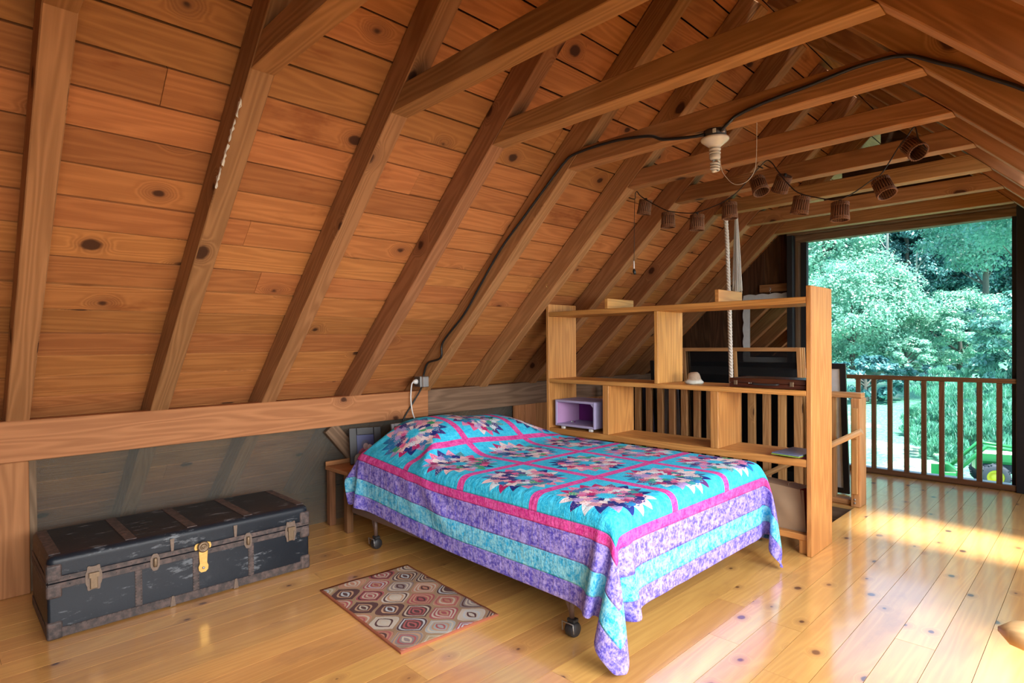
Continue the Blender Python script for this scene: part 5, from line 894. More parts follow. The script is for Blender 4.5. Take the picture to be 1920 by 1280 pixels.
for v in bm.verts: v.co += Vector((math.sin(v.co.z * 60 + v.co.y * 40), math.cos(v.co.x * 50), math.sin(v.co.x * 70 + v.co.y * 50) * .7)) * .0022
obj('stone', bm, 'stone', label='pale bell-shaped stone sitting on the middle shelf', cat='stone').location = (-1.93, 3.60, .928)
bc = thing('briefcase', 'flat dark red-brown wooden case lying on the middle shelf', 'case', (-1.42, 3.62, .928))
bm = newbm(); rbox(bm, (-1.638, 3.495, .930), (-1.192, 3.76, .955), .004, 2); obj('case_body', bm, 'case', bc)
bm = newbm(); rbox(bm, (-1.638, 3.495, .956), (-1.192, 3.76, .985), .005, 2); obj('case_lid', bm, 'case', bc)
for x in (-1.598, -1.268):
    bm = newbm(); box(bm, (x - .011, 3.490, .944), (x + .011, 3.496, .972), .002); obj('clasp', bm, 'oldbrass', bc)
bm = newbm(); tube(bm, spline([(-1.485, 3.494, .955), (-1.482, 3.478, .954), (-1.44, 3.472, .953), (-1.37, 3.478 - .006, .953), (-1.345, 3.478, .954), (-1.342, 3.494, .955)], 5), .006, 8); obj('handle', bm, 'rubber', bc)
for x in (-1.502, -1.515):
    bm = newbm(); bmesh.ops.create_icosphere(bm, subdivisions=1, radius=.005, matrix=T3(x, 3.493, .957)); obj('stud', bm, 'steel', bc)
MT['cover'] = plain('magazine cover', (.16, .20, .34), .3, var=.5, scale=9); MT['green'] = plain('green cover edge', (.26, .42, .06), .5); MT['maroon'] = plain('maroon cover', (.17, .015, .025), .6); MT['paper'] = plain('paper', (.75, .74, .68), .8)
bm = newbm(); box(bm, (-1.345, 3.49, .541), (-1.186, 3.72, .553), .002); obj('notebook', bm, 'maroon', label='thin maroon notebook under the magazine on the low shelf', cat='book')
mg = thing('magazine', 'blue-grey magazine with lime green edge on the low shelf end', 'magazine', (-1.26, 3.57, .553))
rm = Matrix.Translation((-1.27, 3.575, .553)) @ Matrix.Rotation(R(-6), 4, 'Z')
bm = newbm(); box(bm, (-.085, -.135, .0), (.075, .125, .006), .001, mtx=rm); obj('pages', bm, 'green', mg)
bm = newbm(); box(bm, (-.083, -.130, .0062), (.075, .125, .0125), .001, mtx=rm); obj('cover', bm, 'cover', mg)
MT['kraft'] = plain('kraft paper', (.36, .24, .145), .85, var=.14, scale=7, bump=.4); MT['kraft red'] = plain('red paper side', (.26, .015, .025), .7)
pb_ = thing('paper_bag', 'tan paper bag with dark red side standing on the bottom shelf', 'bag', (-1.33, 3.62, .113))
bm = newbm(); nu, nv = 14, 10
def bagface(c0, c1, c2, c3, amp):
    g = [[None] * (nv + 1) for _ in range(nu + 1)]
    for i in range(nu + 1):
        for j in range(nv + 1):
            a, b = i / nu, j / nv; q = Vector(c0).lerp(c1, a).lerp(Vector(c3).lerp(c2, a), b)
            k = math.sin(a * math.pi) * math.sin(b * math.pi); q += Vector((0, -1, 0)) * amp * (k + .35 * math.sin(7 * a + 5 * b) * k)
            g[i][j] = bm.verts.new(q)
    for i in range(nu):
        for j in range(nv):
            f = bm.faces.new((g[i][j], g[i + 1][j], g[i + 1][j + 1], g[i][j + 1])); f.smooth = True
bagface((-1.50, 3.53, .114), (-1.205, 3.53, .114), (-1.228, 3.56, .345), (-1.50, 3.56, .365), .022)
bagface((-1.205, 3.74, .114), (-1.50, 3.74, .114), (-1.50, 3.70, .365), (-1.228, 3.70, .345), -.01)
bagface((-1.50, 3.74, .114), (-1.50, 3.53, .114), (-1.50, 3.56, .365), (-1.50, 3.70, .365), 0)
bagface((-1.50, 3.56, .363), (-1.24, 3.56, .345), (-1.24, 3.70, .345), (-1.50, 3.70, .363), .01)
obj('bag_body', bm, 'kraft', pb_)
bm = newbm(); bagface((-1.212, 3.531, .114), (-1.190, 3.735, .114), (-1.205, 3.70, .350), (-1.245, 3.555, .352), .004); bagface((-1.190, 3.735, .114), (-1.212, 3.531, .114), (-1.245, 3.555, .352), (-1.205, 3.70, .350), .002); obj('side_gusset', bm, 'kraft red', pb_, label='dark red side of the bag')
bm = newbm(); tube(bm, spline([(-1.33, 3.60, .352), (-1.32, 3.60, .372), (-1.28, 3.60, .372), (-1.265, 3.60, .348)], 6), .003, 6); obj('bag_handle', bm, 'kraft', pb_)

# ------------------------------------------------------------------ stairwell railing, stairs, handrail
sr = thing('stair_railing', 'low wooden baluster railing along the stairwell behind the shelf', 'railing', (-2.3, 4.82, 0))
part('top_rail', (-3.45, 4.785, .788), (-1.252, 4.875, .826), 'rail', par=sr)
part('bottom_rail', (-3.45, 4.79, .001), (-1.312, 4.87, .038), 'rail', par=sr)
for i in range(17):
    x = -3.41 + i * .1222
    if x < -1.36: part('baluster', (x - .029, 4.802, .038), (x + .029, 4.838, .788), 'rail', par=sr, bev=.002)
part('corner_post', (-1.311, 4.745, .001), (-1.252, 4.905, .788), 'rail', par=sr, ax=2)
part('cleat', (-1.300, 4.715, .10), (-1.262, 4.744, .72), 'rail', par=sr, ax=2)
for z in (.03, .055):
    bm = newbm(); lathe(bm, [(.007, 0), (.007, .004), (0, .006)], 8, T3(-1.285, 4.744, z) @ Matrix.Rotation(R(90), 4, 'X')); obj('bolt', bm, 'steel', sr)
hr = thing('handrail', 'round pale wooden handrail sloping down beside the stairwell railing', 'handrail', (-1.9, 4.70, .2))
p0, p1 = Vector((-1.225, 4.69, .565)), Vector((-2.60, 4.69, -.27)); bm = newbm(); tube(bm, [p0, p0.lerp(p1, .3), p0.lerp(p1, .7), p1], .021, 12); obj('pole', bm, 'pale', hr)
for f_ in (.035, .50):
    q = p0.lerp(p1, f_); bm = newbm(); box(bm, (q.x - .014, q.y + .012, q.z - .035), (q.x + .014, 4.80 if f_ > .1 else 4.716, q.z + .012), .003); obj('bracket', bm, 'rail', hr)
st = thing('staircase', 'wooden stairs going down in the opening behind the shelf', 'stairs', (-2.1, 4.28, -2.7))
for i in range(8): part('tread', (-1.33 - .2 * (i + 1), SY0 + .03, -.22 - .29 * i - .03), (-1.33 - .2 * i + .02, SY1 - .03, -.22 - .29 * i), 'greywood', par=st)
bm = newbm(); tilted(bm, (-2.95, -2.60), (-1.30, -.22), .25, .03, SY0 + .002); obj('stringer', bm, 'greywood', st)
bm = newbm(); tilted(bm, (-2.95, -2.60), (-1.30, -.22), .25, .03, SY1 - .032); obj('stringer', bm, 'greywood', st)
bm = newbm(); lathe(bm, [(0, 0), (.055, 0), (.065, .24), (.068, .25), (.06, .25), (.05, .01), (0, .01)], 24); obj('bucket', bm, 'white', label='greyish white bucket on the top stair beside the shelf end panel', cat='bucket').location = (-1.415, 3.98, -.22)

# ------------------------------------------------------------------ pictures leaning behind the railing
def lean(x, y, z, a): return T3(x, y, z) @ Matrix.Rotation(a, 4, 'X')
t = T('dark print'); p = t.coord(); n = t.noise(t.vec(p[0] * 6, p[1] * 2, p[2] * 14), 1.0, 5.0, .65, 1.0); MT['print'] = t.out(t.mix(t.ss(n, .4, .75), (.012, .012, .014), (.05, .052, .056)), .35)
t = T('dark mesh'); d = t.node('ShaderNodeBsdfDiffuse'); d.inputs[0].default_value = (.02, .021, .024, 1); tr = t.node('ShaderNodeBsdfTransparent'); mx = t.node('ShaderNodeMixShader'); mx.inputs[0].default_value = .30; t.t.links.new(tr.outputs[0], mx.inputs[1]); t.t.links.new(d.outputs[0], mx.inputs[2]); t.surf(E(t.t, mx.outputs[0])); MT['mesh'] = t.m
def framed(name, label, w, h, bar, m, mats, cat='picture', th=.022, mat_w=.0, inner='print', mull=None, group=None, fmat=None):
    o = thing(name, label, cat, m.translation, group)
    bm = newbm()
    box(bm, (-w / 2, 0, 0), (-w / 2 + bar, th, h), .002, 2, mtx=m); box(bm, (w / 2 - bar, 0, 0), (w / 2, th, h), .002, 2, mtx=m)
    box(bm, (-w / 2 + bar, 0, h - bar), (w / 2 - bar, th, h), .002, 0, mtx=m); box(bm, (-w / 2 + bar, 0, 0), (w / 2 - bar, th, bar), .002, 0, mtx=m)
    if mull is not None: box(bm, (mull - bar / 2, .001, bar), (mull + bar / 2, th - .001, h - bar), .002, 2, mtx=m)
    obj('frame', bm, mats, o)
    if mat_w:
        bm = newbm(); box(bm, (-w / 2 + bar, th * .5, bar), (w / 2 - bar, th * .6, h - bar), 0, mtx=m); obj('mount', bm, 'mat', o, label='white picture mount')
    k = bar + mat_w
    bm = newbm(); box(bm, (-w / 2 + k, th * .42, k), (w / 2 - k, th * .49, h - k), 0, mtx=m); obj('picture' if inner != 'mesh' else 'mesh_panel', bm, inner, o)
    return o
AL = .095
framed('picture_frame', 'wide black picture frame with white mount leaning behind the stair railing', 1.73, 1.03, .042, lean(-2.28, 5.09, .006, AL), 'black', mat_w=.075)
for i, lab in enumerate(('front wooden insect screen with upright bar leaning behind the stair railing', 'middle wooden insect screen of the three leaning behind the railing', 'rear wooden insect screen of the three leaning behind the railing')):
    framed('screen_panel', lab, 1.03, 1.155, .030, lean(-2.222 + .008 * i, 4.990 + .023 * i, .006, AL), 'rail', 'screen', th=.020, inner='mesh', mull=-.02 if i == 0 else None, group='insect screens behind the railing')
MT['greyboard'] = plain('grey board', (.26, .26, .29), .7); MT['blueboard'] = plain('blue folder', (.035, .06, .17), .5)
bm = newbm(); box(bm, (-.10, 0, 0), (.10, .012, .86), .002, mtx=lean(-2.895, 4.985, .002, AL)); obj('board', bm, 'greyboard', label='narrow grey board leaning between balusters and picture frames', cat='board')
bm = newbm(); box(bm, (-.045, 0, 0), (.045, .016, .84), .002, mtx=lean(-3.10, 4.985, .002, AL) @ Matrix.Rotation(R(-2.5), 4, 'Y')); obj('folder', bm, 'blueboard', label='tall narrow dark blue folder leaning behind the stair railing', cat='folder')
framed('picture_frame', 'small black framed picture leaning at the far left end of the stair railing', .42, .80, .03, lean(-3.40, 5.01, .006, AL), 'black')
# mirror on the end wall
mr = thing('mirror', 'white mirror with scalloped edge hanging on the dark end wall', 'mirror', (-2.46, 6.17, 1.0))
bm = newbm(); mx0, mx1, mz0, mz1 = -2.728, -2.200, .985, 1.700; mm = T3(0, 6.175, 0)
pts = []; N_ = 40
def edge(a, b, nrm, n, lobes):
    for i in range(n):
        tt = i / n; q = Vector(a).lerp(Vector(b), tt); s = .011 * abs(math.sin(tt * math.pi * lobes)) - .004
        pts.append(q + Vector(nrm) * s)
edge((mx0, mz0), (mx1, mz0), (0, -1), 36, 4); edge((mx1, mz0), (mx1, mz1), (1, 0), 48, 5); edge((mx1, mz1), (mx0, mz1), (0, 1), 36, 4); edge((mx0, mz1), (mx0, mz0), (-1, 0), 48, 5)
iw = .062; inn = [Vector((min(max(q.x, mx0 + iw), mx1 - iw), min(max(q.y, mz0 + iw), mz1 - iw))) for q in pts]; n = len(pts)
O0 = [bm.verts.new((q.x, 6.158, q.y)) for q in pts]; O1 = [bm.verts.new((q.x, 6.196, q.y)) for q in pts]; I0 = [bm.verts.new((q.x, 6.162, q.y)) for q in inn]; I1 = [bm.verts.new((q.x, 6.18, q.y)) for q in inn]
for i in range(n):
    j = (i + 1) % n
    for a, b in ((O0, O1), (I0, O0), (I1, I0)): 
        try: bm.faces.new((a[i], a[j], b[j], b[i]))
        except ValueError: pass
bmesh.ops.remove_doubles(bm, verts=bm.verts[:], dist=1e-5); obj('frame', bm, 'mat', mr)
t = T('mirror glass'); MT['mirror'] = t.out((.78, .78, .76), .02, metal=1.0)
bm = newbm(); box(bm, (mx0 + iw - .004, 6.172, mz0 + iw - .004), (mx1 - iw + .004, 6.178, mz1 - iw + .004), 0); obj('glass', bm, 'mirror', mr)
bm = newbm(); tube(bm, spline([(-2.452, 6.185, 1.715), (-2.452, 6.165, 1.735), (-2.44, 6.16, 1.75), (-2.452, 6.168, 1.765)], 6), .004, 6); obj('hook', bm, 'white', mr)
bm = newbm(); box(bm, (-2.56, 6.165, 1.722), (-2.215, 6.20, 1.80), .003); obj('wall_strip', bm, 'rafter', label='short brown board fixed to the end wall above the mirror', cat='board')
# ------------------------------------------------------------------ bedside
ns = thing('bedside_table', 'low wooden bedside table half hidden by the quilt at the wall', 'table', (-3.48, 2.02, 0))
part('table_top', (-3.69, 1.865, .370), (-3.40, 2.36, .395), 'rafter', par=ns)
for x, y in ((-3.43, 1.892), (-3.66, 1.892), (-3.43, 2.33), (-3.66, 2.33)): part('leg', (x - .022, y - .022, 0), (x + .022, y + .022, .370), 'darkrail', par=ns, ax=2)
part('back_rail', (-3.69, 1.865, .395), (-3.678, 2.36, .425), 'rafter', par=ns)
t = T('portrait'); u = t.coord('Generated')
def blob(x, z, rx, rz): return t.ss(t.f('SQRT', ((u[0] - x) * (1 / rx)) * ((u[0] - x) * (1 / rx)) + ((u[2] - z) * (1 / rz)) * ((u[2] - z) * (1 / rz))), .9, 1.1, 1.0, 0.0)
c = t.mix(t.ss(u[2], .0, 1.0), (.03, .05, .20), (.02, .03, .16)); c = t.mix(blob(.50, .08, .42, .34), c, (.35, .05, .12)); c = t.mix(blob(.50, .56, .22, .20), c, (.03, .03, .10)); c = t.mix(blob(.52, .46, .15, .15), c, (.42, .30, .30)); c = t.mix(blob(.74, .42, .13, .13), c, (.62, .55, .55))
MT['portrait'] = t.out(c, .3)
def standing(name, label, m, w, h, bar, fm, im, d=.018):
    o = thing(name, label, 'picture frame', m.translation)
    bm = newbm(); box(bm, (-w / 2, 0, 0), (-w / 2 + bar, d, h), .003, mtx=m); box(bm, (w / 2 - bar, 0, 0), (w / 2, d, h), .003, mtx=m); box(bm, (-w / 2 + bar, 0, h - bar), (w / 2 - bar, d, h), .003, mtx=m); box(bm, (-w / 2 + bar, 0, 0), (w / 2 - bar, d, bar), .003, mtx=m); obj('frame', bm, fm, o)
    bm = newbm(); box(bm, (-w / 2 + bar - .003, .011, bar - .003), (w / 2 - bar + .003, .014, h - bar + .003), 0); me = obj('photo', bm, im); me.parent = o; me.matrix_local = T3(*(-m.translation)) @ m
    if fm == 'black':
        bm = newbm(); b2 = bar - .006
        for q in (((-w / 2 + b2, .006, b2), (-w / 2 + bar, .012, h - b2)), ((w / 2 - bar, .006, b2), (w / 2 - b2, .012, h - b2)), ((-w / 2 + bar, .006, h - bar), (w / 2 - bar, .012, h - b2)), ((-w / 2 + bar, .006, b2), (w / 2 - bar, .012, bar))): box(bm, *q, 0, mtx=m)
        obj('inner_rim', bm, 'darksteel', o)
    return o
def facing(x, y, z, yaw_, lean_): return T3(x, y, z) @ Matrix.Rotation(yaw_, 4, 'Z') @ Matrix.Rotation(-lean_, 4, 'X')
standing('photo_frame', 'black framed portrait photo with blue ground on the bedside table', facing(-3.53, 2.085, .402, R(68), R(15)), .215, .245, .05, 'black', 'portrait')
MT['silver'] = plain('silver frame', (.50, .52, .54), .35, .6); t = T('grey photo'); p = t.coord(); n = t.noise(t.vec(*p), 18, 5.0); MT['greyphoto'] = t.out(t.mix(n, (.07, .07, .08), (.22, .22, .23)), .3)
standing('photo_frame', 'silver framed grey photo behind the bed head, white cord in front', facing(-3.635, 2.50, .435, R(85), R(6)), .26, .195, .022, 'silver', 'greyphoto')
standing('photo_frame', 'black edged picture just showing above the quilt under the beam splice', facing(-3.66, 2.86, .434, R(88), R(3)), .30, .20, .02, 'black', 'print')
part('ledge', (-3.73, 2.40, .405), (-3.58, 3.10, .431), 'greywood', par=thing('ledge', 'narrow wooden ledge behind the bed head', 'shelf', (-3.65, 2.75, .4)))

# ------------------------------------------------------------------ wiring
ob = thing('outlet_box', 'grey metal outlet box on the foot of the fifth rafter', 'outlet', (-3.655, 2.64, .93))
bm = newbm(); box(bm, (-3.715, 2.615, .885), (-3.60, 2.664, .965), .004); obj('box', bm, 'steel', ob)
bm = newbm(); box(bm, (-3.712, 2.608, .888), (-3.640, 2.614, .962), .002); obj('face_plate', bm, 'darksteel', ob)
bm = newbm(); box(bm, (-3.636, 2.606, .884), (-3.630, 2.615, .966), .001); obj('bracket', bm, 'steel', ob)
wc = thing('white_cord', 'white power cord plugged into the outlet box, hanging behind the bed', 'cord', (-3.67, 2.60, .92))
bm = newbm(); lathe(bm, [(0, -.002), (.018, -.002), (.020, .008), (.016, .022), (.010, .032), (0, .034)], 16, T3(-3.675, 2.606, .925) @ Matrix.Rotation(R(90), 4, 'X')); obj('plug', bm, 'white', wc)
bm = newbm(); tube(bm, spline([(-3.678, 2.575, .925), (-3.680, 2.562, .90), (-3.668, 2.545, .80), (-3.655, 2.55, .70), (-3.645, 2.575, .62), (-3.62, 2.60, .52), (-3.60, 2.64, .445), (-3.60, 2.75, .438)], 8), .005, 8); obj('cord', bm, 'white', wc)
bm = newbm(); tube(bm, spline([(-3.64, 2.625, .882), (-3.650, 2.62, .86), (-3.682, 2.57, .76), (-3.690, 2.50, .66), (-3.700, 2.46, .55), (-3.705, 2.43, .445)], 8), .006, 8); obj('cord', bm, 'cable', label='dark cord slanting down from the outlet box behind the silver frame', cat='cord')
pc = [(-3.655, 2.655, .966), (-3.648, 2.655, .99), (-3.60, 2.655, 1.066), (-3.47, 2.655, 1.095), (-3.43, 2.655, 1.13), (-3.41, 2.656, 1.226), (-3.177, 2.657, 1.412), (-3.004, 2.657, 1.60), (-2.79, 2.657, 1.83), (-2.569, 2.657, 2.01), (-2.366, 2.657, 2.175), (-2.25, 2.657, 2.265), (-2.158, 2.657, 2.300), (-1.897, 2.657, 2.305), (-1.678, 2.657, 2.276), (-1.585, 2.655, 2.236), (-1.423, 2.657, 2.208), (-1.368, 2.668, 2.207)]
bm = newbm(); tube(bm, spline(pc, 6), .0075, 8); obj('power_cable', bm, 'cable', label='black cable climbing the fifth rafter from the outlet to the lamp', cat='cable', group='black cables feeding the lamp')
pc = [(-1.283, 2.672, 2.209), (-1.245, 2.657, 2.225), (-1.196, 2.657, 2.251), (-1.062, 2.657, 2.273), (-.884, 2.657, 2.287), (-.722, 2.657, 2.304), (-.60, 2.657, 2.302), (-.539, 2.657, 2.288), (-.499, 2.657, 2.268), (-.439, 2.657, 2.227), (-.376, 2.657, 2.188), (-.30, 2.657, 2.129), (-.201, 2.657, 2.055), (.0, 2.657, 1.88), (.14, 2.657, 1.76)]
bm = newbm(); tube(bm, spline(pc, 6), .0075, 8); obj('power_cable', bm, 'cable', label='black cable running right from the lamp along the collar tie and rafter', cat='cable', group='black cables feeding the lamp')
# bare bulb lamp
lp = thing('ceiling_lamp', 'white porcelain lamp holder with spiral bulb under a collar tie', 'lamp', (-1.338, 2.712, 2.2275))
L = lambda z: T3(-1.338, 2.712, z)
bm = newbm(); lathe(bm, [(0, .032), (.050, .032), (.053, .030), (.053, 0), (0, 0)], 28, L(2.1950)); obj('junction_box', bm, 'darksteel', lp)
bm = newbm(); box(bm, (-1.322, 2.655, 2.200), (-1.306, 2.661, 2.220), .001); obj('sticker', bm, 'paper', lp)
bm = newbm(); box(bm, (-1.288, 2.674, 2.198), (-1.272, 2.690, 2.216), .003); obj('clamp', bm, 'steel', lp)
bm = newbm(); lathe(bm, [(.056, .040), (.064, .036), (.067, .030), (.064, .024), (.052, .014), (.032, -.002), (.026, -.008), (.026, -.016), (.028, -.017), (.028, -.021), (.025, -.022), (.025, -.032), (.027, -.033), (.027, -.038), (.020, -.040), (0, -.040)], 32, L(2.155)); obj('lamp_base', bm, 'porcelain', lp)
bm = newbm(); lathe(bm, [(0, .0), (.022, 0), (.026, -.006), (.026, -.020), (.020, -.028), (0, -.028)], 24, L(2.115)); obj('bulb_base', bm, 'porcelain', lp)
hel = [Vector((-1.338 + .0185 * math.cos(a) * (1 if k < 62 else (80 - k) / 20), 2.712 + .0185 * math.sin(a) * (1 if k < 62 else (80 - k) / 20), 2.078 - .044 * min(k, 66) / 66)) for k in range(78) for a in (k * .33,)]
hel = [Vector((-1.330, 2.712, 2.088)), Vector((-1.322, 2.713, 2.082))] + hel
bm = newbm(); tube(bm, hel, .0052, 8); tube(bm, [(-1.345, 2.712, 2.09), (-1.348, 2.712, 2.07), (-1.353, 2.720, 2.055)], .0052, 8); obj('spiral_bulb', bm, 'porcelain', lp, label='unlit spiral energy-saving bulb')
pcs = [(-1.325, 2.735, 2.150), (-1.330, 2.748, 2.10), (-1.330, 2.76, 2.06), (-1.319, 2.765, 2.026), (-1.282, 2.765, 1.977), (-1.245, 2.765, 1.959), (-1.201, 2.765, 1.968), (-1.170, 2.765, 2.004), (-1.160, 2.765, 2.057), (-1.156, 2.764, 2.20), (-1.156, 2.763, 2.26)]
bm = newbm(); tube(bm, spline(pcs, 6), .0013, 6); obj('pull_string', bm, 'porcelain', lp)

# ------------------------------------------------------------------ string of wicker lanterns
MT['wicker'] = plain('brown wicker', (.20, .085, .035), .65, var=.3, scale=200); MT['wicker liner'] = plain('wicker liner', (.10, .04, .018), .8)
MT['cordbrown'] = plain('dark brown flex', (.018, .010, .007), .5)
cy = 3.388
lc = thing('light_cord', 'thin dark string-light flex looping under the collar ties', 'string light cord', (-1.4, cy, 2.2))
cp = [(-2.304, cy, 2.2), (-2.244, cy, 2.176), (-2.239, cy, 2.210), (-2.225, cy, 2.222), (-2.198, cy, 2.188), (-2.12, cy, 2.131), (-2.009, cy, 2.062), (-1.933, cy, 2.036), (-1.851, cy, 2.016), (-1.786, cy, 2.012), (-1.664, cy, 2.033), (-1.606, cy, 2.052), (-1.531, cy, 2.090), (-1.451, cy, 2.164), (-1.402, cy, 2.206), (-1.368, cy, 2.232), (-1.35, cy, 2.231), (-1.326, cy, 2.205), (-1.30, cy, 2.160), (-1.243, cy, 2.076), (-1.186, cy, 2.016), (-1.078, cy, 1.968), (-.997, cy, 1.946), (-.924, cy, 1.965), (-.827, cy, 2.022), (-.799, cy, 2.035), (-.762, cy, 2.086), (-.726, cy, 2.146), (-.69, cy, 2.19), (-.655, cy, 2.235), (-.640, cy, 2.175), (-.604, cy, 2.112)]
bm = newbm(); tube(bm, spline(cp, 5), .0032, 6)
tube(bm, [(-1.411, cy, 2.213), (-1.383, cy, 2.195)], .004, 6); obj('flex', bm, 'cordbrown', lc)
bm = newbm(); tube(bm, spline([(-2.244, cy, 2.174), (-2.249, cy, 2.01), (-2.251, cy, 1.80), (-2.254, cy, 1.757)], 5), .0018, 6); obj('drop_wire', bm, 'cordbrown', lc)
bm = newbm(); tube(bm, [(-2.254, cy, 1.760), (-2.253, cy, 1.705)], .005, 8); obj('white_sleeve', bm, 'white', lc, label='white sleeve on the hanging wire')
bm = newbm(); tube(bm, [(-2.253, cy, 1.706), (-2.252, cy, 1.69), (-2.246, cy, 1.668)], [.006, .011, .008], 8); obj('plug', bm, 'cable', lc)
def lantern_proto():
    o = thing('lantern', '', 'lantern')
    bm = newbm(); n = 22; H, r0, r1 = .098, .039, .043
    for k in range(n):
        a = 2 * math.pi * k / n; ca, sa = math.cos(a), math.sin(a)
        tube(bm, [(r0 * ca, r0 * sa, 0), (r1 * ca, r1 * sa, -H)], .0030, 5)
    for z, rr in ((-.004, .0032), (-.011, .0032), (-.018, .0032), (-.080, .0032), (-.087, .0032), (-.094, .0035)):
        rad = r0 + (r1 - r0) * -z / H
        tube(bm, [((rad + .0022 * (1 if k % 2 else -1)) * math.cos(2 * math.pi * k / 44), (rad + .0022 * (1 if k % 2 else -1)) * math.sin(2 * math.pi * k / 44), z) for k in range(44)], rr, 5, closed=True)
    obj('shade', bm, 'wicker', o)
    bm = newbm(); nf = lathe(bm, [(.0, -.001), (.036, -.002), (.0385, -.006), (.0415, -.094)], 22); obj('liner', bm, 'wicker liner', o)
    bm = newbm(); lathe(bm, [(0, .012), (.008, .012), (.009, -.02), (.006, -.03), (0, -.03)], 12); obj('bulb_holder', bm, 'cable', o)
    return o
LT = [((-2.189, 2.168), (-2.207, 2.075), 0), ((-2.021, 2.054), (-2.022, 1.961), 0), ((-1.815, 2.007), (-1.819, 1.928), 0), ((-1.606, 2.046), (-1.603, 1.953), 0), ((-1.445, 2.156), (-1.405, 2.062), .4), ((-1.318, 2.169), (-1.36, 2.096), -.45), ((-1.189, 2.007), (-1.203, 1.927), 0), ((-.997, 1.94), (-.997, 1.851), .1), ((-.816, 2.023), (-.778, 1.938), .4), ((-.694, 2.18), (-.634, 2.103), .75)]
LL = ['wicker lantern at the left end of the string, above the hanging wire', 'second wicker lantern from the left, hanging straight', 'third wicker lantern from the left, left of the white rope', 'wicker lantern hanging right at the top of the white rope', 'left one of the two tilted wicker lanterns at the cord peak',
      'right one of the two tilted wicker lanterns, leaning the other way', 'wicker lantern just right of the tilted pair', 'lowest wicker lantern, hanging straight at the bottom of the cord sag', 'tilted wicker lantern against the brightly lit collar tie', 'strongly tilted wicker lantern at the right end, open end facing down right']
lt = lantern_proto()
for i, ((xa, za), (xb, zb), ty) in enumerate(LT):
    d = Vector((xa - xb, ty * .07, za - zb)).normalized(); q = d.to_track_quat('Z', 'Y')
    loc = (xa, cy + (.05 if abs(ty) < .2 else .065 if i != 5 else .15), za)
    if i == 0: o = lt; o.location = loc; o['label'] = LL[0]
    else: o = dup(lt, loc, LL[i])
    o['group'] = 'wicker lanterns on the string'; o.rotation_mode = 'QUATERNION'; o.rotation_quaternion = q
# ------------------------------------------------------------------ rope and tassel
MT['rope'] = plain('white rope', (.76, .73, .67), .85, var=.15, scale=150); 
rp = thing('rope', 'twisted white rope hanging from the lit collar tie down behind the shelf', 'rope', (-2.11, 4.53, 2.23))
path = spline([(-2.108, 4.463, 2.262), (-2.116, 4.461, 2.236), (-2.119, 4.468, 2.20), (-2.118, 4.49, 2.0), (-2.114, 4.50, 1.75), (-2.106, 4.50, 1.5), (-2.100, 4.50, 1.2), (-2.095, 4.50, .95), (-2.092, 4.50, .72)], 34)
bm = newbm(); L_ = 0; strands = [[], [], []]
for i, p in enumerate(path):
    if i: L_ += (p - path[i - 1]).length
    for k in range(3):
        a = L_ * 2 * math.pi / .075 + k * 2 * math.pi / 3; strands[k].append(p + Vector((math.cos(a), math.sin(a), 0)) * .0085)
for s in strands: tube(bm, s, .0095, 6)
obj('rope_strands', bm, 'rope', rp)
bm = newbm(); tube(bm, [(-2.112 + .018 * math.cos(q), 4.462, 2.255 + .018 * math.sin(q)) for q in np.linspace(0, 2 * math.pi, 20, endpoint=False)], .010, 8, closed=True); obj('knot', bm, 'rope', rp)
bm = newbm(); rr_ = random.Random(5)
for k in range(70):
    a = rr_.uniform(0, 6.28); q = rr_.random() ** .5
    top = Vector((-2.060 + .010 * q * math.cos(a), 4.53 + .010 * q * math.sin(a), 2.222)); bot = Vector((-2.062 + .040 * q * math.cos(a) + .010, 4.53 + .040 * q * math.sin(a), 1.60 + rr_.uniform(-.03, .03)))
    mid = top.lerp(bot, .5) + Vector((rr_.uniform(-.004, .004), rr_.uniform(-.004, .004), 0)) + Vector((0, 0, 0))
    tube(bm, spline([top, mid, bot], 5), .0022, 4)
obj('tassel', bm, 'rope', label='bundle of loose white threads hanging beside the rope', cat='tassel')
# a small wire hook on the sixth rafter
bm = newbm(); tube(bm, spline([(-2.93, FY(6) + .004, 1.655), (-2.93, FY(6) - .02, 1.652), (-2.925, FY(6) - .03, 1.635), (-2.92, FY(6) - .022, 1.622), (-2.922, FY(6) - .012, 1.63)], 6), .0022, 6); obj('wire_hook', bm, 'brass', label='tiny brass wire hook in the side of the sixth rafter', cat='hook')
# ------------------------------------------------------------------ wooden chair at the right picture edge
chr_ = thing('armchair', 'light wooden chair, only its rounded arm end in the picture', 'chair', (.25, 1.5, 0))
ux = Vector((1, -.05, 0)).normalized()
def armrest(y0, x0):
    bm = newbm(); n = 26; prof = []
    for i in range(n + 1):
        s = i / n; L = s * .52; w = .047 * (1 - (1 - min(1, L / .06)) ** 2) ** .5 if L < .06 else .047 - .012 * math.sin(min(1, (L - .06) / .4) * math.pi)
        prof.append((x0 + L, max(w, .002)))
    rings = []
    for X, w in prof:
        rg_ = []
        th_ = .020 * (w / .047) ** .5
        for k in range(16):
            a = 2 * math.pi * k / 16; e = .7
            rg_.append(bm.verts.new((X, y0 + w * math.copysign(abs(math.cos(a)) ** e, math.cos(a)), .645 + th_ * math.copysign(abs(math.sin(a)) ** e, math.sin(a)))))
        rings.append(rg_)
    for A, B in zip(rings, rings[1:]):
        for k in range(16):
            f = bm.faces.new((A[k], A[(k + 1) % 16], B[(k + 1) % 16], B[k])); f.smooth = True
    bm.faces.new(rings[0]); bm.faces.new(rings[-1]); bm.normal_update(); uvset(bm, bm.faces, 0)
    return obj('armrest', bm, 'pale', chr_)
armrest(1.455, -.148); armrest(.90, -.148)
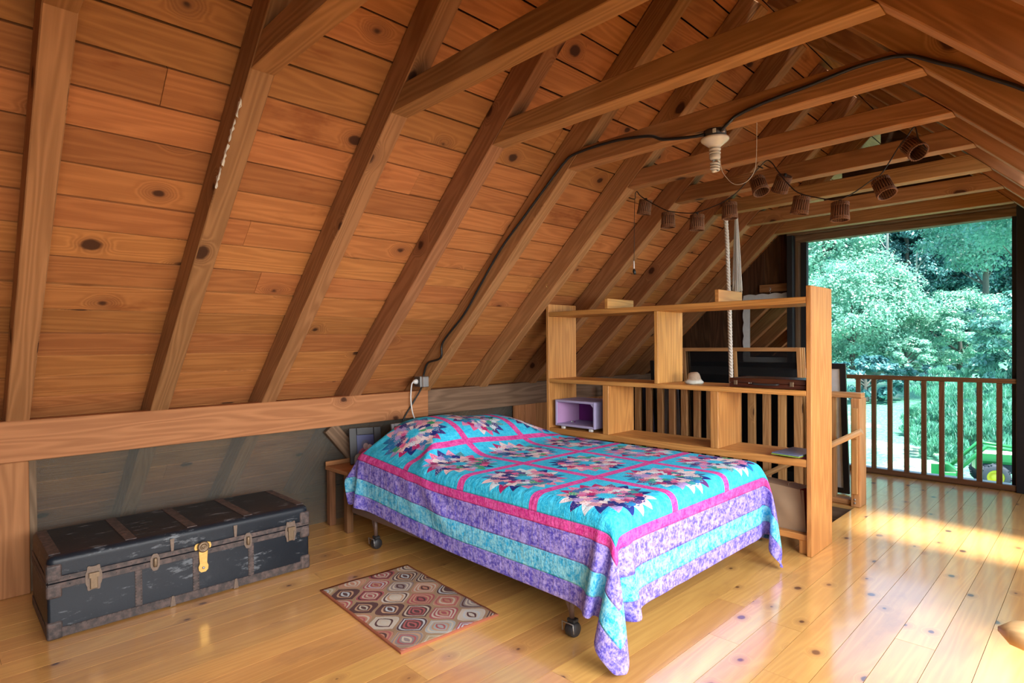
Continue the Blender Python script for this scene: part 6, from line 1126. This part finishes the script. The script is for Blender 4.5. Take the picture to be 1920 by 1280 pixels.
for y in (1.455, .90):
    for x in (.08, .46): part('leg', (x - .02, y - .02, 0), (x + .02, y + .02, .632 if x < .3 else .95), 'pale', par=chr_, ax=2, bev=.008)
part('seat', (.05, .89, .40), (.50, 1.465, .435), 'pale', par=chr_, bev=.01)
for z in (.55, .70, .85): part('back_slat', (.45, .92, z), (.47, 1.435, z + .07), 'pale', par=chr_, bev=.006)
# ------------------------------------------------------------------ outside: lawn, hillside, trees (bearing in degrees left of the room's long axis)
def bear(deg, dist): return -dist * math.sin(R(deg)), dist * math.cos(R(deg))
GP = [(0, -2.75), (22, -2.72), (34, -2.35), (46, -1.55), (58, -.8), (66, .1), (80, 3.2), (100, 9.0), (150, 24.0)]
def gz(d):
    for (a, za), (b, zb) in zip(GP, GP[1:]):
        if d <= b: return za + (zb - za) * (d - a) / (b - a)
    return GP[-1][1]
t = T('lawn grass'); p = t.coord(); n1 = t.noise(t.vec(*p), .35, 4.0, .6); n2 = t.noise(t.vec(p[0] * 9, p[1] * 3, 0), 1.0, 4.0, .7)
c = t.mix(t.ss(n2, .3, .7), (.06, .24, .16), (.16, .42, .28)); c = t.mix(t.ss(n1, .52, .66) * .65, c, (.62, .70, .55)); MT['lawn'] = t.out(c, .9, t.bump(n2, .8, .05), spec=.1)  # tree shade toned into the green; pale noise patches painted as sunlit grass
bm = newbm(); nr, na = 46, 40; g = []
for i in range(nr):
    d = 9.5 + 140 * (i / (nr - 1)) ** 1.6; row = []
    for j in range(na):
        x, y = bear(-32 + 80 * j / (na - 1), d); row.append(bm.verts.new((x, y, gz(d) + .12 * math.sin(x * .7) * math.cos(y * .5) * min(1, d / 40))))
    g.append(row)
for i in range(nr - 1):
    for j in range(na - 1): f = bm.faces.new((g[i][j], g[i + 1][j], g[i + 1][j + 1], g[i][j + 1])); f.smooth = True
obj('lawn', bm, 'lawn', kind='structure')
def leafmat(name, lit, deep):
    t = T(name); a = t.attr('leaf'); p = t.coord(); n = t.noise(t.vec(*p), .6, 2.0)
    c = t.mix(a * .7 + n * .3, deep, lit)
    d = t.node('ShaderNodeBsdfDiffuse'); put(t.t, d.inputs[0], c); tl = t.node('ShaderNodeBsdfTranslucent'); put(t.t, tl.inputs[0], c); gl = t.node('ShaderNodeBsdfGlossy'); gl.inputs[0].default_value = (.8, .9, .9, 1); gl.inputs['Roughness'].default_value = .45
    m1 = t.node('ShaderNodeMixShader'); m1.inputs[0].default_value = .35; t.t.links.new(d.outputs[0], m1.inputs[1]); t.t.links.new(tl.outputs[0], m1.inputs[2])
    m2 = t.node('ShaderNodeMixShader'); m2.inputs[0].default_value = .10; t.t.links.new(m1.outputs[0], m2.inputs[1]); t.t.links.new(gl.outputs[0], m2.inputs[2]); t.surf(E(t.t, m2.outputs[0])); return t.m
MT['leaf a'] = leafmat('bright leaves', (.36, .72, .54), (.08, .34, .27)); MT['leaf b'] = leafmat('mid leaves', (.22, .58, .45), (.03, .22, .21)); MT['leaf c'] = leafmat('dark leaves', (.10, .38, .36), (.01, .11, .15)); MT['weed'] = leafmat('weed leaves', (.20, .60, .40), (.05, .28, .20))  # the dark leaves carry the forest's shade in their colour
MT['bark'] = plain('pale bark', (.34, .36, .36), .9, var=.3, scale=4); MT['dark bark'] = plain('dark bark', (.10, .11, .10), .9, var=.3, scale=4)
def foliage(name, rx, ry, rz, clumps, per, size, mat, seed, parent, z0, weeds=False):
    rg = np.random.default_rng(seed); N = clumps * per
    u = rg.normal(size=(clumps, 3)); u /= np.linalg.norm(u, axis=1)[:, None]; rad = rg.uniform(.45, 1.0, clumps) ** .6
    cen = u * rad[:, None] * np.array((rx, ry, rz)); cr = rg.uniform(.14, .30, clumps) * min(rx, rz)
    ci = np.repeat(np.arange(clumps), per)
    off = rg.normal(size=(N, 3)); off /= np.linalg.norm(off, axis=1)[:, None]; off *= (rg.random(N) ** .4 * cr[ci])[:, None]; off[:, 2] *= .6
    P = cen[ci] + off; P[:, 2] += rz + z0
    nr_ = off / (np.linalg.norm(off, axis=1)[:, None] + 1e-6) * .6 + u[ci] * .4 + np.array((0, 0, .5)) + rg.normal(size=(N, 3)) * .45
    nr_ /= np.linalg.norm(nr_, axis=1)[:, None]
    a = np.cross(nr_, rg.normal(size=(N, 3))); a /= np.linalg.norm(a, axis=1)[:, None]; b = np.cross(nr_, a)
    if weeds: a = np.stack([rg.normal(size=N) * .35, rg.normal(size=N) * .35, np.ones(N)], 1); b = np.cross(a, rg.normal(size=(N, 3))); b /= np.linalg.norm(b, axis=1)[:, None]
    s = size * rg.uniform(.6, 1.3, N)[:, None]; k = .16 if weeds else .5
    V_ = np.stack([P - a * s, P + b * s * k, P + a * s, P - b * s * k], 1).reshape(-1, 3)
    me = bpy.data.meshes.new(name); me.vertices.add(4 * N); me.vertices.foreach_set('co', V_.ravel()); me.loops.add(4 * N); me.loops.foreach_set('vertex_index', np.arange(4 * N)); me.polygons.add(N); me.polygons.foreach_set('loop_start', np.arange(0, 4 * N, 4)); me.update()
    at = me.attributes.new('leaf', 'FLOAT', 'FACE'); at.data.foreach_set('value', np.clip(rg.random(N) * .6 + .4 * rg.random(clumps)[ci], 0, 1)); me.materials.append(MT[mat]); me.validate()
    o = bpy.data.objects.new(name, me); COL.objects.link(o); o.parent = parent; return o
def trunk_mesh(parent, h, r, mat, seed, nb=6, spread=1.0):
    rg = random.Random(seed); bm = newbm(); pts = [(rg.uniform(-.15, .15) * i / 5 * h * .1, rg.uniform(-.15, .15) * i / 5 * h * .1, h * i / 5) for i in range(6)]; tube(bm, spline(pts, 3), [r * (1 - .75 * i / 15) for i in range(16)], 8)
    for k in range(nb):
        z = h * rg.uniform(.35, .85); a = rg.uniform(0, 6.28); L = spread * rg.uniform(.5, 1); tube(bm, spline([(0, 0, z), (math.cos(a) * L * .5, math.sin(a) * L * .5, z + L * .35), (math.cos(a) * L, math.sin(a) * L, z + L * .9)], 4), [r * .35 * (1 - .85 * i / 8) for i in range(9)], 5)
    # shift to the tree's own origin
    me = bpy.data.meshes.new('trunk'); bm.to_mesh(me); bm.free(); me.materials.append(MT[mat]); o = bpy.data.objects.new('trunk', me); COL.objects.link(o); o.parent = parent; return o
def place(o, deg, d, dz=0.0, s=1.0, rot=0.0):
    x, y = bear(deg, d); o.location = (x, y, gz(d) - .05 + dz); o.rotation_euler = (0, 0, rot); o.scale = (s,) * 3 if not isinstance(s, tuple) else s
BD = lambda px: math.degrees(.7926443 - math.atan((px - 960) / 1100.56))      # bearing of a picture column
def tree(name, label, cat, deg, d, rx, rz, z0, clumps, per, size, mat, seed, group=None, bark='dark bark', ht=None, r=.22, dz=0.0):
    o = thing(name, label, cat, (0, 0, 0), group); foliage('foliage', rx, rx, rz, clumps, per, size, mat, seed, o, z0); trunk_mesh(o, ht or (z0 + rz * 1.2), r, bark, seed, 7, rx * .6); place(o, deg, d, dz, 1.0, seed * 1.3); return o
tree('round_shrub', 'large round bright green bush at the left of the window view', 'bush', BD(1598), 52, 4.7, 4.4, .2, 240, 190, .105, 'leaf a', 11)
tree('round_shrub', 'broad pale green bush right of centre in the window view, above the railing', 'bush', BD(1800), 55, 3.9, 2.9, .1, 180, 180, .105, 'leaf a', 12)
tree('round_shrub', 'small pale bush between the two big ones behind the lawn', 'bush', BD(1700), 50, 1.7, 1.5, .0, 60, 130, .11, 'leaf a', 13)
tree('round_shrub', 'low bush at the far edge of the lawn, right of the small pale one', 'bush', BD(1740), 44, 1.9, .75, .0, 50, 80, .14, 'leaf b', 14)
tree('round_shrub', 'dark green bush at the lawn edge low on the left, behind the railing', 'bush', BD(1622), 38, 1.9, 1.3, .0, 60, 80, .13, 'leaf c', 15)
tree('round_shrub', 'leafy bush at the right window edge below the overhanging tree', 'bush', BD(1945), 36, 2.4, 3.0, .0, 110, 150, .11, 'leaf b', 21)
tree('broadleaf_tree', 'big overhanging tree at the right side of the window view', 'tree', BD(1948), 41, 4.8, 5.6, 7.2, 260, 150, .115, 'leaf b', 16, r=.3)
tree('broadleaf_tree', 'tall tree behind the pale bush at the right of the window view', 'tree', BD(1850), 62, 6.0, 6.8, 7.5, 240, 140, .15, 'leaf b', 17, r=.3)
tree('broadleaf_tree', 'light green tree behind the large round bush, upper left of the window', 'tree', BD(1545), 70, 5.5, 7.5, 2.5, 220, 140, .16, 'leaf a', 18, r=.3)
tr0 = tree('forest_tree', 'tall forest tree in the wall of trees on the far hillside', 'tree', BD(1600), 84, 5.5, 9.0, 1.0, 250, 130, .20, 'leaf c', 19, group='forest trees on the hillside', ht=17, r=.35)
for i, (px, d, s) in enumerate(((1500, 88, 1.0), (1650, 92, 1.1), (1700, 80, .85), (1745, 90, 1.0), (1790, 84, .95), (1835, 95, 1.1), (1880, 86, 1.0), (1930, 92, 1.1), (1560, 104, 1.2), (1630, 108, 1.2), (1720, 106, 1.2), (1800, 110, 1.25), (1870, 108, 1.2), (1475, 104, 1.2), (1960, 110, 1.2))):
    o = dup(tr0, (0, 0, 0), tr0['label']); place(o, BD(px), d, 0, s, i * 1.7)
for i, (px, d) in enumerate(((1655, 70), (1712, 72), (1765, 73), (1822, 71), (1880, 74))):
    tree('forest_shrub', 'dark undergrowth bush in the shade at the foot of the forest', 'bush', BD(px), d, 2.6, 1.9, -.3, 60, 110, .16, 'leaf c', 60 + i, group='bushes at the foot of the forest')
for i, (px, d, h, r, lab) in enumerate(((1666, 66, 19.0, .19, 'pale bare tree trunk rising above the large round bush'), (1716, 64, 9.5, .20, 'thin pale trunk between the two big bushes'), (1618, 72, 18.0, .13, 'slender leaning dark trunk left of the pale bare trunk'))):
    o = thing('tree_trunk', lab, 'tree trunk', (0, 0, 0)); trunk_mesh(o, h, r, 'bark' if i < 2 else 'dark bark', 31 + i, 5, 1.6); place(o, BD(px), d)
WL = ['tall weeds at the right lawn edge, nearest the tractor', 'tall weeds behind the tractor at the right window edge', 'feathery weeds in the middle of the right-hand thicket', 'weeds at the left end of the right-hand thicket beside the lawn', 'weeds at the back of the right-hand thicket below the pale bush']
for i, (px, d, rx, rz) in enumerate(((1820, 24.5, 1.7, .8), (1905, 25, 1.8, 1.1), (1855, 29, 2.2, 1.25), (1775, 28, 1.5, .85), (1830, 36, 2.6, 1.3))):
    o = thing('tall_weeds', WL[i], 'weeds', (0, 0, 0), 'weeds by the lawn'); foliage('foliage', rx, rx, rz, 120, 130, .10, 'weed', 40 + i, o, -.25, True); trunk_mesh(o, rz * 1.2, .02, 'dark bark', 50 + i, 5, .5); place(o, BD(px), d)
# ---- small tractor on the grass below the window
MT['tractor green'] = plain('tractor green', (.02, .22, .07), .35); MT['tractor yellow'] = plain('tractor yellow', (.75, .62, .05), .4); MT['tyre'] = plain('tyre rubber', (.03, .04, .06), .8)
tx, ty = bear(BD(1922), 20.6); tc = thing('tractor', 'small green tractor with yellow wheels parked on the grass below the window', 'tractor', (tx, ty, -2.72))
TM = T3(tx, ty, -2.72) @ Matrix.Rotation(R(200), 4, 'Z')          # local +x is forward
def wheel(x, y, r, w):
    m = TM @ T3(x, y, r) @ Matrix.Rotation(R(90), 4, 'X')
    bm = newbm(); lathe(bm, [(r * .58, -w / 2), (r * .86, -w / 2), (r, -w * .32), (r, w * .32), (r * .86, w / 2), (r * .58, w / 2), (r * .58, -w / 2)], 32, m)
    for k in range(18): box(bm, (r * .93, -w * .48, -.018), (r * 1.04, w * .48, .018), .004, mtx=m @ Matrix.Rotation(k * math.pi / 9, 4, 'Z') @ Matrix.Rotation(R(90), 4, 'X') @ Matrix.Rotation(R(25 if k % 2 else -25), 4, 'X'))
    o = obj('wheel', bm, 'tyre', tc)
    bm = newbm(); lathe(bm, [(0, -.03), (r * .25, -.03), (r * .3, .02), (r * .5, .02), (r * .58, -w * .4), (r * .58, w * .4), (r * .5, w * .1), (r * .2, w * .25), (0, w * .25)], 28, m); obj('rim', bm, 'tractor yellow', o)
for s in (-1, 1): wheel(-.55, s * .52, .50, .30); wheel(.75, s * .46, .33, .2)
def tp(name, mat, *bs):
    bm = newbm()
    for lo, hi, bv in bs: box(bm, lo, hi, bv, mtx=TM)
    return obj(name, bm, mat, tc)
tp('hood', 'tractor green', ((.15, -.24, .62), (1.05, .24, .98), .08), ((1.0, -.2, .45), (1.1, .2, .8), .02))
tp('chassis', 'tyre', ((-.8, -.16, .38), (1.0, .16, .62), .02))
for s in (-1, 1): tp('fender', 'tractor green', ((-.95, s * .52 - .17, .98), (-.2, s * .52 + .17, 1.03), .02), ((-.25, s * .52 - .17, .62), (-.2, s * .52 + .17, 1.0), .01))
tp('seat', 'tractor yellow', ((-.6, -.2, .86), (-.2, .2, .94), .03), ((-.66, -.2, .9), (-.58, .2, 1.28), .03))
bm = newbm(); tube(bm, [TM @ Vector(q) for q in ((-.82, -.42, .7), (-.82, -.42, 1.85), (-.82, .42, 1.85), (-.82, .42, .7))], .035, 8); obj('roll_bar', bm, 'tractor green', tc)
bm = newbm(); tube(bm, [TM @ Vector((.05 + .16 * math.cos(a) * .5, .16 * math.sin(a), 1.12 + .1 * math.cos(a))) for a in np.linspace(0, 6.28, 16, endpoint=False)], .014, 6, closed=True); tube(bm, [TM @ Vector((.05, 0, 1.12)), TM @ Vector((.22, 0, .95))], .02, 6); obj('steering_wheel', bm, 'tyre', tc)
for s in (-1, 1):
    bm = newbm(); tube(bm, [TM @ Vector(q) for q in ((.15, s * .36, 1.02), (.9, s * .38, 1.12), (1.55, s * .38, .40))], .05, 8); obj('loader_arm', bm, 'tractor green', tc)
tp('bucket', 'tractor green', ((1.55, -.62, .05), (1.62, .62, .48), .01), ((1.58, -.62, .05), (2.0, .62, .09), .01), ((1.58, -.62, .05), (1.95, -.59, .40), .005), ((1.58, .59, .05), (1.95, .62, .40), .005))
# ------------------------------------------------------------------ camera
f_, yaw, pit, rol, v0 = 1100.5643, .7926443, -.00961921, -.00824298, 656.3129
cam = bpy.data.cameras.new('camera'); co = bpy.data.objects.new('camera', cam); COL.objects.link(co)
fw = Vector((-math.sin(yaw), math.cos(yaw), 0)); rt = Vector((math.cos(yaw), math.sin(yaw), 0)); up = Vector((0, 0, 1))
F = fw * math.cos(pit) + up * math.sin(pit); U0 = -fw * math.sin(pit) + up * math.cos(pit)
RT = rt * math.cos(rol) + U0 * math.sin(rol); U = -rt * math.sin(rol) + U0 * math.cos(rol)
m = Matrix((RT, U, -F)).transposed().to_4x4(); m.translation = (0, 0, 1.2); co.matrix_world = m
cam.sensor_width = 36; cam.lens = f_ / 1920 * 36; cam.shift_y = (v0 - 640) / 1920; cam.clip_start = .05; cam.clip_end = 600
scene.camera = co
# ------------------------------------------------------------------ light
w = bpy.data.worlds.new('sky'); scene.world = w; w.use_nodes = True; nt = w.node_tree; nt.nodes.clear()
sk = nt.nodes.new('ShaderNodeTexSky'); sk.sky_type = 'NISHITA'; sk.sun_disc = False; sk.sun_elevation = R(66); sk.sun_rotation = R(90); sk.air_density = 1.2
bg = nt.nodes.new('ShaderNodeBackground'); bg.inputs[1].default_value = SKYS if 'SKYS' in globals() else .5; ow = nt.nodes.new('ShaderNodeOutputWorld')
nt.links.new(sk.outputs[0], bg.inputs[0]); nt.links.new(bg.outputs[0], ow.inputs[0])
def light(name, typ, loc, aim, energy, color, **kw):
    l = bpy.data.lights.new(name, typ); l.energy = energy; l.color = color
    for k, v in kw.items(): setattr(l, k, v)
    o = bpy.data.objects.new(name, l); COL.objects.link(o); o.location = loc
    o.rotation_euler = (Vector(aim) - Vector(loc)).to_track_quat('-Z', 'Y').to_euler(); return o
light('sun', 'SUN', (8, 0, 20), (8 - .36, .10, 20 - 1), 19.0, (1.0, .95, .86), angle=R(9))
light('added_roof_fill', 'AREA', (.60, 1.15, zr(.60) + .10), (-.40, 1.35, zr(.60) - .22), 90, (1.0, .97, .93), shape='RECTANGLE', size=3.3, size_y=.95, spread=R(100))  # added fill lamp at the made-up roof window, aimed into the room
light('daylight_end_window', 'AREA', (-1.33, YE + .13, 1.15), (-1.33, 0, .9), 45, (.82, .93, 1.0), shape='RECTANGLE', size=1.55, size_y=2.0).data.cycles.is_portal = True
light('daylight_roof_opening', 'AREA', (.20, (SKY0 + SKY1) / 2, zrd(.20) - .03), (-.9, (SKY0 + SKY1) / 2, zrd(.20) - 1.2), 42, (.95, .98, 1.0), shape='RECTANGLE', size=1.2, size_y=SKY1 - SKY0 - .05)
scene.view_settings.view_transform = 'Standard'; scene.view_settings.look = 'None'; scene.view_settings.gamma = 1; scene.view_settings.exposure = 0.0
scene.view_settings.use_curve_mapping = False
scene.cycles.max_bounces = 10; scene.cycles.diffuse_bounces = 2; scene.cycles.glossy_bounces = 4; scene.cycles.transparent_max_bounces = 24
scene.cycles.sample_clamp_indirect = 6; scene.cycles.use_denoising = True; scene.cycles.caustics_reflective = False; scene.cycles.caustics_refractive = False
